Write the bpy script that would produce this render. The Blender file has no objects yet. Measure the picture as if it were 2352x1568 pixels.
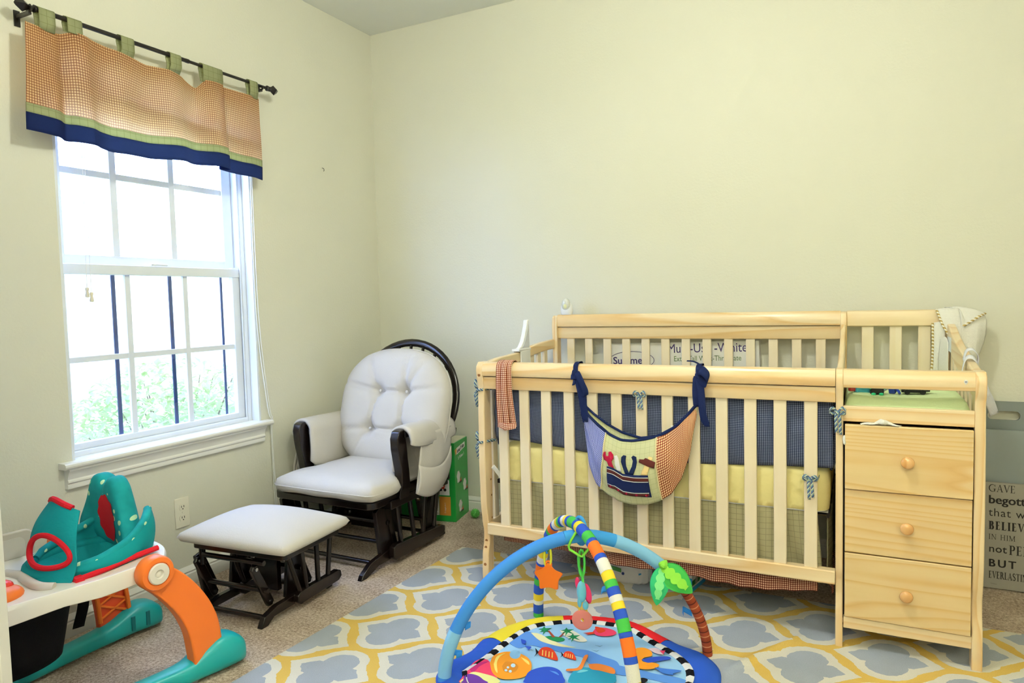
import bpy, bmesh, math, random
from math import sin, cos, pi, sqrt, atan2
from mathutils import Vector, Matrix
random.seed(11)
S = bpy.context.scene
COL = S.collection

# ---------------------------------------------------------------- camera, world, lights, exposure
S.view_settings.view_transform = 'Standard'
S.view_settings.look = 'None'
S.view_settings.gamma = 1.0
S.view_settings.use_curve_mapping = False
S.view_settings.exposure = 0.0

CAM_F, CAM_YAW, CAM_PITCH, CAM_ROLL = 1585.41, 0.4709, 0.0588, -0.0248
CAM_LOC = Vector((2.6845, -3.4695, 1.2301))
def camera():
    cy, sy, cp, sp = cos(CAM_YAW), sin(CAM_YAW), cos(CAM_PITCH), sin(CAM_PITCH)
    cr, sr = cos(CAM_ROLL), sin(CAM_ROLL)
    fwd = Vector((-sy*cp, cy*cp, -sp)); right = Vector((cy, sy, 0)); up = right.cross(fwd)
    r2 = right*cr + up*sr; u2 = -right*sr + up*cr
    cam = bpy.data.cameras.new('camera'); cam.sensor_width = 36.0
    cam.lens = CAM_F/2352.0*36.0; cam.clip_start = 0.05; cam.clip_end = 200
    o = bpy.data.objects.new('camera', cam); COL.objects.link(o)
    M = Matrix((r2, u2, -fwd)).transposed().to_4x4(); M.translation = CAM_LOC
    o.matrix_world = M
    S.camera = o
camera()

world = bpy.data.worlds.new('sky'); S.world = world; world.use_nodes = True
_bg = world.node_tree.nodes['Background']
_bg.inputs[0].default_value = (0.37, 0.52, 1.0, 1); _bg.inputs[1].default_value = 22.5

def light(name, kind, loc, energy, color, size=0.2, rot=None, size_y=None, portal=False):
    l = bpy.data.lights.new(name, kind); l.color = color; l.energy = energy
    if kind == 'AREA':
        l.size = size
        if size_y: l.shape = 'RECTANGLE'; l.size_y = size_y
        if portal: l.cycles.is_portal = True
    elif kind == 'POINT': l.shadow_soft_size = size
    o = bpy.data.objects.new(name, l); COL.objects.link(o); o.location = loc
    if rot: o.rotation_euler = rot
    return o
# the opening of the window, for sampling the sky
light('window_portal', 'AREA', (-0.20, -1.45, 1.42), 1, (1, 1, 1), 0.95, (0, -pi/2, 0), 1.6, portal=True)
LAMP = Vector((2.08, -1.95, 2.70))
light('ceiling_bulb', 'POINT', LAMP, 60, (0.97, 0.985, 0.86), 0.08)
# room fill: an assumed, unseen flash bounced off wall and ceiling behind the camera
flash = light('assumed_flash', 'SPOT', (2.70, -3.52, 1.36), 1130, (1.0, 0.985, 0.84), 0.03, (math.radians(148), 0, math.radians(-170)))
flash.data.spot_size = math.radians(82); flash.data.spot_blend = 0.5

# ---------------------------------------------------------------- helpers
def lin(h):
    if not isinstance(h, str): return tuple(h)
    h = h.lstrip('#'); r = []
    for i in (0, 2, 4):
        c = int(h[i:i+2], 16)/255
        r.append(c/12.92 if c <= 0.04045 else ((c+0.055)/1.055)**2.4)
    return tuple(r)
def c4(h): return lin(h) + (1,)

class NT:
    """small node-tree writer"""
    def __init__(s, name):
        s.m = bpy.data.materials.new(name); s.m.use_nodes = True
        s.t = s.m.node_tree; s.p = s.t.nodes['Principled BSDF']; s.out = s.t.nodes['Material Output']
    def n(s, typ, **kw):
        x = s.t.nodes.new(typ)
        for k, v in kw.items(): setattr(x, k, v)
        return x
    def link(s, a, b): s.t.links.new(a, b)
    def put(s, sock, v):
        if hasattr(v, 'is_linked') or isinstance(v, bpy.types.NodeSocket): s.t.links.new(v, sock)
        else: sock.default_value = v
    def math(s, op, a, b=0.0, c=0.0):
        x = s.n('ShaderNodeMath', operation=op)
        for i, v in enumerate((a, b, c)): s.put(x.inputs[i], v)
        return x.outputs[0]
    def coord(s, which='Object'): return s.n('ShaderNodeTexCoord').outputs[which]
    def mapping(s, v, scale=(1, 1, 1), loc=(0, 0, 0), rot=(0, 0, 0)):
        x = s.n('ShaderNodeMapping'); s.link(v, x.inputs[0])
        x.inputs['Scale'].default_value = scale; x.inputs['Location'].default_value = loc; x.inputs['Rotation'].default_value = rot
        return x.outputs[0]
    def noise(s, v, scale, detail=3, rough=0.5, dist=0.0):
        x = s.n('ShaderNodeTexNoise'); s.link(v, x.inputs['Vector'])
        x.inputs['Scale'].default_value = scale; x.inputs['Detail'].default_value = detail
        x.inputs['Roughness'].default_value = rough; x.inputs['Distortion'].default_value = dist
        return x.outputs[0]
    def ramp(s, f, stops, mode='LINEAR'):
        x = s.n('ShaderNodeValToRGB'); s.link(f, x.inputs[0]); cr = x.color_ramp; cr.interpolation = mode
        while len(cr.elements) < len(stops): cr.elements.new(0.5)
        for e, (p, col) in zip(cr.elements, stops): e.position = p; e.color = c4(col)
        return x.outputs[0]
    def mix(s, f, a, b):
        x = s.n('ShaderNodeMix', data_type='RGBA')
        s.put(x.inputs[0], f)
        for i, v in ((6, a), (7, b)):
            if isinstance(v, bpy.types.NodeSocket): s.link(v, x.inputs[i])
            else: x.inputs[i].default_value = c4(v)
        return x.outputs[2]
    def bump(s, h, strength=0.3, dist=0.01):
        x = s.n('ShaderNodeBump'); s.link(h, x.inputs['Height'])
        x.inputs['Strength'].default_value = strength; x.inputs['Distance'].default_value = dist
        s.link(x.outputs[0], s.p.inputs['Normal'])
    def base(s, v, rough=0.6, spec=0.4):
        s.put(s.p.inputs['Base Color'], v if isinstance(v, bpy.types.NodeSocket) else c4(v))
        s.p.inputs['Roughness'].default_value = rough
        s.p.inputs['Specular IOR Level'].default_value = spec
        return s
    def sep(s, v):
        x = s.n('ShaderNodeSeparateXYZ'); s.link(v, x.inputs[0]); return x.outputs
    def translucent(s, colour, f):
        t = s.n('ShaderNodeBsdfTranslucent'); mx = s.n('ShaderNodeMixShader')
        s.put(t.inputs[0], colour if isinstance(colour, bpy.types.NodeSocket) else c4(colour)); mx.inputs[0].default_value = f
        s.link(s.p.outputs[0], mx.inputs[1]); s.link(t.outputs[0], mx.inputs[2]); s.link(mx.outputs[0], s.out.inputs[0])

_MATS = {}
def plain(name, colour, rough=0.5, spec=0.4, vary=0.06, metal=0.0, scale=9, bump=0.0, bscale=120, trans=0.0, tcol=None):
    if name in _MATS: return _MATS[name]
    t = NT(name); v = t.coord()
    r, g, b = lin(colour)
    d = tuple(max(0, x*(1-vary)) for x in (r, g, b)); l = tuple(min(1, x*(1+vary)) for x in (r, g, b))
    x = t.n('ShaderNodeMix', data_type='RGBA'); t.link(t.noise(v, scale), x.inputs[0])
    x.inputs[6].default_value = d+(1,); x.inputs[7].default_value = l+(1,)
    t.base(x.outputs[2], rough, spec); t.p.inputs['Metallic'].default_value = metal
    if bump: t.bump(t.noise(v, bscale, 2), bump, 0.004)
    if trans: t.translucent(tcol or colour, trans)
    _MATS[name] = t.m
    return t.m

def cloth(name, colour, rough=0.9, bump=0.25, bscale=260, vary=0.05, trans=0.0, tcol=None):
    m = plain(name, colour, rough, 0.15, vary, bump=bump, bscale=bscale, trans=trans, tcol=tcol)
    return m

def gingham(name, light_c, dark_c, period=0.0075, trans=0.0, mid=None, tcol=None):
    t = NT(name); x, y, z = t.sep(t.coord('UV'))
    k = 1.0/period
    a = t.math('LESS_THAN', t.math('FRACT', t.math('MULTIPLY', x, k)), 0.5)
    b = t.math('LESS_THAN', t.math('FRACT', t.math('MULTIPLY', y, k)), 0.5)
    s = t.math('MULTIPLY', t.math('ADD', a, b), 0.5)
    if mid: col = t.ramp(s, [(0, light_c), (0.5, mid), (1, dark_c)])
    else: col = t.mix(s, light_c, dark_c)
    t.base(col, 0.9, 0.15)
    t.bump(t.noise(t.coord(), 200, 2), 0.2, 0.003)
    if trans: t.translucent(t.mix(0.6, col, tcol) if tcol else col, trans)
    return t.m

def windowpane(name, base_c, line_c, period=0.024, w=0.07, trans=0.0):
    t = NT(name); x, y, z = t.sep(t.coord('UV')); k = 1.0/period
    a = t.math('LESS_THAN', t.math('FRACT', t.math('MULTIPLY', x, k)), w)
    b = t.math('LESS_THAN', t.math('FRACT', t.math('MULTIPLY', y, k)), w)
    s = t.math('MULTIPLY', t.math('MAXIMUM', a, b), 0.65)
    n = t.noise(t.coord(), 14, 3)
    col = t.mix(s, base_c, line_c)
    t.base(col, 0.85, 0.2); t.bump(n, 0.35, 0.01)
    if trans: t.translucent(col, trans)
    return t.m

def pine(name, axis, light_c='#F2DFB8', dark_c='#E3C08A', figure=1.6, rough=0.32, freq=16, knot_c='#CC9A58', ringw=0.50, rpow=2.4):
    """varnished pine, grain along the given axis"""
    t = NT(name); v = t.coord()
    oi = t.n('ShaderNodeObjectInfo').outputs['Random']
    vm = t.n('ShaderNodeVectorMath', operation='ADD'); t.link(v, vm.inputs[0])
    cb = t.n('ShaderNodeCombineXYZ')
    for i in range(3): t.link(t.math('MULTIPLY', oi, 3.1+i*2.7), cb.inputs[i])
    t.link(cb.outputs[0], vm.inputs[1]); v = vm.outputs[0]
    sc = {'x': (0.55, 8, 8), 'y': (8, 0.55, 8), 'z': (8, 8, 0.55)}[axis]
    m = t.mapping(v, sc)
    warp = t.noise(m, 0.62, 2, 0.45)
    x, y, z = t.sep(v)
    across = {'x': (z, y), 'y': (z, x), 'z': (x, y)}[axis]
    f = t.math('ADD', t.math('MULTIPLY', across[0], freq), t.math('ADD', t.math('MULTIPLY', across[1], freq*0.35), t.math('MULTIPLY', warp, 7.0*figure)))
    ring = t.math('FRACT', f)
    ring = t.math('MULTIPLY', t.math('POWER', ring, rpow), t.math('MINIMUM', 1.0, t.math('MULTIPLY', t.math('SUBTRACT', 1.0, ring), 7.0)))
    fine = t.noise(t.mapping(v, tuple(s*7 for s in sc)), 1.2, 3, 0.6)
    big = t.noise(m, 0.35, 2)
    tone = t.math('ADD', t.math('MULTIPLY', ring, ringw), t.math('ADD', t.math('MULTIPLY', fine, 0.22), t.math('MULTIPLY', big, 0.30)))
    col = t.ramp(tone, [(0.15, light_c), (0.55, dark_c), (0.95, knot_c)])
    t.base(col, rough, 0.45)
    t.p.inputs['Coat Weight'].default_value = 0.25; t.p.inputs['Coat Roughness'].default_value = 0.2
    t.bump(fine, 0.06, 0.002)
    return t.m

# transforms kept by hand: every thing's own frame
FRAMES = {}
def TM(loc=(0, 0, 0), rz=0.0, ry=0.0, rx=0.0):
    return Matrix.Translation(Vector(loc)) @ Matrix.Rotation(rz, 4, 'Z') @ Matrix.Rotation(ry, 4, 'Y') @ Matrix.Rotation(rx, 4, 'X')
CRIB = TM((1.2015, -0.1027, 0), 0.0094)
WORLD = Matrix.Identity(4)

def tag(o, label=None, cat=None, group=None, kind=None):
    if label: o['label'] = label
    if cat: o['category'] = cat
    if group: o['group'] = group
    if kind: o['kind'] = kind
    return o
def thing(name, label, cat, loc=(0, 0, 0), rz=0.0, group=None, frame=None):
    o = bpy.data.objects.new(name, None); COL.objects.link(o); o.empty_display_size = 0.05
    M = (frame if frame else WORLD) @ TM(loc, rz)
    o.matrix_world = M; FRAMES[o] = M.copy()
    return tag(o, label, cat, group)

class MB:
    def __init__(s): s.v = []; s.f = []; s.mi = []; s.uv = {}; s.cur = 0
    def face(s, idx): s.f.append(tuple(idx)); s.mi.append(s.cur)
    def add(s, verts, faces, M=None):
        b = len(s.v)
        for q in verts:
            q = Vector(q); s.v.append(M @ q if M else q)
        for f in faces: s.face([b+i for i in f])
        return b
    def box(s, c, d, rz=0, ry=0, rx=0, taper=1.0):
        x, y, z = (q/2 for q in d)
        vs = [(-x, -y, -z), (x, -y, -z), (x, y, -z), (-x, y, -z), (-x*taper, -y*taper, z), (x*taper, -y*taper, z), (x*taper, y*taper, z), (-x*taper, y*taper, z)]
        s.add(vs, [(0, 3, 2, 1), (4, 5, 6, 7), (0, 1, 5, 4), (1, 2, 6, 5), (2, 3, 7, 6), (3, 0, 4, 7)], TM(c, rz, ry, rx)); return s
    def bb(s, x0, x1, y0, y1, z0, z1):
        return s.box(((x0+x1)/2, (y0+y1)/2, (z0+z1)/2), (abs(x1-x0), abs(y1-y0), abs(z1-z0)))
    def prism(s, poly, axis, a, b, M=None):
        """poly: 2D points; axis x:(y,z) y:(x,z) z:(x,y)"""
        def P(q, t): return {'x': (t, q[0], q[1]), 'y': (q[0], t, q[1]), 'z': (q[0], q[1], t)}[axis]
        n = len(poly); area = sum(poly[i][0]*poly[(i+1) % n][1]-poly[(i+1) % n][0]*poly[i][1] for i in range(n))
        if (area < 0) != (axis == 'y'): poly = poly[::-1]
        if a > b: a, b = b, a
        vs = [P(q, a) for q in poly]+[P(q, b) for q in poly]
        fs = [tuple(range(n))[::-1], tuple(range(n, 2*n))]+[(i, (i+1) % n, n+(i+1) % n, n+i) for i in range(n)]
        s.add(vs, fs, M); return s
    def tube(s, pts, r, n=12, closed=False, caps=True, squash=None, M=None):
        pts = [Vector(q) for q in pts]; N = len(pts)
        rr = list(r) if isinstance(r, (list, tuple)) else [r]*N
        T = []
        for i in range(N):
            if closed: d = pts[(i+1) % N]-pts[i-1]
            else: d = pts[min(i+1, N-1)]-pts[max(i-1, 0)]
            T.append(d.normalized())
        ref = Vector((0, 0, 1)) if abs(T[0].z) < 0.9 else Vector((1, 0, 0))
        nn = (ref-T[0]*ref.dot(T[0])).normalized(); vs = []
        for i in range(N):
            nn = (nn-T[i]*nn.dot(T[i])).normalized(); bb = T[i].cross(nn)
            for k in range(n):
                a = 2*pi*k/n; ca, sa = cos(a), sin(a)
                if squash: sa *= squash
                vs.append(pts[i]+(nn*ca+bb*sa)*rr[i])
        fs = []
        for i in range(N if closed else N-1):
            j = (i+1) % N
            for k in range(n): fs.append((i*n+k, i*n+(k+1) % n, j*n+(k+1) % n, j*n+k))
        if caps and not closed: fs += [tuple(range(n))[::-1], tuple(range((N-1)*n, N*n))]
        s.add(vs, fs, M); return s
    def lathe(s, prof, n=20, M=None):
        vs = []; fs = []; K = len(prof)
        for r, z in prof:
            for k in range(n): vs.append((r*cos(2*pi*k/n), r*sin(2*pi*k/n), z))
        for i in range(K-1):
            for k in range(n): fs.append((i*n+k, i*n+(k+1) % n, (i+1)*n+(k+1) % n, (i+1)*n+k))
        fs += [tuple(range(n))[::-1], tuple(range((K-1)*n, K*n))]
        s.add(vs, fs, M); return s
    def sheet(s, fn, nu, nv, M=None, su=0.0, sv=0.0):
        G = [[Vector(fn(i/nu, j/nv)) for i in range(nu+1)] for j in range(nv+1)]
        b = len(s.v); mj, mi_ = nv//2, nu//2
        U = [0.0]; V = [0.0]
        for i in range(nu): U.append(U[-1]+(G[mj][i+1]-G[mj][i]).length)
        for j in range(nv): V.append(V[-1]+(G[j+1][mi_]-G[j][mi_]).length)
        for j in range(nv+1):
            for i in range(nu+1):
                s.v.append(M @ G[j][i] if M else G[j][i]); s.uv[len(s.v)-1] = (U[i]+su, V[j]+sv)
        for j in range(nv):
            for i in range(nu):
                q = b+j*(nu+1)+i; s.face((q, q+1, q+nu+2, q+nu+1))
        return s
    def ell(s, c, d, n=20, m=12, e=1.0, M=None):
        """superellipsoid: e<1 is boxier"""
        vs = []; fs = []
        pw = lambda q: math.copysign(abs(q)**e, q)
        for j in range(m+1):
            ph = -pi/2+pi*j/m
            for i in range(n):
                th = 2*pi*i/n
                vs.append((c[0]+d[0]*pw(cos(ph))*pw(cos(th)), c[1]+d[1]*pw(cos(ph))*pw(sin(th)), c[2]+d[2]*pw(sin(ph))))
        for j in range(m):
            for i in range(n): fs.append((j*n+i, j*n+(i+1) % n, (j+1)*n+(i+1) % n, (j+1)*n+i))
        s.add(vs, fs, M); return s
    def text(s, body, size, M, depth=0.0004, bold=0.0, widen=1.0, shear=0.0, space=1.0):
        cu = bpy.data.curves.new('lettering', 'FONT'); cu.body = body; cu.size = size; cu.extrude = depth
        cu.offset = bold; cu.shear = shear; cu.space_character = space; cu.resolution_u = 3
        o = bpy.data.objects.new('lettering', cu)
        me = bpy.data.meshes.new_from_object(o)
        K = Matrix.Diagonal((widen, 1, 1, 1))
        s.add([K @ q.co for q in me.vertices], [tuple(f.vertices) for f in me.polygons], M)
        bpy.data.objects.remove(o); bpy.data.curves.remove(cu); bpy.data.meshes.remove(me)
        return s
    def build(s, name, mats, parent=None, space=None, smooth=40, bevel=0.0, seg=2, sub=0, solid=0.0, offset=0.0):
        """space: the frame the vertices were written in; None = the parent's own frame"""
        me = bpy.data.meshes.new(name)
        vs = s.v
        if space is not None and parent is not None:
            K = FRAMES[parent].inverted() @ space; vs = [K @ q for q in vs]
        elif space is not None: vs = [space @ q for q in vs]
        me.from_pydata([tuple(q) for q in vs], [], s.f)
        mats = mats if isinstance(mats, (list, tuple)) else [mats]
        for m in mats: me.materials.append(m)
        for p, i in zip(me.polygons, s.mi): p.material_index = i
        if s.uv:
            L = me.uv_layers.new(name='UVMap')
            for lp in me.loops: L.data[lp.index].uv = s.uv.get(lp.vertex_index, (0, 0))
        me.update(); me.validate()
        bm = bmesh.new(); bm.from_mesh(me)
        bmesh.ops.remove_doubles(bm, verts=bm.verts, dist=1e-6)
        if not s.uv: bmesh.ops.recalc_face_normals(bm, faces=bm.faces)
        bm.to_mesh(me); bm.free()
        if smooth:
            for p in me.polygons: p.use_smooth = True
            me.set_sharp_from_angle(angle=math.radians(smooth))
        o = bpy.data.objects.new(name, me); COL.objects.link(o)
        if parent is not None:
            o.parent = parent; FRAMES[o] = FRAMES[parent]
        else: FRAMES[o] = WORLD
        if solid:
            q = o.modifiers.new('thickness', 'SOLIDIFY'); q.thickness = solid; q.offset = offset
        if sub:
            q = o.modifiers.new('smooth', 'SUBSURF'); q.levels = sub; q.render_levels = sub
        if bevel:
            q = o.modifiers.new('edge', 'BEVEL'); q.width = bevel; q.segments = seg; q.limit_method = 'ANGLE'; q.angle_limit = math.radians(35)
            q.harden_normals = False
        return o
def struct(o): o['kind'] = 'structure'; return o

def lerp(a, b, t): return a+(b-a)*t
def curve1(pts, t):
    """piecewise smooth interpolation of (x, y) pairs at x = t"""
    if t <= pts[0][0]: return pts[0][1]
    for (x0, y0), (x1, y1) in zip(pts, pts[1:]):
        if t <= x1:
            k = (t-x0)/(x1-x0); k = k*k*(3-2*k); return y0+(y1-y0)*k
    return pts[-1][1]
def lin1(pts, t):
    if t <= pts[0][0]: return pts[0][1]
    for (x0, y0), (x1, y1) in zip(pts, pts[1:]):
        if t <= x1: return y0+(y1-y0)*(t-x0)/(x1-x0)
    return pts[-1][1]
def spline(pts, n):
    """Catmull-Rom through points, n samples per span"""
    P = [Vector(q) for q in pts]; P = [P[0]*2-P[1]]+P+[P[-1]*2-P[-2]]; out = []
    for i in range(1, len(P)-2):
        for k in range(n):
            t = k/n; a, b, c, d = P[i-1:i+3]
            out.append(0.5*((2*b)+(c-a)*t+(2*a-5*b+4*c-d)*t*t+(3*b-a-3*c+d)*t**3))
    out.append(P[-2]); return out
def rrect(x0, x1, y0, y1, r, n=5):
    o = []
    for cx, cy, a in ((x1-r, y1-r, 0), (x0+r, y1-r, pi/2), (x0+r, y0+r, pi), (x1-r, y0+r, 1.5*pi)):
        for k in range(n+1): o.append((cx+r*cos(a+pi/2*k/n), cy+r*sin(a+pi/2*k/n)))
    return o
def circ(cx, cy, rx, ry=None, n=20):
    ry = ry or rx
    return [(cx+rx*cos(2*pi*k/n), cy+ry*sin(2*pi*k/n)) for k in range(n)]
def ribbon(path, wdir, width, thick=0.0015, curl=0.0):
    """flat strip along a path; wdir is the direction of its width"""
    b = MB(); P = spline(path, 6) if len(path) > 2 else [Vector(q) for q in path]
    W = wdir if isinstance(wdir, list) else [wdir]*len(P)
    N = len(P)-1
    def fn(u, v):
        i = min(int(round(v*N)), N); w = Vector(W[min(i, len(W)-1)]).normalized()
        return P[i]+w*(u-0.5)*width
    b.sheet(fn, 3, N); return b
# ---------------------------------------------------------------- room materials
HC = 2.862
def wall_mat():
    t = NT('eggshell wall paint'); v = t.coord()
    col = t.mix(t.noise(v, 1.3, 2), '#DDDCCB', '#E2E1D1')
    t.base(col, 0.62, 0.3); t.bump(t.noise(v, 90, 3, 0.6), 0.16, 0.006); return t.m
def carpet_mat():
    t = NT('tan carpet'); v = t.coord()
    a = t.noise(v, 95, 4, 0.75); b = t.noise(v, 7, 3); c = t.noise(v, 330, 2, 0.7)
    f = t.math('ADD', t.math('MULTIPLY', a, 0.62), t.math('ADD', t.math('MULTIPLY', b, 0.2), t.math('MULTIPLY', c, 0.25)))
    t.base(t.ramp(f, [(0.40, '#8C7460'), (0.53, '#CFBAA5'), (0.64, '#F2E4D4')]), 0.95, 0.05)
    t.bump(a, 0.9, 0.012); return t.m
M_wall = wall_mat()
M_ceil = plain('matt ceiling paint', '#EDEFE9', 0.9, 0.1, 0.02, bump=0.15, bscale=70)
M_trim = plain('white gloss trim', '#EEEDE6', 0.3, 0.45, 0.015)
M_vinyl = plain('white vinyl', '#EAF0F6', 0.3, 0.45, 0.01)
M_carpet = carpet_mat()
M_black = plain('black iron', '#17120F', 0.35, 0.5, 0.15)

# window opening in the left wall
WY0, WY1, WZ0, WZ1 = -1.915, -0.985, 0.655, 2.20
b = MB(); b.bb(0, 4.4, -4.3, 0, -0.06, 0); struct(b.build('floor', M_carpet, smooth=0))
b = MB(); b.bb(-0.14, 4.5, -4.4, 0.12, HC, HC+0.08); struct(b.build('ceiling', M_ceil, smooth=0))
b = MB(); b.bb(-0.14, 4.5, 0, 0.12, -0.06, HC); struct(b.build('wall_back', M_wall, smooth=0))
b = MB(); b.bb(4.4, 4.5, -4.4, 0, -0.06, HC); struct(b.build('wall_right', M_wall, smooth=0))
b = MB(); b.bb(-0.14, 4.4, -4.4, -4.3, -0.06, HC); struct(b.build('wall_front', M_wall, smooth=0))
b = MB()
b.bb(-0.14, 0, -4.3, WY0, -0.06, HC); b.bb(-0.14, 0, WY1, 0, -0.06, HC)
b.bb(-0.14, 0, WY0, WY1, -0.06, WZ0); b.bb(-0.14, 0, WY0, WY1, WZ1, HC)
struct(b.build('wall_left', M_wall, smooth=0))
BBP = [(0, 0), (0.016, 0), (0.016, 0.052), (0.012, 0.057), (0.012, 0.061), (0.016, 0.064), (0.014, 0.069), (0.008, 0.076), (0.003, 0.084), (0, 0.084)]
b = MB(); b.prism(BBP, 'y', -2.9, -0.0, None); struct(b.build('baseboard_left', M_trim, smooth=30))
b = MB(); b.prism([(-x, z) for x, z in BBP], 'x', 0.0, 4.4); struct(b.build('baseboard_back', M_trim, smooth=30))

# ---------------------------------------------------------------- window
win = thing('window_1', None, None, (-0.09, -1.45, WZ0)); win['kind'] = 'structure'
def wbox(name, boxes, mat=M_vinyl, bevel=0.003, parent=win):
    b = MB()
    for i, q in enumerate(boxes):
        e = 0.0004*i; b.bb(q[0]+e, q[1]-e, q[2]+e, q[3]-e, q[4]+e, q[5]-e)
    return b.build(name, mat, parent, WORLD, smooth=0, bevel=bevel)
wbox('jamb', [(-0.14, -0.001, WY1-0.012, WY1, WZ0, WZ1), (-0.14, -0.001, WY0, WY0+0.012, WZ0, WZ1), (-0.14, -0.001, WY0, WY1, WZ1-0.012, WZ1)], bevel=0.001)
wbox('window_frame', [(-0.135, -0.05, -1.020, -0.997, 0.66, WZ1-0.012), (-0.135, -0.05, -1.903, -1.880, 0.66, WZ1-0.012), (-0.135, -0.05, -1.88, -1.02, 0.655, 0.685), (-0.135, -0.05, -1.88, -1.02, WZ1-0.05, WZ1-0.012), (-0.06, -0.05, -1.030, -1.020, 0.66, 2.15)])
up = wbox('upper_sash', [(-0.125, -0.100, -1.075, -1.022, 1.42, 2.15), (-0.125, -0.100, -1.878, -1.835, 1.42, 2.15), (-0.125, -0.100, -1.878, -1.022, 1.415, 1.458), (-0.125, -0.100, -1.878, -1.022, 2.105, 2.15)])
wbox('muntin', [(-0.119, -0.106, -1.634, -1.604, 1.455, 2.11), (-0.119, -0.106, -1.360, -1.330, 1.455, 2.11), (-0.1185, -0.1065, -1.84, -1.07, 1.774, 1.802)], parent=win, bevel=0.002)
lo = wbox('lower_sash', [(-0.095, -0.068, -1.063, -1.022, 0.685, 1.425), (-0.095, -0.068, -1.878, -1.860, 0.685, 1.425), (-0.095, -0.068, -1.878, -1.022, 0.683, 0.712), (-0.095, -0.062, -1.878, -1.022, 1.376, 1.420)])
wbox('muntin', [(-0.088, -0.076, -1.613, -1.588, 0.71, 1.38), (-0.088, -0.076, -1.335, -1.310, 0.71, 1.38), (-0.0875, -0.0765, -1.865, -1.06, 1.027, 1.052)], parent=win, bevel=0.002)
t = NT('window glass')
gl = t.n('ShaderNodeBsdfGlossy'); tr = t.n('ShaderNodeBsdfTransparent'); mx = t.n('ShaderNodeMixShader')
gl.inputs['Roughness'].default_value = 0.02; mx.inputs[0].default_value = 0.05
t.link(tr.outputs[0], mx.inputs[1]); t.link(gl.outputs[0], mx.inputs[2]); t.link(mx.outputs[0], t.out.inputs[0]); M_glass = t.m
for nm, q in (('glass_pane', (-0.1145, -0.1125, -1.84, -1.07, 1.45, 2.11)), ('glass_pane', (-0.083, -0.081, -1.865, -1.06, 0.70, 1.38))):
    wbox(nm, [q], M_glass, 0)
t = NT('insect mesh')
df = t.n('ShaderNodeBsdfDiffuse'); df.inputs[0].default_value = c4('#8E8E80'); tr = t.n('ShaderNodeBsdfTransparent'); mx = t.n('ShaderNodeMixShader'); mx.inputs[0].default_value = 0.36
t.link(tr.outputs[0], mx.inputs[1]); t.link(df.outputs[0], mx.inputs[2]); t.link(mx.outputs[0], t.out.inputs[0]); M_mesh = t.m
sc = wbox('insect_screen', [(-0.1315, -0.1305, -1.88, -1.02, 0.66, 1.43)], M_mesh, 0)
M_navybar = plain('dark navy bar', '#2A3A5C', 0.5)
wbox('dark_bar', [(-0.130, -0.124, -1.640, -1.624, 0.67, 1.42)], M_navybar, 0, sc)  # thin dark navy strips behind the lower sash, next to its muntins
wbox('dark_bar', [(-0.130, -0.124, -1.372, -1.356, 0.67, 1.42)], M_navybar, 0, sc)
wbox('dark_bar', [(-0.130, -0.124, -1.088, -1.078, 0.67, 1.42)], M_navybar, 0, sc)  # dark right edge of the screen frame
wbox('sash_lock', [(-0.066, -0.056, -1.50, -1.42, 1.420, 1.428)], M_vinyl, 0.002)
# stool and apron under the window
sill = thing('trim_1', None, None, (0, -1.457, 0.6)); sill['kind'] = 'structure'
b = MB(); b.bb(-0.052, 0.0, WY0+0.012, WY1-0.012, 0.648, 0.664)
prof = [(-0.0, 0.640), (0.040, 0.640), (0.047, 0.645), (0.049, 0.652), (0.047, 0.659), (0.040, 0.664), (-0.0, 0.664)]
b.prism(prof, 'y', -1.968, -0.948); b.build('stool', M_trim, sill, WORLD, smooth=30, bevel=0.001)
prof = [(0, 0.640), (0.036, 0.640), (0.036, 0.632), (0.030, 0.626), (0.024, 0.612), (0.020, 0.598), (0.024, 0.592), (0.024, 0.586), (0.018, 0.580), (0.020, 0.572), (0.018, 0.562), (0, 0.562)]
b = MB(); b.prism(prof, 'y', -1.948, -0.985); b.build('apron', M_trim, sill, WORLD, smooth=30)

# the white door edge at the far left
door = thing('door_1', None, None, (0.18, -2.975, 0)); door['kind'] = 'structure'
dang = atan2(0.365, 0.745)
D = TM((0.918, -2.612, 0), dang)
b = MB(); b.bb(-0.83, 0.0, -0.035, 0.0, 0.012, 2.03); b.build('door_slab', M_trim, door, D, smooth=0, bevel=0.003)
for zz in (1.30, 0.30):
    b = MB()
    for (x0, x1, z0, z1) in ((-0.72, -0.46, zz-0.12 if zz < 1 else zz-0.35, zz+0.42 if zz < 1 else zz+0.55), (-0.36, -0.10, zz-0.12 if zz < 1 else zz-0.35, zz+0.42 if zz < 1 else zz+0.55)):
        b.bb(x0, x1, -0.001, 0.006, z0, z1)
    b.build('door_panel', M_trim, door, D, smooth=0, bevel=0.005)
b = MB(); b.lathe([(0.0, 0), (0.026, 0), (0.026, 0.006), (0.011, 0.01), (0.011, 0.03), (0.026, 0.042), (0.028, 0.056), (0.018, 0.066), (0.0, 0.068)], 20, TM((-0.065, -0.036, 0.95), 0, 0, pi/2))
b.build('door_knob', plain('brushed nickel', '#B9B4A8', 0.3, 0.5, metal=1.0), door, D)
b = MB()
for z in (0.25, 1.0, 1.8): b.box((-0.832, 0.004, z), (0.012, 0.012, 0.09))
b.build('hinge', plain('brushed nickel', '#B9B4A8'), door, D, smooth=0)

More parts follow.
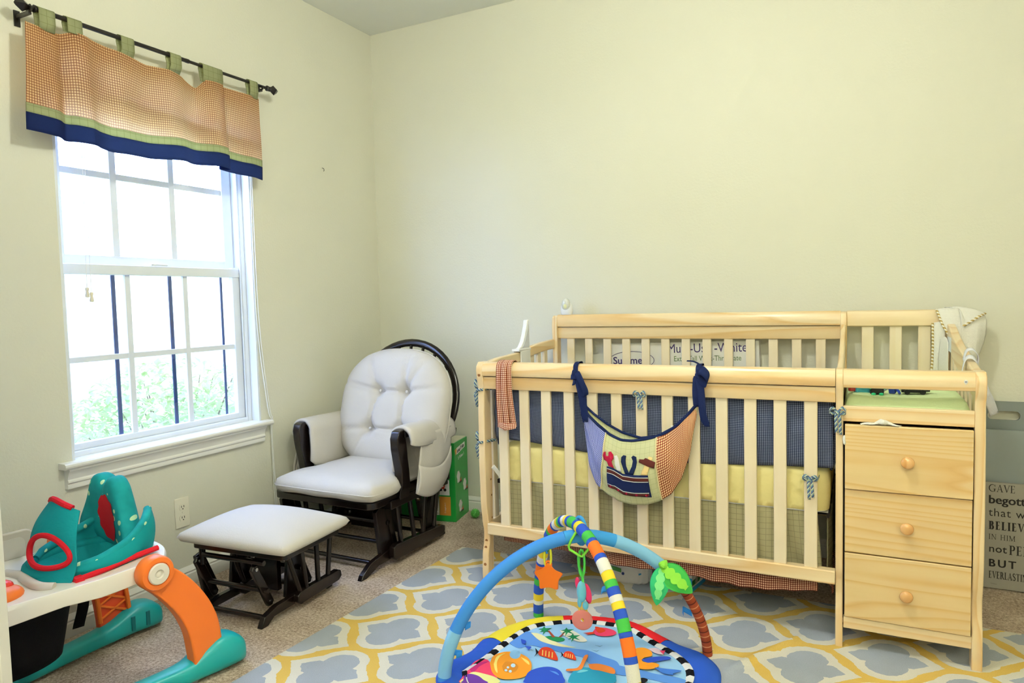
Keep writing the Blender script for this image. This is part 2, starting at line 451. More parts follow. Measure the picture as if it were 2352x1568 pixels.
# ---------------------------------------------------------------- outdoors
t = NT('lap siding paint'); x, y, z = t.sep(t.coord()); f = t.math('FRACT', t.math('MULTIPLY', z, 6.2))
t.base(t.ramp(t.noise(t.coord(), 3, 2), [(0.3, '#EADDAE'), (0.7, '#EFE3B8')]), 0.7, 0.2); M_siding = t.m
b = MB()
for k in range(16): b.box((-4.3-0.01, -1.6, 0.08+k*0.16), (0.03, 9, 0.17), ry=math.radians(8))
tag(struct(b.build('wall_neighbour', M_siding, smooth=0)))
t = NT('garden grass'); t.base(t.ramp(t.noise(t.coord(), 25, 3), [(0.3, '#5E7A48'), (0.7, '#A2B77E')]), 0.9, 0.1)
b = MB(); b.bb(-9, -0.16, -7, 4, -0.35, -0.3); g = b.build('ground', t.m, smooth=0); struct(g)
t = NT('shrub leaf'); oi = t.noise(t.coord(), 5, 2)
t.base(t.ramp(oi, [(0.3, '#8AAE6C'), (0.52, '#BCCF96'), (0.72, '#EFE6B4')]), 0.5, 0.4); t.translucent('#C8D890', 0.3)
M_leaf = t.m
M_twig = plain('brown twig', '#6B5645', 0.8)
def shrub(cx, cy, w, d, h, n, label):
    s = thing('shrub', label, 'shrub', (cx, cy, -0.3), group='shrubs outside the window')
    st = MB(); lf = MB()
    for k in range(26):
        a = random.uniform(0, 2*pi); r = random.uniform(0.3, 1)
        tip = (w/2*r*cos(a), d/2*r*sin(a), h*random.uniform(0.6, 1.0)*(1-0.3*r*r))
        st.tube([(0.05*cos(a), 0.05*sin(a), 0), (tip[0]*0.5, tip[1]*0.5, tip[2]*0.6), tip], [0.012, 0.008, 0.003], 5)
    for k in range(n):
        a = random.uniform(0, 2*pi); r = sqrt(random.random()); q = random.random()**0.6
        top = h*(1-0.35*r*r)
        c = Vector((w/2*r*cos(a), d/2*r*sin(a), 0.12+(top-0.12)*q))
        M = Matrix.Translation(c) @ Matrix.Rotation(random.uniform(0, 6.3), 4, 'Z') @ Matrix.Rotation(random.uniform(-0.9, 0.9), 4, 'X')
        l = random.uniform(0.035, 0.065); lf.add([(0, 0, 0), (l*0.32, l*0.5, 0.008), (0, l*1.2, 0), (-l*0.32, l*0.5, 0.008)], [(0, 1, 2, 3)], M)
    st.build('stem', M_twig, s, None, smooth=30); lf.build('foliage', M_leaf, s, None, smooth=0)
shrub(-1.15, -0.62, 1.4, 1.5, 1.25, 5200, 'leafy green shrub outside behind the right lower panes of the window')
shrub(-1.45, -2.00, 1.2, 1.15, 0.98, 2600, 'lower leafy shrub outside behind the left lower panes of the window')

# ---------------------------------------------------------------- curtain rod
rod = thing('curtain_rod', 'black curtain rod with diamond shaped finials above the window', 'curtain rod', (0.08, -1.46, 2.297))
b = MB(); b.tube([(0.08, -1.995, 2.297), (0.08, -1.37, 2.297)], 0.0085, 14); b.tube([(0.08, -1.37, 2.297), (0.08, -0.93, 2.297)], 0.0068, 14); b.tube([(0.08, -1.385, 2.297), (0.08, -1.37, 2.297)], 0.0092, 14)
b.build('pole', M_black, rod, WORLD)
for y, sg in ((-1.992, -1), (-0.930, 1)):
    f = MB()
    Mx = TM((0.08, y, 2.297), 0, 0, -sg*pi/2)
    f.lathe([(0.0085, -0.004), (0.013, 0.0), (0.013, 0.006), (0.008, 0.009), (0.008, 0.014), (0.012, 0.018), (0.008, 0.022)], 16, Mx)
    f.lathe([(0.006, 0.018), (0.009, 0.022), (0.024, 0.043), (0.009, 0.064), (0.002, 0.068)], 4, Mx)
    f.build('finial', M_black, rod, WORLD, smooth=25)
for y in (-2.012, -0.967):
    k = MB(); k.bb(0.0, 0.005, y-0.010, y+0.010, 2.245, 2.30); k.bb(0.0, 0.085, y-0.005, y+0.005, 2.272, 2.284)
    k.tube([(0.066, y, 2.306), (0.066, y, 2.29), (0.072, y, 2.281), (0.08, y, 2.279), (0.09, y, 2.283), (0.094, y, 2.294)], 0.0045, 8)
    k.build('bracket', M_black, rod, WORLD, smooth=30)

# ---------------------------------------------------------------- valance
val = thing('valance', 'red gingham tab-top valance with green band and navy hem', 'curtain', (0.08, -1.46, 1.86))
M_ging_val = gingham('rust gingham valance', '#DFC795', '#6B2A1C', 0.0088, trans=0.36, mid='#A8683F', tcol='#F3D3A0')
M_green_val = windowpane('sage windowpane cotton', '#B9BE93', '#8B8A5E', 0.026, 0.06, trans=0.48)
M_navy_val = cloth('navy hem cotton', '#1B2A60', trans=0.42, tcol='#747C90')
# plan of the cloth: (length along cloth, y, x)
plan = [(-2.035, 0.095), (-1.99, 0.088), (-1.94, 0.080), (-1.905, 0.062), (-1.875, 0.088), (-1.83, 0.100), (-1.79, 0.082), (-1.74, 0.076), (-1.69, 0.090), (-1.64, 0.084), (-1.58, 0.072), (-1.53, 0.082), (-1.48, 0.096), (-1.43, 0.088), (-1.38, 0.066), (-1.34, 0.060), (-1.305, 0.080), (-1.27, 0.105), (-1.23, 0.106), (-1.205, 0.098), (-1.203, 0.084), (-1.225, 0.074), (-1.23, 0.066), (-1.20, 0.066), (-1.15, 0.074), (-1.10, 0.082), (-1.05, 0.090), (-0.985, 0.080)]
PL = spline([(x, y, 0) for y, x in plan], 5)
topz = [(-2.05, 2.240), (-1.93, 2.236), (-1.90, 2.243), (-1.865, 2.258), (-1.755, 2.247), (-1.62, 2.232), (-1.57, 2.226), (-1.48, 2.230), (-1.41, 2.222), (-1.36, 2.205), (-1.33, 2.196), (-1.295, 2.238), (-1.21, 2.238), (-0.98, 2.232)]
NP = len(PL)-1
def vpt(u, z):
    k = min(int(round(u*NP)), NP); q = PL[k]; d = (2.24-z)/0.38
    y = q.y-0.035*d*max(0, (-1.95-q.y)/0.1)*1.0+0.010*d
    if q.y > -1.19: y = q.y+0.006*d
    amp = 0.085+(q.x-0.085)*(0.75+0.55*d)+0.004*sin(34*q.y+6*d)*d
    return (amp, y, z)
def band(z0, z1, nv):
    b = MB()
    def fn(u, v):
        k = min(int(round(u*NP)), NP); tz = lin1(topz, PL[k].y)
        wob = 0.010*sin(9*PL[k].y+1.0)
        za = tz if z1 is None else z1+wob; zb = z0+wob
        return vpt(u, lerp(zb, za, v))
    b.sheet(fn, NP, nv); return b
band(1.950, None, 16).build('gingham_panel', M_ging_val, val, WORLD, smooth=60)
band(1.916, 1.951, 3).build('green_band', M_green_val, val, WORLD, smooth=60, solid=0.002)
band(1.856, 1.918, 4).build('navy_hem', M_navy_val, val, WORLD, smooth=60, solid=0.003)
for y0, y1 in ((-1.990, -1.934), (-1.892, -1.837), (-1.686, -1.631), (-1.470, -1.417), (-1.310, -1.204), (-1.049, -0.999)):
    tb = MB()
    yc = (y0+y1)/2; zt = lin1(topz, yc)-0.008; xf = vpt((yc+2.035)/1.05 if yc < -1.2 else 0.93, zt)[0]
    path = [(xf+0.001, zt), (0.092, 2.255), (0.0915, 2.285)]+[(0.08+0.0115*cos(a*pi/6), 2.297+0.0115*sin(a*pi/6)) for a in range(0, 7)]+[(0.068, 2.285), (0.074, 2.255), (xf-0.006, zt)]
    n = len(path)-1
    tb.sheet(lambda u, v: (path[int(round(v*n))][0], lerp(y0, y1, u)+0.003*(1 if v < 0.5 else -1), path[int(round(v*n))][1]), 3, n)
    tb.build('tab', M_green_val, val, WORLD, smooth=60, solid=0.0015)

# raised blind behind the valance, with its cords
blind = thing('mini_blind', 'white mini blind pulled up behind the valance', 'blind', (-0.03, -1.45, 2.0))
b = MB(); b.bb(-0.022, 0.012, -1.895, -1.005, 2.150, 2.186); b.build('headrail', M_vinyl, blind, WORLD, smooth=0, bevel=0.002)
b = MB()
for k in range(16): b.box((-0.004, -1.45, 2.000+k*0.0042), (0.025, 0.88, 0.0016), rx=-0.06)
b.build('slat_stack', M_vinyl, blind, WORLD, smooth=0)
b = MB(); b.box((-0.004, -1.45, 1.994), (0.026, 0.88, 0.008), rx=-0.06); b.build('bottom_rail', M_vinyl, blind, WORLD, smooth=0, bevel=0.002)
for y in (-1.72, -1.18): b = MB(); b.tube([(-0.004, y, 2.152), (-0.004, y, 2.06)], 0.001, 5); b.build('ladder_cord', M_vinyl, blind, WORLD)
M_cord = plain('white cord', '#EFEFEC', 0.8)
M_tassel = plain('turned cream tassel', '#E4DCC6', 0.5)
for (yt, yb, zb, zt_) in ((-1.792, -1.812, 1.322, 1.0), (-1.786, -1.796, 1.304, 1.0)):
    higher = zb > 1.31
    c = thing('blind_pull', 'white blind pull cord with cream tassel, the higher tassel on the left' if higher else 'white blind pull cord whose cream tassel hangs lower and to the right', 'blind cord', (-0.012, yb, zb), group='blind cords')
    b = MB(); b.tube([(-0.012, yt, 2.15), (-0.012, (yt+yb)/2, 1.75), (-0.012, yb, zb)], 0.0011, 6); b.build('cord', M_cord, c, WORLD)
    b = MB(); b.lathe([(0.001, 0.003), (0.006, 0.0), (0.0075, -0.006), (0.005, -0.013), (0.0055, -0.02), (0.008, -0.03), (0.0075, -0.036), (0.002, -0.038)], 14, TM((-0.012, yb, zb))); b.build('tassel', M_tassel, c, WORLD)
b = MB()
b.tube(spline([(0.012, -0.992, 2.13), (0.012, -0.994, 1.88), (0.012, -0.998, 1.20), (0.02, -0.960, 0.74), (0.024, -0.943, 0.665), (0.014, -0.938, 0.60), (0.013, -0.934, 0.30), (0.014, -0.930, 0.20), (0.014, -0.925, 0.17), (0.014, -0.920, 0.20), (0.014, -0.926, 0.32), (0.014, -0.932, 0.60), (0.026, -0.936, 0.665), (0.022, -0.952, 0.75), (0.013, -0.984, 1.20), (0.013, -0.986, 1.88), (0.013, -0.985, 2.13)], 5), 0.0022, 6)
tag(b.build('blind_loop', M_cord), 'long white cord loop hanging down the wall right of the window', 'blind cord')

# ---------------------------------------------------------------- outlets, hook
M_plate = plain('ivory plate', '#EFEBD8', 0.35)
M_slot = plain('dark slot', '#2B2620', 0.6)
def outlet(name, label, M):
    o = thing(name, label, 'outlet'); o.matrix_world = M; FRAMES[o] = M.copy()
    b = MB(); b.prism(rrect(-0.036, 0.036, -0.066, 0.066, 0.004), 'y', -0.006, 0.0); b.build('cover_plate', M_plate, o, None, bevel=0.002)
    for z in (0.024, -0.024):
        b = MB(); b.prism([(q[0], q[1]+z) for q in rrect(-0.0165, 0.0165, -0.0145, 0.0145, 0.012)], 'y', -0.0085, -0.005); r = b.build('socket', M_plate, o, None)
        b = MB()
        for x in (-0.006, 0.006): b.bb(x-0.0012, x+0.0012, -0.0092, -0.008, z-0.001, z+0.008)
        b.prism(circ(0, z-0.007, 0.0025), 'y', -0.0092, -0.008); b.build('slot', M_slot, r, None, smooth=0)
    b = MB(); b.prism(circ(0, 0, 0.003), 'y', -0.0075, -0.005); b.build('screw', M_plate, o, None)
outlet('wall_outlet', 'cream electrical outlet on the left wall under the window', TM((0.0, -1.460, 0.332), pi/2))
outlet('wall_outlet', 'cream electrical outlet on the back wall half hidden by the crib post', TM((1.0, 0, 0.345), 0))
b = MB(); b.tube([(0.001, -0.471, 1.993), (0.012, -0.471, 1.988), (0.014, -0.471, 1.980), (0.009, -0.469, 1.974)], 0.0016, 6)
tag(b.build('picture_nail', M_black), 'small bare nail hook on the wall right of the window', 'nail')

# ceiling lamp that lights the room (above the frame)
cl = thing('ceiling_light', 'round ceiling light fixture above the middle of the room', 'lamp', (LAMP.x, LAMP.y, HC))
b = MB(); b.lathe([(0.0, 0), (0.17, 0), (0.17, -0.02), (0.15, -0.035), (0.0, -0.035)], 32); b.build('lamp_base', plain('brushed nickel', '#B9B4A8'), cl, None)
b = MB(); b.tube([(0, 0, -0.03), (0, 0, -0.06)], 0.018, 12); b.build('socket', M_trim, cl, None)
# ---------------------------------------------------------------- glider chair
M_esp = plain('espresso varnish', '#150D0B', 0.22, 0.5, 0.3, scale=5)
M_cream = cloth('cream microfibre', '#CAC5BD', 0.85, 0.18, 180, 0.03)
gl_ = thing('glider_chair', 'dark wood glider chair with cream cushions in the room corner', 'chair', (0.445, -0.76, 0))
XL, XR = 0.135, 0.715
for x, sg in ((XL, -1), (XR, 1)):
    # floor runner
    b = MB()
    b.prism([(-1.112, 0), (-1.072, 0), (-0.985, 0.028), (-0.52, 0.028), (-0.47, 0.0), (-0.418, 0.0), (-0.425, 0.030), (-0.47, 0.048), (-0.55, 0.062), (-0.93, 0.075), (-1.04, 0.058), (-1.098, 0.022)], 'x', x-0.036, x-0.010)
    b.build('runner', M_esp, gl_, WORLD, smooth=25, bevel=0.003)
    # base uprights standing on the runner
    b = MB()
    b.prism([(-0.985, 0.275), (-0.925, 0.305), (-0.85, 0.06), (-0.955, 0.06)], 'x', x-0.040, x-0.018)
    b.build('front_upright', M_esp, gl_, WORLD, smooth=0, bevel=0.003)
    b = MB()
    b.prism([(-0.60, 0.06), (-0.50, 0.06), (-0.43, 0.290), (-0.51, 0.290)], 'x', x-0.040, x-0.018)
    b.build('rear_upright', M_esp, gl_, WORLD, smooth=0, bevel=0.003)
    # moving rail and spindles
    b = MB()
    b.prism([(-0.915, 0.045), (-0.900, 0.030), (-0.50, 0.026), (-0.475, 0.040), (-0.475, 0.068), (-0.50, 0.078), (-0.890, 0.103), (-0.912, 0.092)], 'x', x-0.006, x+0.026)
    b.build('glide_rail', M_esp, gl_, WORLD, smooth=25, bevel=0.004)
    for (ya, yb) in ((-0.862, -0.838), (-0.758, -0.732), (-0.622, -0.655), (-0.515, -0.556)):
        b = MB(); b.tube([(x+0.008, ya, 0.285), (x+0.010, yb, 0.088-0.06*(yb+0.838)*0)], 0.0115, 10); b.build('spindle', M_esp, gl_, WORLD)
    for (ya, za, yb, zb) in ((-0.865, 0.255, -0.815, 0.075), (-0.60, 0.255, -0.555, 0.075)):
        b = MB(); b.prism([(ya-0.02, za), (ya, za+0.02), (ya+0.02, za), (yb+0.02, zb), (yb, zb-0.02), (yb-0.02, zb)], 'x', x-0.060, x-0.044)
        b.build('swing_arm', M_esp, gl_, WORLD, smooth=0, bevel=0.003)
    b = MB(); b.bb(x-0.02, x+0.03, -0.93, -0.44, 0.278, 0.318); b.build('side_rail', M_esp, gl_, WORLD, smooth=0, bevel=0.004)
    # arm post, S curved
    prof = [(0.640, -0.02, 0.010), (0.632, -0.045, 0.03), (0.60, -0.058, 0.045), (0.55, -0.055, 0.052), (0.50, -0.045, 0.045), (0.44, -0.030, 0.040), (0.38, -0.025, 0.045), (0.32, -0.035, 0.06), (0.30, -0.035, 0.06)]
    b = MB(); n = len(prof)
    vs = []
    for z, y0, w in prof:
        lean = sg*(0.026*max(0, (z-0.30)/0.34)-0.004)+sg*0.006*sin((z-0.30)*14)
        for (dx, dy) in ((-0.023, 0), (0.023, 0), (0.023, w+0.02), (-0.023, w+0.02)): vs.append((x+0.010+lean+dx, -0.83+y0+dy, z))
    fs = [(i*4+k, i*4+(k+1) % 4, i*4+4+(k+1) % 4, i*4+4+k) for i in range(n-1) for k in range(4)]+[(0, 1, 2, 3), tuple((n-1)*4+k for k in range(4))]
    b.add(vs, fs); b.build('arm_post', M_esp, gl_, WORLD, smooth=50, bevel=0.008, seg=3)
    b = MB(); b.prism([(-0.84, 0.600), (-0.42, 0.585), (-0.42, 0.612), (-0.84, 0.632)], 'x', x+0.010+sg*0.02-0.026, x+0.010+sg*0.02+0.026); b.build('arm_rail', M_esp, gl_, WORLD, smooth=0, bevel=0.004)
    b = MB(); b.bb(x+0.0, x+0.03, -0.47, -0.42, 0.30, 0.60); b.build('rear_arm_post', M_esp, gl_, WORLD, smooth=0, bevel=0.004)
    # padded arm cover draped over the rail
    cx = x+0.010+sg*0.02
    def arm(u, v):
        # v along the arm, u round the profile from inside bottom over the top to the outside
        y = lerp(-0.838, -0.455, v); end = 1-0.16*(abs(2*v-1)**6)
        W = 0.060+0.006*sin(7*v); zt = lerp(0.640, 0.632, v)
        zin, zo = 0.400, lerp(0.555, 0.540, v)
        if u < 0.3: s = u/0.3; q = (-W*(1+0.10*sin(pi*s)), lerp(zin, zt-0.05, s))
        elif u < 0.75: a = pi-(u-0.3)/0.45*pi; q = (W*cos(a)*1.06, zt-0.05+0.058*sin(a))
        else: s = (u-0.75)/0.25; q = (W*(1.06+0.05*sin(pi*s)), lerp(zt-0.05, zo, s))
        k = 0.0025*sin(60*v+9*u)*(1 if u > 0.75 else 0.3)
        return (cx+sg*(q[0]*end+k), y, zt-(zt-q[1])*end)
    b = MB(); b.sheet(arm, 30, 18); b.build('arm_pad', M_cream, gl_, WORLD, smooth=70, solid=0.016)
    def flap(u, v):
        # outer flap with its slanted front edge
        y0 = lerp(-0.760, -0.830, v); y1 = lerp(-0.500, -0.565, v**2)
        y = lerp(y0, y1, u); z = lerp(0.603, 0.300+0.045*(u-0.45)**2*4-0.0, v)
        bulge = 0.014*sin(pi*u)*sin(pi*v)+0.004*sin(22*u+2*v)*v*(1-v)
        return (cx+sg*(0.064+bulge+0.006*v), y, z)
    b = MB(); b.sheet(flap, 22, 16); fl = b.build('arm_flap', M_cream, gl_, WORLD, smooth=70, solid=0.005)
    def pocket(u, v):
        y0 = lerp(-0.808, -0.832, v); y1 = lerp(-0.520, -0.562, v)
        y = lerp(y0, y1, u); zt2 = 0.468-0.045*sin(pi*u)**0.8+0.035*u
        z = lerp(zt2, 0.299+0.045*(u-0.45)**2*4, v)
        return (cx+sg*(0.074+0.030*sin(pi*u)*(1-0.75*v)+0.012*sin(pi*v)), y, z)
    b = MB(); b.sheet(pocket, 22, 12); b.build('pocket', M_cream, fl, WORLD, smooth=70, solid=0.005)
    b = MB(); b.prism(circ(-0.822, 0.308, 0.006), 'x', cx+sg*0.070, cx+sg*0.082); b.build('snap', plain('brass snap', '#8C7448', 0.3, metal=1.0), fl, WORLD)
# cross bars
for y, z, r in ((-0.915, 0.112, 0.010), (-0.985, 0.036, 0.010), (-0.90, 0.205, 0.012), (-0.60, 0.130, 0.010), (-0.52, 0.036, 0.010), (-0.48, 0.255, 0.012)):
    b = MB(); b.tube([(XL-0.02, y, z), (XR-0.015, y, z)], r, 10); b.build('crossbar', M_esp, gl_, WORLD)
b = MB(); b.bb(XL+0.10, XR-0.16, -0.62, -0.595, 0.05, 0.275); b.build('centre_plank', M_esp, gl_, WORLD, smooth=0, bevel=0.003)
b = MB(); b.prism(rrect(XL-0.01, XR+0.02, -1.055, -0.43, 0.05), 'z', 0.305, 0.338); b.build('seat_frame', M_esp, gl_, WORLD, smooth=25, bevel=0.004)
# seat cushion
def pillow(x0, x1, y0, y1, z0, z1, rc, crown, nx=30, ny=26, dip=None, xw=None):
    b = MB(); cx, cy = (x0+x1)/2, (y0+y1)/2; hx, hy = (x1-x0)/2, (y1-y0)/2; zm = lerp(z0, z1, 0.45)
    def pt(i, j, top):
        a = -1+2*i/nx; c = -1+2*j/ny
        a2 = math.copysign(abs(a)**0.72, a); c2 = math.copysign(abs(c)**0.72, c)
        # round the corners
        k = 1-0.035*(abs(a2)*abs(c2))**4*rc
        r = max(abs(a2), abs(c2)); e = (1-r**7)**0.5 if r < 1 else 0
        z = zm+((z1-zm) if top else (z0-zm))*e
        if top: z += crown*(1-a2*a2)*(1-c2*c2)*e
        if dip: z -= dip(a2, c2)*e
        yy = cy+hy*c2*k; w = xw(yy, a2) if xw else 1.0
        return (cx+hx*a2*k*w, yy, z)
    for top in (1, 0):
        o = len(b.v)
        for j in range(ny+1):
            for i in range(nx+1): b.v.append(Vector(pt(i, j, top)))
        for j in range(ny):
            for i in range(nx):
                q = o+j*(nx+1)+i; f = (q, q+1, q+nx+2, q+nx+1); b.face(f if top else f[::-1])
    return b
b = pillow(0.150, 0.785, -1.105, -0.53, 0.337, 0.432, 2.2, 0.010, dip=lambda a, c: 0.003*sin(9*a+4*c)*sin(5*c), xw=lambda y, a: lin1([(-0.90, 1.0), (-0.84, 0.79 if a > 0 else 0.86)], y))
sc_ = b.build('seat_cushion', M_cream, gl_, WORLD, smooth=80)
b = MB(); b.tube([(0.160, -1.02, 0.384), (0.172, -1.080, 0.384), (0.20, -1.099, 0.384), (0.46, -1.105, 0.384), (0.735, -1.099, 0.384), (0.762, -1.080, 0.384), (0.777, -1.02, 0.384)], 0.003, 6); b.build('piping', M_cream, sc_, WORLD)
# back cushion: arched, tufted
tilt = 0.26; B0 = TM((0.487, -0.565, 0.392), rx=-tilt)
tufts = [(-0.075, 0.372), (0.092, 0.372), (-0.112, 0.172), (0.092, 0.172)]
def back_outline(s, a):
    # s radial 0..1, a angle: superellipse with round top
    ca, sa = cos(a), sin(a)
    e = 0.80 if sa > 0 else 0.62
    hx, hz = 0.345, 0.312
    return (hx*s*math.copysign(abs(ca)**e, ca), 0.292+hz*s*math.copysign(abs(sa)**e, sa))
def back_depth(x, z, s):
    d = 0.085*(1-s**6)**0.6 if s < 1 else 0
    for tx, tz in tufts:
        q = (x-tx)**2+(z-tz)**2; d -= 0.050*math.exp(-q/0.0011)+0.012*math.exp(-q/0.010)
    def seg(ax, az, bx, bz, dep, w):
        vx, vz = bx-ax, bz-az; t = max(0, min(1, ((x-ax)*vx+(z-az)*vz)/(vx*vx+vz*vz)))
        q = (x-ax-vx*t)**2+(z-az-vz*t)**2; return dep*math.exp(-q/(w*w))
    c = 0
    for (i, j) in ((0, 1), (0, 2), (1, 3), (2, 3)): c = max(c, seg(*tufts[i], *tufts[j], 0.018, 0.010))
    for i, (ex, ez) in ((0, (-0.34, 0.42)), (1, (0.34, 0.40)), (2, (-0.35, 0.15)), (3, (0.35, 0.16)), (0, (-0.16, 0.56)), (1, (0.22, 0.56)), (2, (-0.2, 0.03)), (3, (0.2, 0.03)), (1, (0.10, 0.60))): c = max(c, seg(*tufts[i], ex, ez, 0.0150, 0.011)*(1-s**4*0.5))
    d -= c
    d += 0.0035*sin(40*x)*sin(3+13*z)*(max(0, s-0.55))*3.0
    return max(d, 0.0) if s < 0.999 else 0
b = MB(); NR, NA = 40, 96
def ringpts(side):
    o = []
    for i in range(NR+1):
        s = (i/NR)**0.8
        for k in range(NA):
            a = 2*pi*k/NA; x, z = back_outline(s, a)
            y = -0.045-back_depth(x, z, s) if side else 0.035*(1-s**6)**0.6-0.045
            o.append((x, y, z))
    return o
fs = [(i*NA+k, i*NA+(k+1) % NA, (i+1)*NA+(k+1) % NA, (i+1)*NA+k) for i in range(NR) for k in range(NA)]
b.add(ringpts(1), fs); b.add(ringpts(0), [f[::-1] for f in fs])
bc = b.build('back_cushion', M_cream, gl_, B0, smooth=80)
for tx, tz in tufts:
    b = MB(); b.ell((tx, -0.084, tz), (0.008, 0.005, 0.008), 12, 8); b.build('tuft_button', M_cream, bc, B0)
b = MB(); b.tube([(back_outline(1.0, a)[0], -0.045, back_outline(1.0, a)[1]) for a in [2*pi*k/72 for k in range(72)]], 0.0035, 6, closed=True); b.build('piping', M_cream, bc, B0)
# bow back and spindles
B1 = TM((0.462, -0.515, 0.30), rx=-tilt)
bow = [(-0.285, 0.0, 0.02)]+[(0.325*cos(a)*(1.0 if sin(a) > 0.3 else 1.0), 0.0, 0.42+0.318*sin(a)) for a in [pi*(1.12-1.24*k/30) for k in range(31)]]+[(0.285, 0.0, 0.02)]
b = MB(); b.tube(bow, 0.021, 10, squash=0.62); b.build('bow_frame', M_esp, gl_, B1)
for k in range(7):
    x = -0.24+0.08*k; zt = 0.42+0.308*sqrt(max(0, 1-(x/0.325)**2))
    b = MB(); b.tube([(x*0.9, 0, 0.02), (x, 0.0, zt)], 0.0085, 8); b.build('back_spindle', M_esp, gl_, B1)
b = MB(); b.bb(-0.29, 0.29, -0.015, 0.015, 0.0, 0.055); b.build('back_rail', M_esp, gl_, B1, smooth=0, bevel=0.004)
b = MB(); b.bb(0.27, 0.335, -0.012, 0.02, 0.262, 0.292); b.build('arm_bracket', M_esp, gl_, B1, smooth=0, bevel=0.004)

# ---------------------------------------------------------------- ottoman
ot = thing('ottoman', 'dark wood gliding ottoman with cream cushion in front of the glider chair', 'ottoman', (0.535, -1.485, 0), math.radians(4.5))
b = pillow(-0.275, 0.275, -0.205, 0.205, 0.308, 0.366, 0.9, 0.046); b.build('cushion', M_cream, ot, None, smooth=80)
b = MB(); b.prism(rrect(-0.225, 0.235, -0.165, 0.175, 0.02), 'z', 0.288, 0.314); b.build('top_frame', M_esp, ot, None, smooth=25, bevel=0.003)
for sg in (-1, 1):
    x = sg*0.135 if sg < 0 else 0.085
    x = -0.205 if sg < 0 else 0.085
    b = MB(); b.prism([(-0.150, 0), (-0.115, 0), (-0.08, 0.022), (0.20, 0.022), (0.25, 0), (0.285, 0), (0.28, 0.03), (0.22, 0.056), (-0.06, 0.058), (-0.13, 0.040)], 'x', x-0.012, x+0.014); b.build('runner', M_esp, ot, None, smooth=25, bevel=0.003)
    b = MB(); b.prism([(0.02, 0.05), (0.15, 0.05), (0.12, 0.29), (0.05, 0.29)], 'x', x-0.030, x-0.012); b.build('upright', M_esp, ot, None, smooth=0, bevel=0.003)
    xo = x+0.035
    b = MB(); b.prism([(0.018, 0.040), (0.035, 0.028), (0.285, 0.030), (0.305, 0.045), (0.300, 0.070), (0.28, 0.078), (0.035, 0.078), (0.020, 0.068)], 'x', xo-0.012, xo+0.016); b.build('glide_rail', M_esp, ot, None, smooth=25, bevel=0.004)
    for (ya, yb) in ((-0.035, 0.045), (0.055, 0.085), (0.155, 0.160), (0.255, 0.225)):
        b = MB(); b.tube([(xo+0.002, ya, 0.292), (xo+0.002, yb, 0.072)], 0.0105, 10); b.build('spindle', M_esp, ot, None)
    for (ya, yb) in ((-0.12, -0.045), (0.12, 0.19)):
        b = MB(); b.prism([(ya-0.018, 0.215), (ya-0.006, 0.232), (ya+0.012, 0.232), (ya+0.02, 0.215), (yb+0.02, 0.06), (yb+0.01, 0.044), (yb-0.01, 0.044), (yb-0.02, 0.06)], 'x', x-0.05, x-0.034); r = b.build('swing_arm', M_esp, ot, None, smooth=20, bevel=0.003)
        b = MB(); b.tube([(x-0.056, ya+0.004, 0.216), (x-0.030, ya+0.004, 0.216)], 0.007, 10); b.build('bolt', plain('steel bolt', '#B9B9BC', 0.25, metal=1.0), r, None)
        b = MB(); b.tube([(x-0.056, yb, 0.062), (x-0.030, yb, 0.062)], 0.007, 10); b.build('bolt', plain('steel bolt', '#B9B9BC'), r, None)
# left outer hardware seen under the cushion
b = MB(); b.prism([(-0.125, 0.235), (-0.085, 0.245), (-0.02, 0.10), (-0.03, 0.03), (-0.065, 0.02), (-0.085, 0.05)], 'x', -0.268, -0.250); b.build('side_plank', M_esp, ot, None, smooth=20, bevel=0.004)
b = MB(); b.tube([(-0.235, -0.105, 0.20), (-0.235, -0.105, 0.30)], 0.013, 10); b.build('leg_stub', M_esp, ot, None)
for y, z, x0, x1 in ((-0.125, 0.250, -0.21, 0.10), (-0.075, 0.118, -0.25, 0.07), (-0.115, 0.030, -0.21, 0.09), (0.16, 0.045, -0.21, 0.09), (0.10, 0.15, -0.21, 0.09)):
    b = MB(); b.tube([(x0, y, z), (x1, y, z)], 0.0105, 10); b.build('crossbar', M_esp, ot, None)
b = MB(); b.bb(-0.12, 0.0, 0.055, 0.08, 0.055, 0.290); b.build('centre_plank', M_esp, ot, None, smooth=0, bevel=0.003)

# ---------------------------------------------------------------- green toy box behind the chair
M_greencard = plain('green printed card', '#1E9B3E', 0.35, 0.45, 0.05)
M_greendark = plain('darker green print', '#137A2C', 0.4)
M_kraft = plain('pale box top', '#D8D4BC', 0.6)
M_white = plain('white print', '#EFEFEA', 0.45)
M_orange_p = plain('orange print', '#DE9A43', 0.5)
M_redp = plain('red print', '#C8402A', 0.5)
M_ink = plain('black ink', '#151313', 0.6)
tbx = thing('toy_box', 'green cardboard tricycle box standing behind the glider chair', 'box', (0.659, -0.234, 0), math.radians(10.5))
BW, BD, BH = 0.54, 0.208, 0.449
b = MB(); b.bb(-BW, 0, 0, BD, 0, BH-0.003); b.build('carton', M_greencard, tbx, None, smooth=0, bevel=0.002)
b = MB(); b.bb(-BW+0.004, -0.004, 0.004, BD-0.004, BH-0.003, BH); b.bb(-BW+0.004, -0.004, BD/2-0.001, BD/2+0.001, BH, BH+0.0008); b.build('lid_flap', M_kraft, tbx, None, smooth=0)
FR = TM((0, 0, 0), 0, 0, pi/2)      # front face: text plane x right, z up, facing -y
def fpanel(name, x0, x1, z0, z1, m, d=0.0008):
    b = MB(); b.bb(x0, x1, -d, 0.0005, z0, z1); return b.build(name, m, tbx, None, smooth=0)
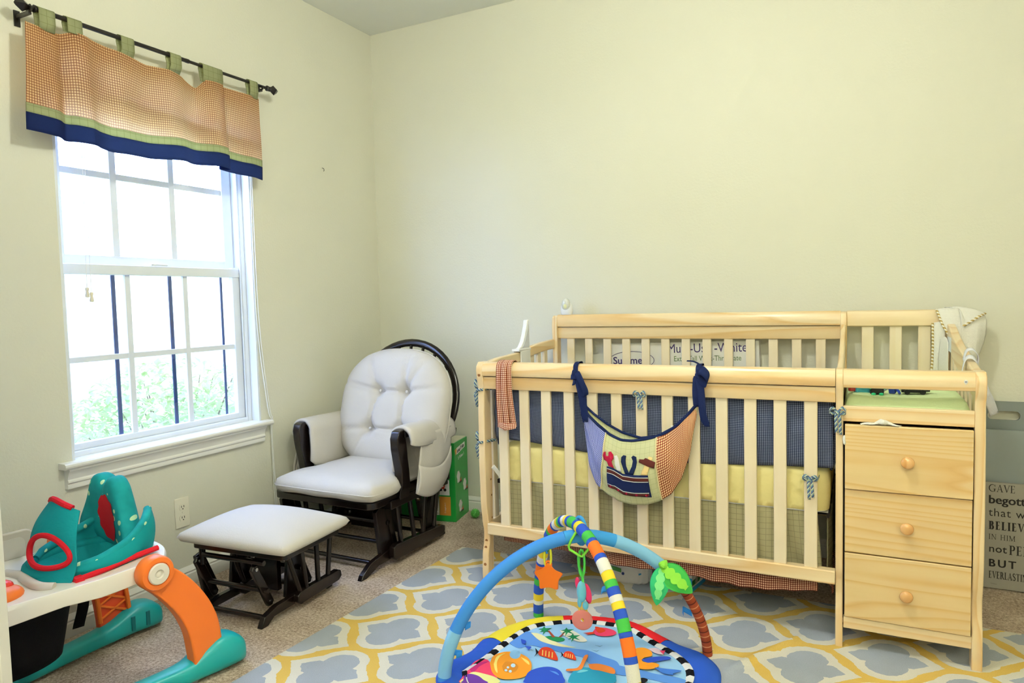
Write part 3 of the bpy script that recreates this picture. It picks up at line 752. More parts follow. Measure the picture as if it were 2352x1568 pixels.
def trike(b, F, cx, cz, s, mats=True):
    for dx in (-0.5, 0.5): b.cur = 1; b.prism([(cx+dx*s+q[0], cz-0.5*s+q[1]) for q in circ(0, 0, 0.33*s, n=12)], 'z', 0.0008, 0.0014, F)
    b.cur = 0; b.prism([(cx-0.5*s, cz-0.2*s), (cx+0.3*s, cz-0.35*s), (cx+0.55*s, cz+0.55*s), (cx+0.35*s, cz+0.6*s), (cx+0.1*s, cz+0.05*s), (cx-0.35*s, cz+0.15*s)], 'z', 0.0008, 0.0016, F)
    b.cur = 1; b.prism([(cx-0.4*s, cz), (cx-1.5*s, cz-0.55*s), (cx-1.5*s, cz-0.62*s), (cx-0.4*s, cz-0.1*s)], 'z', 0.0008, 0.0012, F); b.cur = 0
for i, (z0, z1) in enumerate(((0.345, 0.42), (0.245, 0.337), (0.15, 0.237))):
    r = fpanel('picture_panel', -0.175, -0.035, z0, z1, M_white)
    b = MB(); trike(b, FR, -0.075, (z0+z1)/2, 0.026); b.build('printed_tricycle', [M_redp, M_ink], r, None, smooth=0)
r = fpanel('caption_panel', -0.125, -0.100, 0.035, 0.142, M_white)
b = MB(); b.text('3 Trikes in 1', 0.0185, FR @ TM((-0.106, 0.040, 0.0009), pi/2)); b.build('lettering', plain('brown ink', '#7A5230', 0.6), r, None, smooth=0)
r = fpanel('orange_panel', -0.097, -0.030, 0.035, 0.142, M_orange_p)
b = MB(); b.text('3 stages in 1', 0.012, FR @ TM((-0.060, 0.048, 0.0009), pi/2)); b.build('lettering', M_white, r, None, smooth=0)
b = MB(); b.prism([(-0.165, 0.035), (-0.132, 0.035), (-0.132, 0.115), (-0.15, 0.11), (-0.165, 0.09)], 'y', -0.0008, 0.0005); b.build('orange_swirl', M_orange_p, tbx, None, smooth=0)
b = MB(); b.bb(-0.45, -0.40, -0.0008, 0.0005, 0.05, 0.09); b.build('orange_panel', M_orange_p, tbx, None, smooth=0)
b = MB(); b.prism(circ(-0.165, 0.16, 0.012), 'y', -0.0012, 0.0005); b.build('round_mark', M_orange_p, tbx, None, smooth=0)
SR = TM((0, 0, 0), pi/2) @ TM((0, 0, 0), 0, 0, pi/2)   # right face: x runs to the back, facing +x
r = MB(); r.prism([(0.035, 0.375), (0.165, 0.395), (0.165, 0.425), (0.035, 0.412)], 'z', 0.0, 0.0008, SR); r = r.build('name_label', M_white, tbx, None, smooth=0)
b = MB(); b.text('smarTrike', 0.030, SR @ TM((0.042, 0.383, 0.0009), 0.15), bold=0.0006, widen=0.9); b.build('lettering', M_ink, r, None, smooth=0)
b = MB(); b.prism([(0.01, 0.405), (0.035, 0.412), (0.035, 0.385), (0.018, 0.375)], 'z', 0.0, 0.0007, SR); b.build('orange_swirl', M_orange_p, tbx, None, smooth=0)
b = MB(); b.text('3 Trikes 1', 0.024, SR @ TM((0.055, 0.342, 0.0006), 0.12)); b.build('lettering', M_white, tbx, None, smooth=0)
for cy, cz in ((0.055, 0.245), (0.150, 0.180), (0.075, 0.075)):
    b = MB(); b.prism([(cy+(0.024+0.004*sin(5*a))*cos(a), cz+(0.034+0.004*cos(6*a))*sin(a)) for a in [2*pi*k/36 for k in range(36)]], 'z', 0.0, 0.0006, SR); r = b.build('printed_cloud', M_white, tbx, None, smooth=0)
    b = MB(); trike(b, SR, cy+0.03, cz-0.025, 0.020); b.build('printed_tricycle', [M_redp, M_ink], r, None, smooth=0)

# spiky ball
ball = thing('spiky_ball', 'small green spiky ball on the carpet beside the green box', 'ball', (0.722, -0.130, 0.0285))
M_lime = plain('lime rubber', '#63C45A', 0.35, 0.5, trans=0.3)
b = MB(); b.ell((0, 0, 0), (0.024, 0.024, 0.024), 20, 14); b.build('ball_body', M_lime, ball, None)
b = MB(); N = 110
for k in range(N):
    ph = math.acos(1-2*(k+0.5)/N); th = pi*(1+5**0.5)*k
    d = Vector((cos(th)*sin(ph), sin(th)*sin(ph), cos(ph))); b.tube([d*0.022, d*0.0285], [0.0022, 0.0008], 5)
tag(b.build('spikes', M_lime, ball, None), kind='stuff')
# ---------------------------------------------------------------- crib with changing table
PX = pine('varnished pine rail', 'x'); PZ = pine('varnished pine post', 'z', '#F1DDB6', '#E2BE88'); PY = pine('varnished pine end', 'y')
PS = pine('pale slat wood', 'z', '#F0E2C6', '#E9D5B0', 0.6, 0.4, 10, '#DCC090', 0.25)
PD = pine('pine drawer front', 'x', '#E4CB98', '#D9B478', 2.4, 0.3, 24, '#BC8440', 0.62, 3.2)
M_dark = plain('painted shade', '#1D1410', 0.8)
M_steel = plain('white enamel steel', '#E4E6EA', 0.35)
crib = thing('crib', 'natural pine crib joined to a changing table with three drawers', 'crib', (0, 0, 0), 0, frame=CRIB)
def cb(name, boxes, m, bevel=0.003, parent=crib, seg=2):
    b = MB()
    for q in boxes: b.bb(*q)
    return b.build(name, m, parent, None, smooth=0, bevel=bevel, seg=seg)
YF = -0.808
def post_profile(z0, pts):
    fr = [(YF+d, z) for z, d in pts]; return fr
# front left post, with the wavy front edge and its hardware holes
fpts = [(0.0, 0.004), (0.05, 0.0), (0.13, 0.004), (0.19, 0.020), (0.23, 0.022), (0.28, 0.010), (0.36, 0.0), (0.55, -0.004), (0.74, 0.0), (0.82, 0.004), (0.87, 0.006), (0.905, -0.006), (0.94, -0.010), (0.962, -0.004), (0.972, 0.010)]
def fpost(name, x0, x1, zt=0.972, depth=0.060):
    zs = [zt*k/60 for k in range(61)]
    poly = [(YF+curve1(fpts, z), z) for z in zs]+[(YF+depth, zt), (YF+depth+0.002, 0.9), (YF+depth, 0.30), (YF+depth-0.006, 0.0)]
    b = MB(); b.prism(poly, 'x', x0, x1); return b.build(name, PZ, crib, None, smooth=25, bevel=0.003)
p_ = fpost('front_post', 0.0, 0.030)
b = MB()
for z in (0.917, 0.188, 0.160, 0.088): b.prism(circ(0.014, z, 0.0065), 'y', YF+curve1(fpts, z)-0.0008, YF+0.03)
for y, z in ((YF+0.045, 0.455), (YF+0.047, 0.385), (YF+0.047, 0.285)): b.prism(circ(y, z, 0.0045), 'x', 0.028, 0.0306)
b.build('bolt_hole', plain('bolt hole', '#8A5A2E', 0.8), p_, None)
fpost('front_post', 1.792, 1.822)
fpost('middle_post', 1.395, 1.418)
# back posts
def bpost(name, x0, x1, zt):
    b = MB(); b.prism([(-0.012, 0), (-0.018, zt-0.14), (-0.024, zt-0.05), (-0.016, zt-0.008), (0.0, zt), (0.026, zt), (0.034, zt-0.02), (0.034, 0)], 'x', x0, x1); return b.build(name, PZ, crib, None, smooth=25, bevel=0.003)
bpost('back_post', 0.018, 0.046, 1.146); bpost('back_post', 1.395, 1.421, 1.147); bpost('back_post', 1.790, 1.820, 1.146)
# front rails
def rail(name, x0, x1, prof, m=PX): b = MB(); b.prism(prof, 'x', x0, x1); return b.build(name, m, crib, None, smooth=35, bevel=0.001)
topprof = [(YF+0.010, 0.911), (YF-0.006, 0.914), (YF-0.012, 0.930), (YF-0.010, 0.952), (YF+0.002, 0.968), (YF+0.018, 0.973), (YF+0.040, 0.970), (YF+0.048, 0.958), (YF+0.046, 0.911)]
rail('front_top_rail', 0.030, 1.394, topprof)
rail('front_rail_board', 0.030, 1.394, [(YF+0.006, 0.857), (YF+0.004, 0.860), (YF+0.004, 0.909), (YF+0.034, 0.909), (YF+0.034, 0.857)])
rail('front_bottom_rail', 0.030, 1.394, [(YF+0.006, 0.222), (YF+0.003, 0.226), (YF+0.003, 0.266), (YF+0.006, 0.270), (YF+0.036, 0.270), (YF+0.036, 0.222)])
for k in range(13):
    x = 0.091+0.1003*k; cb('slat', [(x, x+0.043, YF+0.012, YF+0.028, 0.268, 0.860)], PS, 0.003)
# back rails and slats
bprof = [(0.0, 1.085), (-0.014, 1.088), (-0.018, 1.105), (-0.014, 1.135), (-0.002, 1.150), (0.020, 1.151), (0.030, 1.140), (0.030, 1.085)]
rail('back_top_rail', 0.044, 1.396, bprof)
rail('back_rail_board', 0.044, 1.396, [(0.0, 1.025), (-0.002, 1.028), (-0.002, 1.083), (0.026, 1.083), (0.026, 1.025)])
rail('back_bottom_rail', 0.044, 1.396, [(0.0, 0.222), (0.0, 0.27), (0.026, 0.27), (0.026, 0.222)])
for k in range(13):
    x = 0.091+0.1003*k; cb('slat', [(x, x+0.041, 0.005, 0.019, 0.268, 1.03)], PS, 0.003)
# left end
def endrail(x0, x1, pts, h, m=PY, name='end_top_rail'):
    P = spline([(y, z, 0) for y, z in pts], 6); poly = [(q.x, q.y) for q in P]+[(q.x, q.y-h) for q in P[::-1]]
    b = MB(); b.prism(poly, 'x', x0, x1); return b.build(name, m, crib, None, smooth=40, bevel=0.005, seg=3)
LR = [(-0.765, 0.966), (-0.65, 0.978), (-0.52, 0.983), (-0.42, 0.989), (-0.30, 1.005), (-0.16, 1.016), (-0.008, 1.021)]
endrail(0.004, 0.030, LR, 0.048)
cb('end_bottom_rail', [(0.004, 0.028, -0.76, -0.01, 0.222, 0.272)], PY)
for k in range(8):
    y = -0.70+0.083*k; zt = lin1(LR, y)-0.03; cb('end_slat', [(0.010, 0.024, y-0.02, y+0.02, 0.262, zt)], PS, 0.003)
# right end of the changing table
RR = [(-0.765, 0.967), (-0.62, 0.985), (-0.48, 1.005), (-0.34, 1.026), (-0.22, 1.050), (-0.12, 1.078), (-0.01, 1.100)]
endrail(1.792, 1.820, RR, 0.085)
for k in range(7):
    y = -0.70+0.10*k; zt = lin1(RR, y)-0.06; cb('end_slat', [(1.798, 1.813, y-0.022, y+0.022, 0.80, zt)], PS, 0.003)
cb('warning_label', [(1.7908, 1.7918, -0.19, -0.07, 0.985, 1.042)], plain('white paper label', '#E9EEF4', 0.6), 0)
# divider between crib and changing table
DR = [(-0.765, 0.968), (-0.62, 0.972), (-0.45, 0.985), (-0.30, 1.005), (-0.16, 1.030), (-0.06, 1.065), (-0.012, 1.10)]
endrail(1.396, 1.416, DR, 0.075, name='divider_top_rail')
cb('divider_panel', [(1.398, 1.414, -0.75, -0.005, 0.075, 0.86)], PY, 0.001)
for k in range(6):
    y = -0.66+0.11*k; cb('end_slat', [(1.399, 1.413, y-0.02, y+0.02, 0.85, lin1(DR, y)-0.05)], PS, 0.003)
# changing table
rail('changer_front_rail', 1.418, 1.792, [(YF+0.014, 0.908), (YF-0.002, 0.911), (YF-0.007, 0.930), (YF-0.005, 0.954), (YF+0.006, 0.969), (YF+0.02, 0.973), (YF+0.036, 0.968), (YF+0.040, 0.908)])
rail('changer_back_rail', 1.421, 1.790, [(0.0, 1.080), (-0.008, 1.084), (-0.010, 1.110), (-0.004, 1.145), (0.006, 1.150), (0.028, 1.150), (0.028, 1.080)])
for x0 in (1.479, 1.586, 1.693): cb('slat', [(x0, x0+0.047, 0.004, 0.019, 0.80, 1.085)], PS, 0.003)
cb('tray_front', [(1.418, 1.792, YF+0.004, YF+0.024, 0.795, 0.847)], PX, 0.002)
cb('tray_board', [(1.418, 1.792, YF+0.024, 0.0, 0.80, 0.815)], PX, 0.001)
cb('cabinet_side', [(1.418, 1.4215, YF+0.03, -0.01, 0.075, 0.80), (1.789, 1.792, YF+0.03, -0.01, 0.075, 0.80)], M_dark, 0)  # near-black sheets: the shade of the gaps beside the drawers, put into the colour
cb('cabinet_back', [(1.418, 1.792, -0.012, -0.004, 0.075, 0.80)], PX, 0)
cb('side_board', [(1.798, 1.814, -0.75, -0.005, 0.075, 0.80)], PY, 0.001)
cb('plinth', [(1.420, 1.792, YF+0.004, YF+0.024, 0.076, 0.116)], PX, 0.002)
cb('cabinet_floor', [(1.418, 1.792, YF+0.024, -0.01, 0.086, 0.10)], PX, 0)
M_knob = pine('turned knob wood', 'z', '#E3B67C', '#D09A5A', 0.6, 0.2)
for z0, z1, yf, zk in ((0.567, 0.7875, YF-0.014, 0.675), (0.3475, 0.563, YF-0.003, 0.454), (0.119, 0.3435, YF-0.003, 0.227)):
    d = cb('drawer', [(1.4235, 1.7885, yf, yf+0.018, z0, z1)], PD, 0.0025)
    cb('drawer_box', [(1.432, 1.436, yf+0.018, -0.10, z0+0.01, z1-0.04), (1.776, 1.780, yf+0.018, -0.10, z0+0.01, z1-0.04), (1.432, 1.780, yf+0.018, -0.10, z0+0.01, z0+0.016)], PX, 0, d)
    b = MB(); b.lathe([(0.0, 0.0), (0.009, 0.0), (0.008, 0.008), (0.010, 0.012), (0.0175, 0.016), (0.0200, 0.021), (0.0185, 0.027), (0.012, 0.031), (0.0, 0.032)], 24, TM((1.607, yf, zk), 0, 0, pi/2)); b.build('knob', M_knob, d, None, smooth=50)
b = MB(); b.prism([(1.760, 0.9395), (1.7615, 0.945), (1.7655, 0.9475), (1.770, 0.945), (1.7715, 0.9395), (1.7655, 0.931)], 'y', YF-0.0088, YF-0.006); s_ = b.build('round_sticker', M_white, crib, None, smooth=0)
b = MB(); b.prism(circ(1.7655, 0.9405, 0.0032), 'y', YF-0.0092, YF-0.0085); b.build('sticker_mark', plain('grey print', '#8A8A90', 0.6), s_, None, smooth=0)
# mattress support hanger at the left end
b = MB(); b.tube([(0.034, YF+0.055, 0.508), (0.050, YF+0.075, 0.482)], 0.008, 10); b.prism([(0.030, 0.502), (0.040, 0.516), (0.085, 0.470), (0.085, 0.452), (0.070, 0.455)], 'y', YF+0.058, YF+0.063); b.build('hanger_bracket', M_steel, crib, None, bevel=0.001)
cb('support_rod', [(0.058, 0.062, YF+0.09, YF+0.094, 0.27, 0.66)], M_steel, 0)
cb('support_frame', [(0.05, 1.375, -0.70, -0.69, 0.435, 0.452), (0.05, 1.375, -0.06, -0.05, 0.435, 0.452), (0.05, 0.06, -0.74, -0.05, 0.435, 0.452), (1.365, 1.375, -0.74, -0.05, 0.435, 0.452)], M_dark, 0)  # coloured near-black so the frame sinks into the shade under the mattress

# ---------------------------------------------------------------- mattress
M_yel = cloth('yellow cotton sheet', '#F0E3A0', 0.7, 0.3, 60, 0.04)
mt = thing('crib_mattress', 'crib mattress in a wrinkled yellow fitted sheet', 'mattress', (0.71, -0.40, 0.452), 0, frame=CRIB)
def mside(u, v):
    # outline of the mattress, side wall with wrinkles
    per = rrect(0.062, 1.374, -0.752, -0.045, 0.05, 6)
    n = len(per); k = u*n; i = int(k) % n; t = k-int(k); a, c = per[i], per[(i+1) % n]
    x, y = lerp(a[0], c[0], t), lerp(a[1], c[1], t)
    w = 0.004*sin(70*x+18*v)*sin(3+11*x)*sin(pi*v)+0.003*sin(38*x-25*v)*sin(pi*v)
    return (x, y-w, lerp(0.470, 0.600, v))
b = MB()
per = rrect(0.062, 1.374, -0.752, -0.045, 0.05, 6)
dense = []
for (a, c) in zip(per, per[1:]+per[:1]):
    L = math.hypot(c[0]-a[0], c[1]-a[1]); m = max(1, int(L/0.012))
    dense += [(lerp(a[0], c[0], k/m), lerp(a[1], c[1], k/m)) for k in range(m)]
N = len(dense); rows = [(0.458, 0.006), (0.460, 0.001), (0.480, -0.001), (0.505, -0.002), (0.525, -0.003), (0.545, -0.003), (0.565, -0.002), (0.585, 0.001), (0.597, 0.006), (0.602, 0.014)]
vs = []
for r_, (z, ins) in enumerate(rows):
    for (x, y) in dense:
        cx_, cy_ = 0.718, -0.4; w = 0.006*sin(64*x+110*(z-0.47))*sin(3+11*x)+0.0035*sin(150*x-150*(z-0.47))
        w *= sin(pi*r_/(len(rows)-1))
        vs.append((x+math.copysign(1, cx_-x)*ins*(abs(x-cx_) > 0.60), y+math.copysign(1, cy_-y)*(ins+w)*(abs(y-cy_) > 0.30), z))
fs = [(i*N+k, i*N+(k+1) % N, (i+1)*N+(k+1) % N, (i+1)*N+k) for i in range(len(rows)-1) for k in range(N)]+[tuple((len(rows)-1)*N+k for k in range(N))]
b.add(vs, fs); b.build('fitted_sheet', M_yel, mt, CRIB, smooth=60)
b = MB(); b.prism(rrect(0.068, 1.368, -0.748, -0.05, 0.05), 'z', 0.4535, 0.4600); b.build('mattress_base', plain('white mattress base', '#E6E6EC', 0.7), mt, CRIB, smooth=40, bevel=0.003)

# ---------------------------------------------------------------- bumper with ties
M_ging_navy = gingham('navy gingham bumper', '#8C94AC', '#161C30', 0.0064, mid='#434C6C')
M_tie = None
t = NT('striped tie cloth'); x, y, z = t.sep(t.coord('UV'))
f = t.math('FRACT', t.math('MULTIPLY', t.math('ADD', x, t.math('MULTIPLY', y, 0.8)), 75))
t.base(t.ramp(f, [(0.0, '#46597E'), (0.35, '#D5D8BE'), (0.55, '#8FA590'), (0.8, '#5A7898')], 'CONSTANT'), 0.85, 0.2); M_tie = t.m
bp = thing('crib_bumper', 'quilted navy gingham bumper tied inside the crib slats', 'bumper', (0.71, -0.40, 0.604), 0, frame=CRIB)
def bpanel(name, P0, P1, nrm, zb=0.606, zt=0.872):
    P0, P1, nrm = Vector(P0), Vector(P1), Vector(nrm); L = (P1-P0).length
    def fn(u, v):
        s = u*L; tuftf = abs(sin(pi*s/0.165))**0.5
        puff = 0.020*(sin(pi*v)**0.6)*(0.25+0.75*tuftf)+0.005*sin(31*s+8*v)*sin(11*v)
        sag = 0.012*sin(s*5.1+1)*(1-v)+0.020*max(0, 1-abs(s)/0.4)*(1-v) if name == 'front_panel' else 0
        q = P0.lerp(P1, u)+nrm*puff; return (q.x, q.y, lerp(zb+sag, zt, v))
    b = MB(); b.sheet(fn, int(L*70), 20); o = b.build(name, M_ging_navy, bp, CRIB, smooth=80, solid=0.008, offset=0.0)
    return o
bpanel('front_panel', (0.055, -0.746, 0), (1.385, -0.746, 0), (0, -1, 0))
bpanel('back_panel', (0.055, -0.030, 0), (1.385, -0.030, 0), (0, -1, 0))
bpanel('left_panel', (0.060, -0.735, 0), (0.060, -0.045, 0), (-1, 0, 0))
bpanel('right_panel', (1.378, -0.735, 0), (1.378, -0.045, 0), (1, 0, 0))
def bow_tie(x, y, z, s=1.0, ny=-1, tails=True, long=0.055, seed=0):
    rnd = random.Random(seed)
    b = MB(); w = 0.010*s
    def strip(path, wd=(0, 0.3, 1)):
        P = spline(path, 5); n = len(P)-1; W = Vector(wd).normalized()
        b.sheet(lambda u, v: P[int(round(v*n))]+W*(u-0.5)*w, 2, n)
    for sg in (-1, 1):
        h = rnd.uniform(0.012, 0.022)*s
        strip([(x, y-0.004, z), (x+sg*0.014*s, y-0.012, z+h*0.9), (x+sg*0.026*s, y-0.014, z+h*0.5), (x+sg*0.024*s, y-0.008, z-0.002), (x+sg*0.010*s, y-0.006, z-0.003), (x, y-0.005, z)])
        strip([(x, y-0.006, z), (x+sg*0.006*s, y-0.010, z-0.015*s), (x+sg*(0.010 if sg > 0 else 0.003)*s, y-0.008, z-long*s*rnd.uniform(0.6, 1.0))], (1, 0, 0))
    b.ell((x, y-0.007, z), (0.007*s, 0.006*s, 0.007*s), 10, 8)
    return b
def add_tie(x, y, z, s=1.0, long=0.055, seed=0, wrap=None):
    b = bow_tie(x, y, z, s, long=long, seed=seed)
    if wrap:
        P = [Vector(q) for q in wrap]; n = len(P)-1
        b.sheet(lambda u, v: P[int(round(v*n))]+Vector((0, 0, (u-0.5)*0.009)), 1, n)
    for i in range(len(b.v)):
        if i not in b.uv: b.uv[i] = (b.v[i].x, b.v[i].z)
    b.build('tie', M_tie, bp, CRIB, smooth=60, solid=0.0012)
add_tie(0.714, YF+0.004, 0.858, 0.95, 0.07, 3, [(0.690, YF+0.05, 0.858), (0.692, YF+0.008, 0.858), (0.714, YF+0.004, 0.858), (0.738, YF+0.008, 0.858), (0.740, YF+0.05, 0.858)])
add_tie(1.401, YF-0.006, 0.826, 0.95, 0.08, 5, [(1.385, YF+0.06, 0.826), (1.392, YF-0.004, 0.826), (1.421, YF-0.004, 0.826), (1.424, YF+0.05, 0.83)])
add_tie(1.315, YF+0.004, 0.588, 0.92, 0.08, 8, [(1.290, YF+0.05, 0.588), (1.292, YF+0.008, 0.588), (1.340, YF+0.008, 0.588), (1.342, YF+0.05, 0.588)])
for z, sd in ((0.852, 11), (0.625, 13)):
    b = MB()
    P = [Vector(q) for q in ((0.050, YF+0.066, z), (0.030, YF+0.063, z), (0.002, YF+0.02, z), (-0.004, YF-0.004, z), (0.02, YF-0.010, z+0.002), (0.034, YF+0.03, z+0.002), (0.045, YF+0.06, z))]
    n = len(P)-1; b.sheet(lambda u, v: P[int(round(v*n))]+Vector((0, 0, (u-0.5)*0.011)), 1, n)
    for (dx, dz, l) in ((-0.010, 0.02, 0.045), (-0.012, -0.02, -0.05), (-0.006, -0.03, -0.075)):
        Q = [Vector((-0.004, YF+0.01, z)), Vector((-0.004+dx, YF+0.006, z+dz)), Vector((-0.006+dx*0.6, YF+0.012, z+l))]
        b.sheet(lambda u, v: Q[int(round(v*2))]+Vector(((u-0.5)*0.011, (u-0.5)*0.006, 0)), 1, 2)
    b.build('tie', M_tie, bp, CRIB, smooth=60, solid=0.0012)

# ---------------------------------------------------------------- crib skirt
M_green = windowpane('olive windowpane cotton', '#A69F7C', '#66644A', 0.021, 0.075)
M_ruf = gingham('rust gingham ruffle', '#D8C0A4', '#42140F', 0.0075, mid='#8A4C3C')
sk = thing('crib_skirt', 'olive windowpane crib skirt with a rust gingham ruffle', 'skirt', (0.70, -0.748, 0.15), 0, frame=CRIB)
def skirt(u, v):
    x = lerp(0.085, 1.335, u); f = 0.010*sin(19*x+1.2*sin(5*x))+0.006*sin(43*x+3*v)
    if x > 1.06: f += 0.016*sin(55*(x-1.06)+5*v)*(x-1.06)/0.27
    if x < 0.30: f += 0.008*sin(60*x+5*v)
    return (x+(0.02*(1-v) if x > 1.2 else 0), -0.742-0.012*(1-v)*0-f*(1-0.75*v), lerp(0.205, 0.4535, v))
b = MB(); b.sheet(skirt, 150, 12); b.build('skirt_panel', M_green, sk, CRIB, smooth=80, solid=0.002)
def ruffle(u, v):
    x = lerp(0.080, 1.337, u); f = 0.006*sin(27*x+2*sin(7*x))+0.005*sin(66*x)
    zb = lin1([(0.08, 0.185), (0.37, 0.178), (0.5, 0.162), (0.65, 0.152), (0.9, 0.156), (1.07, 0.142), (1.2, 0.152), (1.337, 0.168)], x)
    return (x, -0.745-f*(1-0.7*v)-0.008*(1-v), lerp(zb, 0.212, v))
b = MB(); b.sheet(ruffle, 170, 7); b.build('ruffle', M_ruf, sk, CRIB, smooth=80, solid=0.002)
def side(u, v):
    y = lerp(-0.72, -0.08, u); return (1.372+0.008*sin(30*y), y, lerp(0.20, 0.452, v))
b = MB(); b.sheet(side, 40, 6); e_ = b.build('end_panel', M_green, sk, CRIB, smooth=80, solid=0.002)
b = MB(); b.sheet(lambda u, v: (1.374+0.014*sin(34*lerp(-0.72, -0.08, u)), lerp(-0.72, -0.08, u), lerp(0.155, 0.21, v)), 40, 4); b.build('end_ruffle', M_ruf, sk, CRIB, smooth=80, solid=0.002)
b = MB(); b.sheet(lambda u, v: (0.064+0.006*sin(30*u), lerp(-0.72, -0.08, u), lerp(0.20, 0.452, v)), 40, 6); b.build('end_panel', M_green, sk, CRIB, smooth=80, solid=0.002)
b = MB(); b.bb(0.07, 1.37, -0.735, -0.06, 0.4525, 0.4530); b.build('platform_sheet', cloth('white platform cloth', '#E4E2DA'), sk, CRIB, smooth=0)

# ---------------------------------------------------------------- hanging pocket organiser
M_navy = cloth('navy cotton', '#18244E', 0.85, 0.3, 120, 0.12)
M_blueg = gingham('blue gingham pocket', '#C9CFEA', '#2B3170', 0.0062, mid='#6C77BE')
M_rustg = gingham('rust gingham pocket', '#EFDCAE', '#6B2A22', 0.0085, mid='#B5704C')
M_sage = windowpane('sage windowpane pocket', '#C3C498', '#8F9468', 0.020, 0.05)
org = thing('pocket_organiser', 'fabric tool-pocket organiser tied by navy bows to the crib front rail', 'organiser', (0.70, -0.84, 0.444), 0, frame=CRIB)
TOPF = [(0.0, 0.800), (0.05, 0.775), (0.14, 0.737), (0.24, 0.705), (0.36, 0.686), (0.46, 0.686), (0.56, 0.694), (0.64, 0.704), (0.74, 0.722), (0.84, 0.755), (0.93, 0.798), (1.0, 0.835)]
BOTF = [(0.0, 0.780), (0.02, 0.66), (0.05, 0.575), (0.12, 0.505), (0.22, 0.467), (0.33, 0.448), (0.45, 0.441), (0.57, 0.444), (0.68, 0.462), (0.78, 0.492), (0.87, 0.555), (0.94, 0.655), (1.0, 0.815)]
def orgp(u, v, lift=0.0):
    x = lerp(0.490, 0.935, u)
    zt, zb = lin1(TOPF, u), lin1(BOTF, u)
    z = lerp(zb, zt, v); belly = 0.058*(sin(pi*min(1, max(0, u)))**0.8)*(sin(pi*min(1, 0.12+v*0.80))**0.8)
    rip = 0.004*sin(48*x+14*v)*(1-v*0.3)*(u < 0.3)+0.006*sin(40*x+30*z)*(u > 0.68)+0.003*sin(26*x-22*z)
    return Vector((x+0.0*v, YF-0.018-belly-rip-lift, z))
def seam(u0, v): return u0+((-0.05 if u0 < 0.4 else 0.045)*(1-v)**1.5 if 0 < u0 < 1 else 0)
def orgpanel(name, u0, u1, m, n):
    b = MB(); b.sheet(lambda u, v: orgp(lerp(seam(u0, v), seam(u1, v), u), v), n, 26); return b.build(name, m, org, CRIB, smooth=80, solid=0.002)
orgpanel('blue_gingham_panel', 0.0, 0.215, M_blueg, 14); orgpanel('green_front_panel', 0.215, 0.665, M_sage, 26); orgpanel('rust_gingham_panel', 0.665, 1.0, M_rustg, 20)
M_cordy = plain('cream piping', '#E0D2A0', 0.8)
for u0 in (0.215, 0.665):
    b = MB(); b.tube([orgp(seam(u0, k/20), k/20, 0.002) for k in range(21)], 0.0028, 8); b.build('piping', M_cordy, org, CRIB)
b = MB(); b.tube([orgp(k/40, 1.0, 0.001) for k in range(41)], 0.0055, 8); b.build('front_binding', M_navy, org, CRIB)
BACKT = [(0.0, 0.815), (0.10, 0.778), (0.22, 0.742), (0.36, 0.712), (0.52, 0.696), (0.66, 0.705), (0.8, 0.742), (0.92, 0.795), (1.0, 0.838)]
b = MB(); b.sheet(lambda u, v: (lerp(0.490, 0.935, u), YF-0.016-0.004*sin(pi*u), lerp(lin1(BOTF, u), lin1(BACKT, u), v)), 40, 8); b.build('back_panel', M_sage, org, CRIB, smooth=80, solid=0.002)
b = MB(); b.tube([(lerp(0.490, 0.935, k/40), YF-0.019-0.004*sin(pi*k/40), lin1(BACKT, k/40)) for k in range(41)], 0.0050, 8); b.build('back_binding', M_navy, org, CRIB)
# applique
def onbag(x, z, lift):
    u = (x-0.490)/0.445; zt, zb = lin1(TOPF, u), lin1(BOTF, u); v = (z-zb)/(zt-zb); return orgp(u, v, lift)
def applique(name, poly, m, parent, lift=0.003, depth=0.002, grid=0.007):
    """flat cloth shape laid on the belly of the bag"""
    xs = [q[0] for q in poly]; zs = [q[1] for q in poly]
    bm = bmesh.new(); vs = [bm.verts.new((q[0], q[1], 0)) for q in poly]; bm.faces.new(vs)
    for ax, lo_, hi_ in ((0, min(xs), max(xs)), (1, min(zs), max(zs))):
        c = lo_+grid
        while c < hi_:
            no = (1, 0, 0) if ax == 0 else (0, 1, 0); co = (c, 0, 0) if ax == 0 else (0, c, 0)
            bmesh.ops.bisect_plane(bm, geom=bm.verts[:]+bm.edges[:]+bm.faces[:], plane_co=co, plane_no=no); c += grid
    bm.verts.index_update()
    b = MB(); b.add([onbag(q.co.x, q.co.y, lift) for q in bm.verts], [tuple(w.index for w in f.verts) for f in bm.faces]); bm.free()
    return b.build(name, m, parent, CRIB, smooth=80, solid=depth)
M_brown = cloth('brown felt', '#5A2A26'); M_red = cloth('crimson felt', '#B01F3E'); M_tan = cloth('tan felt', '#E4C888'); M_wht = cloth('white felt', '#E6E4DA')
M_navyf = cloth('dark navy felt', '#1B2748')
def P4(px, py):
    # pixels of the close-up of the bag -> crib x, z
    return (0.5725+(px-390)*0.0002625-0.012, 0.7025-(py-80)*0.0002510+0.034)
pk = applique('toolbox_pocket', [P4(535, 680), P4(655, 700), P4(790, 765), P4(960, 765), P4(1165, 750), P4(1180, 920), P4(1195, 1095), P4(1000, 1095), P4(820, 1075), P4(660, 1025), P4(535, 985)], M_navy, org, 0.006)
for (y0, y1, m) in ((30, 90, M_brown), (290, 330, M_brown)):
    applique('brown_band', [P4(538, 680+y0), P4(655, 700+y0), P4(790, 765+y0), P4(960, 768+y0), P4(1168, 750+y0), P4(1170, 750+y1), P4(960, 768+y1), P4(790, 765+y1), P4(655, 700+y1), P4(538, 680+y1)], m, pk, 0.0075, 0.001)
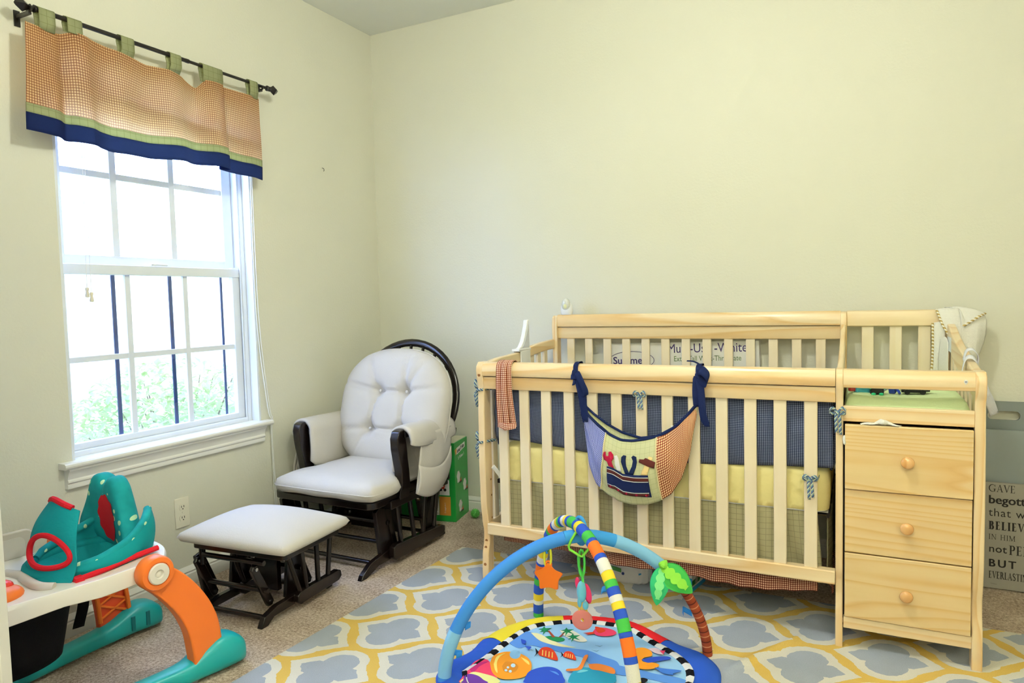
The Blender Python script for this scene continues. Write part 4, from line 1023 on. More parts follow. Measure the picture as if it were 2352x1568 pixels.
for y0 in (28, 92, 270):
    applique('white_stitching', [P4(540, 680+y0), P4(655, 702+y0), P4(790, 765+y0), P4(960, 770+y0), P4(1168, 752+y0), P4(1168, 762+y0), P4(960, 780+y0), P4(790, 776+y0), P4(655, 712+y0), P4(540, 690+y0)], M_wht, pk, 0.0082, 0.0008)
for cx, cy in ((585, 992), (705, 1030), (835, 1065), (985, 1072), (1130, 1070)):
    o_ = P4(cx, cy); applique('red_dot', circ(o_[0], o_[1], 0.0046, n=10), M_red, pk, 0.0085, 0.0008)
a_ = [P4(*q) for q in ((470, 520), (485, 470), (515, 455), (520, 520), (545, 525), (565, 515), (565, 455), (600, 450), (635, 490), (640, 550), (615, 600), (650, 700), (560, 670), (540, 610), (490, 585))]
applique('wrench_patch', a_, M_red, org, 0.004)
applique('screwdriver_patch', [P4(*q) for q in ((650, 510), (690, 500), (715, 540), (765, 745), (700, 730), (665, 640))], M_wht, org, 0.004)
applique('pliers_patch', [P4(*q) for q in ((760, 520), (790, 488), (830, 495), (825, 560), (835, 640), (880, 740), (925, 640), (935, 560), (908, 510), (935, 484), (980, 500), (995, 570), (985, 650), (945, 765), (825, 765), (780, 650), (757, 590))], M_navyf, org, 0.0045)
h_ = applique('hammer_patch', [P4(*q) for q in ((1165, 478), (1222, 488), (1180, 640), (1150, 755), (1055, 755), (1100, 630))], M_tan, org, 0.004)
applique('hammer_head', [P4(*q) for q in ((1030, 525), (1095, 525), (1120, 500), (1265, 548), (1250, 640), (1165, 620), (1025, 570))], M_brown, h_, 0.0065)
# navy bows holding it to the rail
def navybow(cx, ztop, zend, seed, right):
    b = MB()
    def strip(path, w, wd=(1, 0, 0.1), n=6):
        P = spline(path, n); k = len(P)-1; W = Vector(wd).normalized(); b.sheet(lambda u, v: P[int(round(v*k))]+W*(u-0.5)*w*(1 if 0.06 < v < 0.94 else 0.75), 3, k)
    strip([(cx, YF+0.052, 0.90), (cx, YF+0.050, 0.968), (cx, YF+0.022, 0.979), (cx, YF-0.008, 0.968), (cx+0.002, YF-0.017, 0.940), (cx+0.004, YF-0.022, 0.915)], 0.020)
    if not right:
        strip([(cx+0.004, YF-0.022, 0.945), (cx+0.020, YF-0.040, 0.935), (cx+0.036, YF-0.045, 0.905), (cx+0.050, YF-0.040, 0.870), (cx+0.046, YF-0.032, 0.850), (cx+0.026, YF-0.028, 0.880), (cx+0.006, YF-0.024, 0.940)], 0.024, (0.9, 0.2, 0.5))
        strip([(cx-0.004, YF-0.024, 0.940), (cx-0.002, YF-0.034, 0.915), (cx+0.012, YF-0.036, 0.925), (cx+0.004, YF-0.026, 0.942)], 0.02)
        strip([(cx+0.002, YF-0.024, 0.935), (cx+0.002, YF-0.032, 0.905), (cx-0.004, YF-0.030, 0.890)], 0.012)
        strip([(cx+0.010, YF-0.026, 0.930), (cx+0.026, YF-0.034, 0.88), (cx+0.036, YF-0.030, 0.82), (cx+0.044, YF-0.028, 0.745)], 0.030)
        strip([(cx+0.012, YF-0.024, 0.925), (cx+0.034, YF-0.026, 0.85), (cx+0.040, YF-0.020, 0.79)], 0.022)
    else:
        strip([(cx, YF-0.024, 0.955), (cx+0.020, YF-0.045, 0.962), (cx+0.040, YF-0.046, 0.940), (cx+0.034, YF-0.034, 0.915), (cx+0.014, YF-0.030, 0.925), (cx, YF-0.026, 0.950)], 0.034, (0.3, 0.3, 1))
        strip([(cx+0.004, YF-0.025, 0.940), (cx+0.014, YF-0.036, 0.88), (cx+0.020, YF-0.034, 0.80), (cx+0.034, YF-0.030, 0.755)], 0.026)
        strip([(cx-0.004, YF-0.024, 0.940), (cx-0.006, YF-0.028, 0.88), (cx-0.004, YF-0.022, 0.825)], 0.026)
        strip([(cx-0.002, YF+0.050, 0.972), (cx-0.03, YF+0.06, 0.984), (cx-0.06, YF+0.075, 0.985)], 0.014, (0, 1, 0.2))
    b.ell((cx+0.002, YF-0.026, 0.942), (0.011, 0.009, 0.012), 12, 8)
    b.build('tie_bow', M_navy, org, CRIB, smooth=70, solid=0.0016)
navybow(0.457, 0.97, 0.77, 1, False); navybow(0.938, 0.97, 0.76, 2, True)
pc = thing('paper_card', 'white card poking out of the hanging organiser', 'card', (0.845, YF-0.022, 0.66), 0, frame=CRIB)
b = MB(); b.prism([(0.832, 0.640), (0.872, 0.650), (0.862, 0.752), (0.838, 0.750)], 'y', YF-0.0215, YF-0.0205); b.build('card', M_white, pc, CRIB, smooth=0)

# gingham sash over the rail
M_sash = gingham('rust gingham sash', '#F0E2CC', '#6E2A1E', 0.0080, mid='#B5704E')
sa = thing('gingham_sash', 'folded rust gingham sash hung over the left end of the crib rail', 'sash', (0.145, -0.83, 0.70), 0, frame=CRIB)
for k, (dx, w, dy) in enumerate(((-0.024, 0.030, 0.0), (0.0, 0.026, 0.006), (0.022, 0.028, 0.002))):
    path = [(0.140+dx*0.8, YF+0.056, 0.90), (0.140+dx*0.8, YF+0.052, 0.965), (0.140+dx*0.8, YF+0.024, 0.980), (0.140+dx*0.85, YF-0.010, 0.966), (0.142+dx*0.9, YF-0.021-dy, 0.92), (0.143+dx, YF-0.022-dy, 0.84), (0.148+dx*1.15, YF-0.020-dy, 0.76), (0.152+dx*1.25, YF-0.018-dy, 0.708-0.012*(k == 1))]
    b = ribbon(path, (1, 0.12*(1-k), 0.0), w*1.05); b.build('fold', M_sash, sa, CRIB, smooth=70, solid=0.003)
b = MB(); b.sheet(lambda u, v: (lerp(0.108, 0.192, u)+0.004*sin(9*u), YF-0.020-0.010*sin(pi*u)-0.006*v, lerp(0.722, 0.690+0.012*abs(2*u-1), v)), 10, 4); b.build('tail_fold', M_sash, sa, CRIB, smooth=70, solid=0.004)

# white plastic mobile arm on the end rail
ma = thing('mobile_arm', 'white plastic mobile clamp and horn on the left end rail of the crib', 'mobile arm', (0.015, -0.40, 0.90), 0, frame=CRIB)
M_wplas = plain('white moulded plastic', '#F1F2F4', 0.3, 0.5, 0.01)
b = MB(); cv = [( -0.462, 1.000), (-0.430, 1.012), (-0.405, 1.035), (-0.385, 1.068), (-0.368, 1.105), (-0.358, 1.136)]
b.prism(cv+[(-0.338, 1.136), (-0.338, 1.000)], 'x', 0.012, 0.034); b.build('horn', M_wplas, ma, CRIB, smooth=40, bevel=0.003)
b = MB(); b.bb(-0.002, 0.040, -0.465, -0.335, 0.990, 1.002); b.build('top_plate', M_wplas, ma, CRIB, smooth=0, bevel=0.003)
b = MB(); b.bb(0.032, 0.040, -0.445, -0.342, 0.87, 0.992); b.bb(-0.004, 0.002, -0.445, -0.342, 0.90, 0.992); b.build('clamp', M_wplas, ma, CRIB, smooth=0, bevel=0.003)
b = MB(); b.prism([(y+0.010, z-0.004) for y, z in cv[1:]]+[(-0.346, 1.128), (-0.346, 1.006)], 'x', 0.034, 0.036); b.build('rib', plain('cool white plastic', '#DDE2EE', 0.4), ma, CRIB, smooth=0)

# ---------------------------------------------------------------- gate carton behind the crib
gb = thing('gate_carton', 'white walk-through gate carton leaning behind the crib back slats', 'box', (0.69, 0.060, 0), 0, frame=CRIB)
GB = CRIB @ TM((0.313, 0.040, 0.008), 0) @ Matrix.Rotation(-0.030, 4, 'Y')
b = MB(); b.bb(0, 0.765, 0, 0.050, -0.008+0.03*0, 0.985); b.build('carton', plain('white carton', '#E9E8E4', 0.5), gb, GB, smooth=0, bevel=0.002)
M_purple = plain('dark purple ink', '#3B2A66', 0.5); M_olive = plain('green ink', '#5F7A4A', 0.5)
FG = TM((0, -0.0006, 0), 0, 0, pi/2)
b = MB(); b.text('Summer', 0.052, GB @ FG @ TM((0.046, 0.882, 0.0)), bold=0.0006); b.build('logo_lettering', M_purple, gb, WORLD, smooth=0)
b = MB(); ov = [(0.143+0.118*cos(a), 0.0, 0.899+0.046*sin(a)) for a in [2*pi*k/48 for k in range(48)]]; b.tube([(x, -0.0005, z) for x, y, z in ov], 0.0014, 5, closed=True); b.build('logo_oval', M_purple, gb, GB)
b = MB(); b.prism(circ(0.215, 0.945, 0.010, 0.016), 'y', -0.001, 0.0004); b.build('orange_mark', M_orange_p, gb, GB, smooth=0)
b = MB(); b.text('Multi-Use -White', 0.064, GB @ FG @ TM((0.330, 0.934, 0.0)), widen=0.84); b.build('title_lettering', M_purple, gb, WORLD, smooth=0)
b = MB(); b.text('Extra Tall Walk-Thru Gate', 0.037, GB @ FG @ TM((0.360, 0.892, 0.0)), widen=0.80); b.build('subtitle_lettering', M_olive, gb, WORLD, smooth=0)

# ---------------------------------------------------------------- night light, towel, strap
nl = thing('night_light', 'white egg-shaped night light standing on the crib back rail', 'night light', (0.093, 0.008, 1.150), 0, frame=CRIB)
b = MB(); b.lathe([(0.0, 0), (0.028, 0), (0.031, 0.006), (0.034, 0.022), (0.032, 0.042), (0.026, 0.060), (0.016, 0.074), (0.0, 0.080)], 28, TM((0, 0, 0)) @ Matrix.Diagonal((1.0, 0.62, 1.0, 1))); b.build('body', M_wplas, nl, None, smooth=60)
b = MB(); b.ell((0.0, -0.010, 0.052), (0.024, 0.016, 0.036), 20, 14); ll = b.build('lens', plain('clear ribbed lens', '#D8DAD2', 0.08, 0.8, 0.2, scale=90), nl, None)
b = MB(); b.ell((0, -0.023, 0.046), (0.010, 0.004, 0.014), 12, 8); b.build('bulb', plain('yellowish bulb', '#E9E6B0', 0.2), ll, None)
M_terry = cloth('white terry towel', '#EDEBE2', 0.95, 0.6, 240, 0.03)
t = NT('braided gold trim'); x, y, z = t.sep(t.coord('UV')); f = t.math('FRACT', t.math('MULTIPLY', t.math('ADD', x, y), 70)); t.base(t.ramp(f, [(0.0, '#F2EEE0'), (0.5, '#B59A58')], 'CONSTANT'), 0.8, 0.2); M_braid = t.m
tw = thing('hooded_towel', 'white hooded towel with braided trim over the back right crib corner', 'towel', (1.82, -0.01, 0.95), 0, frame=CRIB)
def patch(rows, nu=6):
    R = [spline(r, nu) for r in rows]; n = len(R[0]); cols = [spline([r[i] for r in R], nu) for i in range(n)]
    m = len(cols[0]); b = MB(); b.sheet(lambda u, v: cols[int(round(u*(n-1)))][int(round(v*(m-1)))], n-1, m-1); return b, cols
b, cA = patch([[(1.755, -0.026, 1.152), (1.790, -0.030, 1.156), (1.835, -0.020, 1.152)],
               [(1.775, -0.042, 1.090), (1.805, -0.052, 1.095), (1.840, -0.045, 1.098)],
               [(1.798, -0.050, 1.045), (1.820, -0.062, 1.040), (1.842, -0.060, 1.042)],
               [(1.818, -0.060, 1.008), (1.828, -0.070, 1.000), (1.846, -0.070, 0.990)]])
b.build('front_fold', M_terry, tw, CRIB, smooth=80, solid=0.006)
b, cB = patch([[(1.790, 0.030, 1.156), (1.830, 0.000, 1.160), (1.880, -0.010, 1.150), (1.922, -0.008, 1.135)],
               [(1.835, -0.022, 1.150), (1.850, -0.028, 1.120), (1.890, -0.040, 1.105), (1.930, -0.018, 1.095)],
               [(1.840, -0.050, 1.095), (1.860, -0.050, 1.070), (1.890, -0.056, 1.045), (1.924, -0.024, 1.035)],
               [(1.842, -0.062, 1.035), (1.862, -0.058, 1.000), (1.885, -0.056, 0.980), (1.908, -0.028, 0.980)],
               [(1.850, -0.068, 0.985), (1.862, -0.058, 0.950), (1.876, -0.050, 0.930), (1.888, -0.034, 0.930)]])
b.build('hood', M_terry, tw, CRIB, smooth=80, solid=0.006)
def braid(path, name='braided_trim'):
    P = spline(path, 6); b = MB(); b.tube(P, 0.0045, 8)
    L = 0
    for i in range(len(b.v)): b.uv[i] = (b.v[i].z, 0.3*b.v[i].x+b.v[i].y*0.5)
    b.build(name, M_braid, tw, CRIB, smooth=60)
braid([(1.755, -0.030, 1.152), (1.775, -0.048, 1.090), (1.798, -0.056, 1.045), (1.818, -0.066, 1.006)])
braid([(1.846, -0.058, 1.082), (1.872, -0.056, 1.100), (1.900, -0.048, 1.120), (1.926, -0.020, 1.132)])
b, cC = patch([[(1.742, -0.030, 1.095), (1.765, -0.036, 1.10), (1.786, -0.034, 1.10)], [(1.742, -0.032, 0.98), (1.764, -0.046, 0.98), (1.786, -0.046, 0.98)], [(1.738, -0.030, 0.866), (1.762, -0.044, 0.866), (1.786, -0.050, 0.866)]])
b.build('inner_fold', M_terry, tw, CRIB, smooth=80, solid=0.004)
braid([(1.742, -0.034, 1.095), (1.743, -0.037, 0.98), (1.738, -0.036, 0.868)])
b, cD = patch([[(1.770, -0.06, 1.03), (1.782, -0.09, 1.04), (1.788, -0.12, 1.02)], [(1.762, -0.06, 0.95), (1.778, -0.10, 0.95), (1.788, -0.13, 0.95)], [(1.762, -0.06, 0.866), (1.778, -0.10, 0.866), (1.788, -0.13, 0.866)]])
b.build('inner_roll', M_terry, tw, CRIB, smooth=80, solid=0.004)
stp = thing('safety_strap', 'white webbing strap looped over the right end rail of the changing table', 'strap', (1.83, -0.55, 0.80), 0, frame=CRIB)
M_web = cloth('white webbing', '#E9EAF2', 0.8, 0.5, 300)
b = ribbon([(1.778, -0.60, 0.93), (1.784, -0.60, 0.975), (1.794, -0.60, 1.000), (1.812, -0.60, 0.999), (1.826, -0.595, 0.975), (1.832, -0.58, 0.93)], (0.12, 1, 0.25), 0.036); b.build('webbing', M_web, stp, CRIB, smooth=70, solid=0.002)
b = ribbon([(1.832, -0.585, 0.95), (1.846, -0.57, 0.895), (1.868, -0.55, 0.845), (1.884, -0.53, 0.798)], (0.75, 0.3, 0.35), 0.030); b.build('hanging_end', M_web, stp, CRIB, smooth=70, solid=0.002)
b = ribbon([(1.790, -0.545, 0.985), (1.800, -0.54, 1.018), (1.820, -0.54, 1.022), (1.834, -0.54, 0.995), (1.826, -0.54, 0.955)], (0.0, 1, 0.2), 0.030); b.build('loop', M_web, stp, CRIB, smooth=70, solid=0.002)

# ---------------------------------------------------------------- changing pad, toys, cloths in the drawers
pad = thing('changing_pad', 'pale green changing pad in the tray above the drawers', 'pad', (1.605, -0.42, 0.815), 0, frame=CRIB)
M_pad = cloth('pale green minky', '#D3E6B2', 0.9, 0.3, 200)
b = pillow(1.421, 1.787, YF+0.030, -0.035, 0.816, 0.878, 0.5, -0.012, 30, 30, dip=lambda a, c: -0.012*a*a*(1-0.3*abs(c))); b.build('pad_cover', M_pad, pad, CRIB, smooth=80)
M_teal_t = plain('teal toy plastic', '#4FB3C4', 0.35); M_blk = plain('black toy plastic', '#14161A', 0.3); M_gr_t = plain('bright green toy plastic', '#33C48A', 0.35); M_red_t = plain('red toy plastic', '#C03A3A', 0.35); M_blue_t = plain('blue toy plastic', '#2340A8', 0.35); M_grey_t = plain('grey toy plastic', '#A9ADB5', 0.35)
ZP = 0.8735
def toy(name, label, x, y, rz): return thing(name, label, 'toy', (x-0.045, y-0.055, ZP-0.002), rz, frame=CRIB, group='small toys on the changing pad')
o = toy('toy_robot', 'teal and red toy figure lying at the left of the toys on the pad', 1.523, -0.60, 0.5)
b = MB(); b.box((0, 0, 0.014), (0.055, 0.024, 0.024), ry=0.1); b.build('body', M_teal_t, o, None, smooth=0, bevel=0.004)
b = MB(); b.box((-0.036, 0.006, 0.020), (0.02, 0.02, 0.022)); b.build('head', M_red_t, o, None, smooth=0, bevel=0.004)
b = MB(); b.tube([(0.02, -0.014, 0.012), (0.05, -0.02, 0.006)], 0.005, 8); b.build('arm', M_grey_t, o, None)
o = toy('toy_creature', 'black toy block with bright green ears and feet on the pad', 1.566, -0.62, 0.1)
b = MB(); b.box((0, 0, 0.020), (0.042, 0.034, 0.034)); b.build('body', M_blk, o, None, smooth=0, bevel=0.004)
for sx in (-1, 1):
    b = MB(); b.tube([(sx*0.010, -0.018, 0.030), (sx*0.018, -0.019, 0.042), (sx*0.026, -0.019, 0.034), (sx*0.022, -0.020, 0.022)], 0.0032, 8); b.build('ear', M_gr_t, o, None)
    b = MB(); b.ell((sx*0.012, -0.02, 0.005), (0.008, 0.007, 0.005), 10, 8); b.build('foot', M_gr_t, o, None)
o = toy('toy_figure', 'blue and grey jointed toy figure beside the black toy vehicle', 1.616, -0.58, -0.4)
b = MB(); b.box((0, 0, 0.016), (0.022, 0.02, 0.028), rx=0.3); b.build('torso', M_blue_t, o, None, smooth=0, bevel=0.004)
for sx in (-1, 1):
    b = MB(); b.tube([(sx*0.010, 0, 0.022), (sx*0.024, -0.01, 0.012), (sx*0.030, -0.018, 0.006)], 0.0045, 8); b.build('limb', M_grey_t if sx < 0 else M_blue_t, o, None)
b = MB(); b.ell((0, 0.004, 0.036), (0.008, 0.008, 0.008), 12, 8); b.build('head', M_red_t, o, None)
o = toy('toy_vehicle', 'long black toy vehicle at the right of the toys on the pad', 1.685, -0.56, 0.03)
b = MB(); b.box((-0.005, 0, 0.020), (0.075, 0.045, 0.028)); b.box((0.03, 0, 0.018), (0.03, 0.035, 0.016)); b.build('body', M_blk, o, None, smooth=0, bevel=0.003)
for sx in (-0.025, 0.022):
    for sy in (-0.024, 0.024):
        b = MB(); b.tube([(sx, sy-0.004, 0.009), (sx, sy+0.004, 0.009)], 0.009, 14); b.build('wheel', M_blk, o, None)
dc = thing('drawer_cloth', 'white cloth poking out above the top drawer', 'cloth', (1.545, YF-0.004, 0.788), 0, frame=CRIB)
b = MB()
def dcl(u, v):
    x = lerp(1.470, 1.590, u); h = lin1([(0, 0.001), (0.18, 0.007), (0.35, 0.006), (0.5, 0.019), (0.62, 0.016), (0.8, 0.006), (1, 0.0)], u)
    return (x, YF-0.013+0.020*v*(1-0.4*u)+0.004*sin(20*u), 0.7885+h*sin(pi*min(1, 0.1+v))*1.1)
b.sheet(dcl, 26, 8); b.build('folded_cloth', M_terry, dc, CRIB, smooth=80, solid=0.003)
so = thing('white_sock', 'tiny white cloth caught at the left edge of the top drawer', 'cloth', (1.4215, YF-0.006, 0.735), 0, frame=CRIB)
b = MB(); b.ell((1.4215, YF-0.010, 0.736), (0.005, 0.006, 0.014), 12, 10); b.ell((1.4225, YF-0.012, 0.725), (0.0045, 0.005, 0.008), 12, 10); b.build('knit', M_terry, so, CRIB)
# ---------------------------------------------------------------- patterned rug
def rug_mat():
    t = NT('quatrefoil trellis rug'); v = t.coord(); x, y, z = t.sep(v)
    ox, oy, ax, ay, bx, by = 1.1528, -1.1217, 0.4557, 0.0121, 0.0310, 0.3174
    det = ax*by-bx*ay
    nz = t.noise(v, 55, 2); wob = t.math('MULTIPLY', t.math('SUBTRACT', nz, 0.5), 0.010)
    dx = t.math('SUBTRACT', x, ox); dy = t.math('SUBTRACT', y, oy)
    i = t.math('ADD', t.math('MULTIPLY', dx, by/det), t.math('MULTIPLY', dy, -bx/det))
    j = t.math('ADD', t.math('MULTIPLY', dx, -ay/det), t.math('MULTIPLY', dy, ax/det))
    def dist(i, j):
        fi = t.math('SUBTRACT', i, t.math('ROUND', i)); fj = t.math('SUBTRACT', j, t.math('ROUND', j))
        X = t.math('ABSOLUTE', t.math('MULTIPLY', fi, 0.4557)); Y = t.math('ABSOLUTE', t.math('MULTIPLY', fj, 0.3174))
        yy = t.math('SUBTRACT', Y, 0.051)
        d1 = t.math('SUBTRACT', t.math('SQRT', t.math('ADD', t.math('MULTIPLY', X, X), t.math('MULTIPLY', yy, yy))), 0.0625)
        d2 = t.math('MULTIPLY', t.math('ADD', t.math('SUBTRACT', X, 0.120), Y), 0.707)
        d2 = t.math('MAXIMUM', d2, t.math('SUBTRACT', Y, 0.041))
        return t.math('MINIMUM', d1, d2)
    d = t.math('MINIMUM', dist(i, j), dist(t.math('ADD', i, 0.5), t.math('ADD', j, 0.5)))
    d = t.math('ADD', d, wob)
    pile = t.noise(v, 420, 3, 0.7); big = t.noise(v, 6, 3)
    f = t.math('ADD', t.math('MULTIPLY', pile, 0.7), t.math('MULTIPLY', big, 0.3))
    g = t.ramp(f, [(0.3, '#989FA8'), (0.7, '#B8BFCA')]); w = t.ramp(f, [(0.3, '#D9D4C4'), (0.7, '#EFEBDD')]); yl = t.ramp(f, [(0.3, '#D3AD50'), (0.7, '#EAC972')])
    m = t.mix(t.math('GREATER_THAN', d, 0.0), g, w); m = t.mix(t.math('GREATER_THAN', d, 0.031), m, yl)
    t.base(m, 0.95, 0.05); t.bump(pile, 0.5, 0.006); return t.m
b = MB()
C00, C10, C11, C01 = Vector((0.836, -2.15, 0)), Vector((3.28, -2.15, 0)), Vector((3.33, -0.535, 0)), Vector((0.897, -0.568, 0))
def rugp(u, v):
    q = C00.lerp(C10, u).lerp(C01.lerp(C11, u), v)
    # a small wrinkle running across the pile
    A, B_ = Vector((2.30, -1.20, 0)), Vector((2.50, -0.87, 0)); dv = B_-A; s = (q-A).dot(dv)/dv.dot(dv); L = dv.length
    dist = (q-A-dv*s).length; k = max(0, 1-abs(s-0.5)/0.62)
    h = 0.012*math.exp(-(dist/0.016)**2)*min(1, k*2.5)
    edge = min(u, v, 1-u, 1-v)
    return (q.x, q.y, (0.007 if edge > 1e-6 else 0.0005)+h)
NU, NV = 200, 140
def remap(k, n): return 0 if k <= 0 else (1 if k >= 1 else (k if 0.01 < k < 0.99 else (0.0015 if k < 0.5 else 0.9985)))
b.sheet(lambda u, v: rugp(remap(u, NU), remap(v, NV)), NU, NV)
tag(b.build('area_rug', rug_mat(), smooth=60), 'grey and white quatrefoil area rug with yellow trellis on the carpet', 'rug')
RZ = 0.0075

# ---------------------------------------------------------------- baby walker
wk = thing('baby_walker', 'white and teal baby walker with orange legs under the window', 'baby walker', (0.475, -1.82, 0), math.radians(-7))
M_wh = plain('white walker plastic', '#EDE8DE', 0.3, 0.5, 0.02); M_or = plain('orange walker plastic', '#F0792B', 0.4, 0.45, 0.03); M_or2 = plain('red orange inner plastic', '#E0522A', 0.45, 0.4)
M_te = plain('teal walker plastic', '#17A3A8', 0.35, 0.5, 0.05); M_tef = cloth('teal seat fabric', '#128C93', 0.8, 0.35, 70, 0.10)
M_rd = cloth('red seat binding', '#C8202C', 0.8, 0.3); M_bk = cloth('black seat bag', '#131316', 0.9, 0.3)
t = NT('teal fabric with pale dots'); v = t.coord('UV')
vo = t.n('ShaderNodeTexVoronoi', feature='F1'); vo.inputs['Scale'].default_value = 26; vo.inputs['Randomness'].default_value = 0.45; t.link(v, vo.inputs['Vector'])
t.base(t.mix(t.math('LESS_THAN', vo.outputs['Distance'], 0.23), t.ramp(t.noise(t.coord(), 18, 2), [(0.3, '#0F8288'), (0.7, '#1A9AA0')]), '#BFE3B8'), 0.8, 0.2); M_dot = t.m
# tray ring
outer = spline([(0.262, -0.205, 0), (0.272, -0.26, 0), (0.262, -0.38, 0), (0.250, -0.50, 0), (0.238, -0.62, 0), (0.225, -0.74, 0), (0.17, -0.84, 0), (0.03, -0.88, 0), (-0.11, -0.84, 0), (-0.165, -0.74, 0), (-0.180, -0.62, 0), (-0.185, -0.50, 0), (-0.19, -0.36, 0), (-0.20, -0.26, 0), (-0.19, -0.205, 0), (-0.10, -0.16, 0), (0.035, -0.15, 0), (0.17, -0.16, 0), (0.262, -0.205, 0)], 5)[:-1]
n = len(outer)
inner = []
for q in outer:
    a = atan2((q.y+0.34)/1.05, q.x-0.045)
    inner.append(Vector((0.045+0.135*cos(a), -0.34+0.155*sin(a), 0)))
def zt_(q): return 0.440+0.012*max(0, min(1, (q.y+0.40)/0.2))
def zb_(q): return lin1([(-0.9, 0.375), (-0.62, 0.385), (-0.50, 0.392), (-0.40, 0.385), (-0.30, 0.392), (-0.15, 0.40)], q.y)
loops = []
for q, p in zip(outer, inner):
    o2 = q.lerp(p, 0.06); o3 = q.lerp(p, 0.35)
    loops.append([(q.x, q.y, zb_(q)), (q.x, q.y, zt_(q)-0.012), (o2.x, o2.y, zt_(q)-0.001), (o3.x, o3.y, zt_(q)-0.004), (p.x, p.y, zt_(q)-0.004), (p.x, p.y, zb_(q)), (o2.x, o2.y, zb_(q)-0.001)])
b = MB(); K = 7
vs = [c for L in loops for c in L]; fs = [(i*K+k, i*K+(k+1) % K, ((i+1) % n)*K+(k+1) % K, ((i+1) % n)*K+k) for i in range(n) for k in range(K)]
b.add(vs, fs); tr_ = b.build('tray_frame', M_wh, wk, None, smooth=35, bevel=0.002)
# moulded arcs, activity buttons, far console wall
b = MB(); b.tube(spline([(0.195, -0.50, 0.438), (0.16, -0.525, 0.442), (0.08, -0.525, 0.442), (0.02, -0.515, 0.440), (-0.05, -0.53, 0.438)], 6), 0.014, 10); b.build('moulded_ridge', plain('pale grey moulding', '#D3CABF', 0.35), tr_, None)
b = MB(); b.prism(rrect(-0.70, -0.40, 0.425, 0.525, 0.03), 'x', -0.190, -0.176); cw = b.build('far_console', plain('off white console', '#CFC5B2', 0.45), wk, None, smooth=30, bevel=0.004)
b = MB(); b.prism(rrect(-0.67, -0.43, 0.440, 0.505, 0.02), 'x', -0.177, -0.174); b.build('console_inset', plain('lighter console inset', '#D9D0BF', 0.4), cw, None, smooth=30)
b = MB(); b.ell((0.135, -0.625, 0.440), (0.060, 0.070, 0.030), 24, 12); bt = b.build('toy_button_base', M_or, wk, None)
b = MB(); b.ell((0.125, -0.605, 0.462), (0.030, 0.030, 0.018), 20, 10); b.build('toy_button', plain('coral button', '#EE4436', 0.3), bt, None)
# fabric seat
rim = [Vector((0.045+0.140*cos(a), -0.335+0.158*sin(a), 0)) for a in [2*pi*k/48 for k in range(48)]]
def pod(u, v):
    a = 2*pi*u; s = v
    r = lerp(1.02, 0.62, s); k = 1+0.02*sin(9*a)*s
    return (0.045+0.140*r*k*cos(a), -0.335+0.158*r*k*sin(a), lerp(0.452, 0.385, s**1.3))
b = MB(); b.sheet(pod, 64, 14); b.build('seat_bowl', M_tef, wk, None, smooth=80, solid=0.004)
b = MB(); b.tube([(0.045+0.146*cos(a), -0.335+0.166*sin(a), 0.449) for a in [2*pi*k/60 for k in range(60)]], 0.0165, 12, closed=True); b.build('seat_roll', M_tef, wk, None)
# padded seat back with two rounded humps on top
hr = [(0.0, 0.660), (0.010, 0.665), (0.030, 0.680), (0.054, 0.682), (0.076, 0.668), (0.092, 0.638), (0.108, 0.600), (0.128, 0.560), (0.147, 0.520), (0.158, 0.480), (0.158, 0.448), (0.10, 0.440), (0.04, 0.438)]
pad_o = [Vector((x-0.015, 0, z)) for x, z in hr]+[Vector((-x-0.015, 0, z)) for x, z in hr[:0:-1]]
pad_o = spline(pad_o+[pad_o[0]], 4)[:-1]; NPd = len(pad_o); PC = Vector((-0.015, 0, 0.545))
def pad_y(x, z): return -0.205-0.050*(abs(x+0.015)/0.17)**2.2-0.10*(z-0.45)
def padpt(k, s, side):
    q = PC.lerp(pad_o[k % NPd], s); d = 0.030*(max(0, 1-s**5))**0.5+0.010
    return (q.x, pad_y(q.x, q.z)-side*d, q.z)
b = MB(); SS = [0.0001, 0.15, 0.3, 0.45, 0.6, 0.72, 0.82, 0.90, 0.95, 0.985, 1.0]
vs = [padpt(k, s, 1) for s in SS for k in range(NPd)]+[padpt(k, s, -1) for s in SS[::-1] for k in range(NPd)]
NS = 2*len(SS)
b.add(vs, [(i*NPd+k, i*NPd+(k+1) % NPd, (i+1)*NPd+(k+1) % NPd, (i+1)*NPd+k) for i in range(NS-1) for k in range(NPd)])
for i, q in enumerate(vs): b.uv[i] = (q[0]*1.0+0.5*q[1], q[2])
b.build('seat_back', M_dot, wk, None, smooth=80)
# plain red panel stitched on the back pad
padtab = sorted((atan2(q.z-PC.z, q.x-PC.x), (q-PC).length) for q in pad_o); padtab = [(padtab[-1][0]-2*pi, padtab[-1][1])]+padtab+[(padtab[0][0]+2*pi, padtab[0][1])]
b = MB(); NA_ = 60; vs = []
for s in (0.0001, 0.25, 0.5, 0.75, 1.0):
    for k in range(NA_):
        a = 2*pi*k/NA_; x = 0.010+(0.058+0.004*sin(11*a))*cos(a)*s; z = 0.545+(0.080+0.003*cos(9*a))*sin(a)*s
        rr = math.hypot(x-PC.x, z-PC.z)/lin1(padtab, atan2(z-PC.z, x-PC.x)); d = 0.030*(max(0, 1-rr**5))**0.5+0.010
        vs.append((x, pad_y(x, z)-d-0.002, z))
b.add(vs, [(i*NA_+k, i*NA_+(k+1) % NA_, (i+1)*NA_+(k+1) % NA_, (i+1)*NA_+k) for i in range(4) for k in range(NA_)]); b.build('red_panel', M_rd, wk, None, smooth=80)
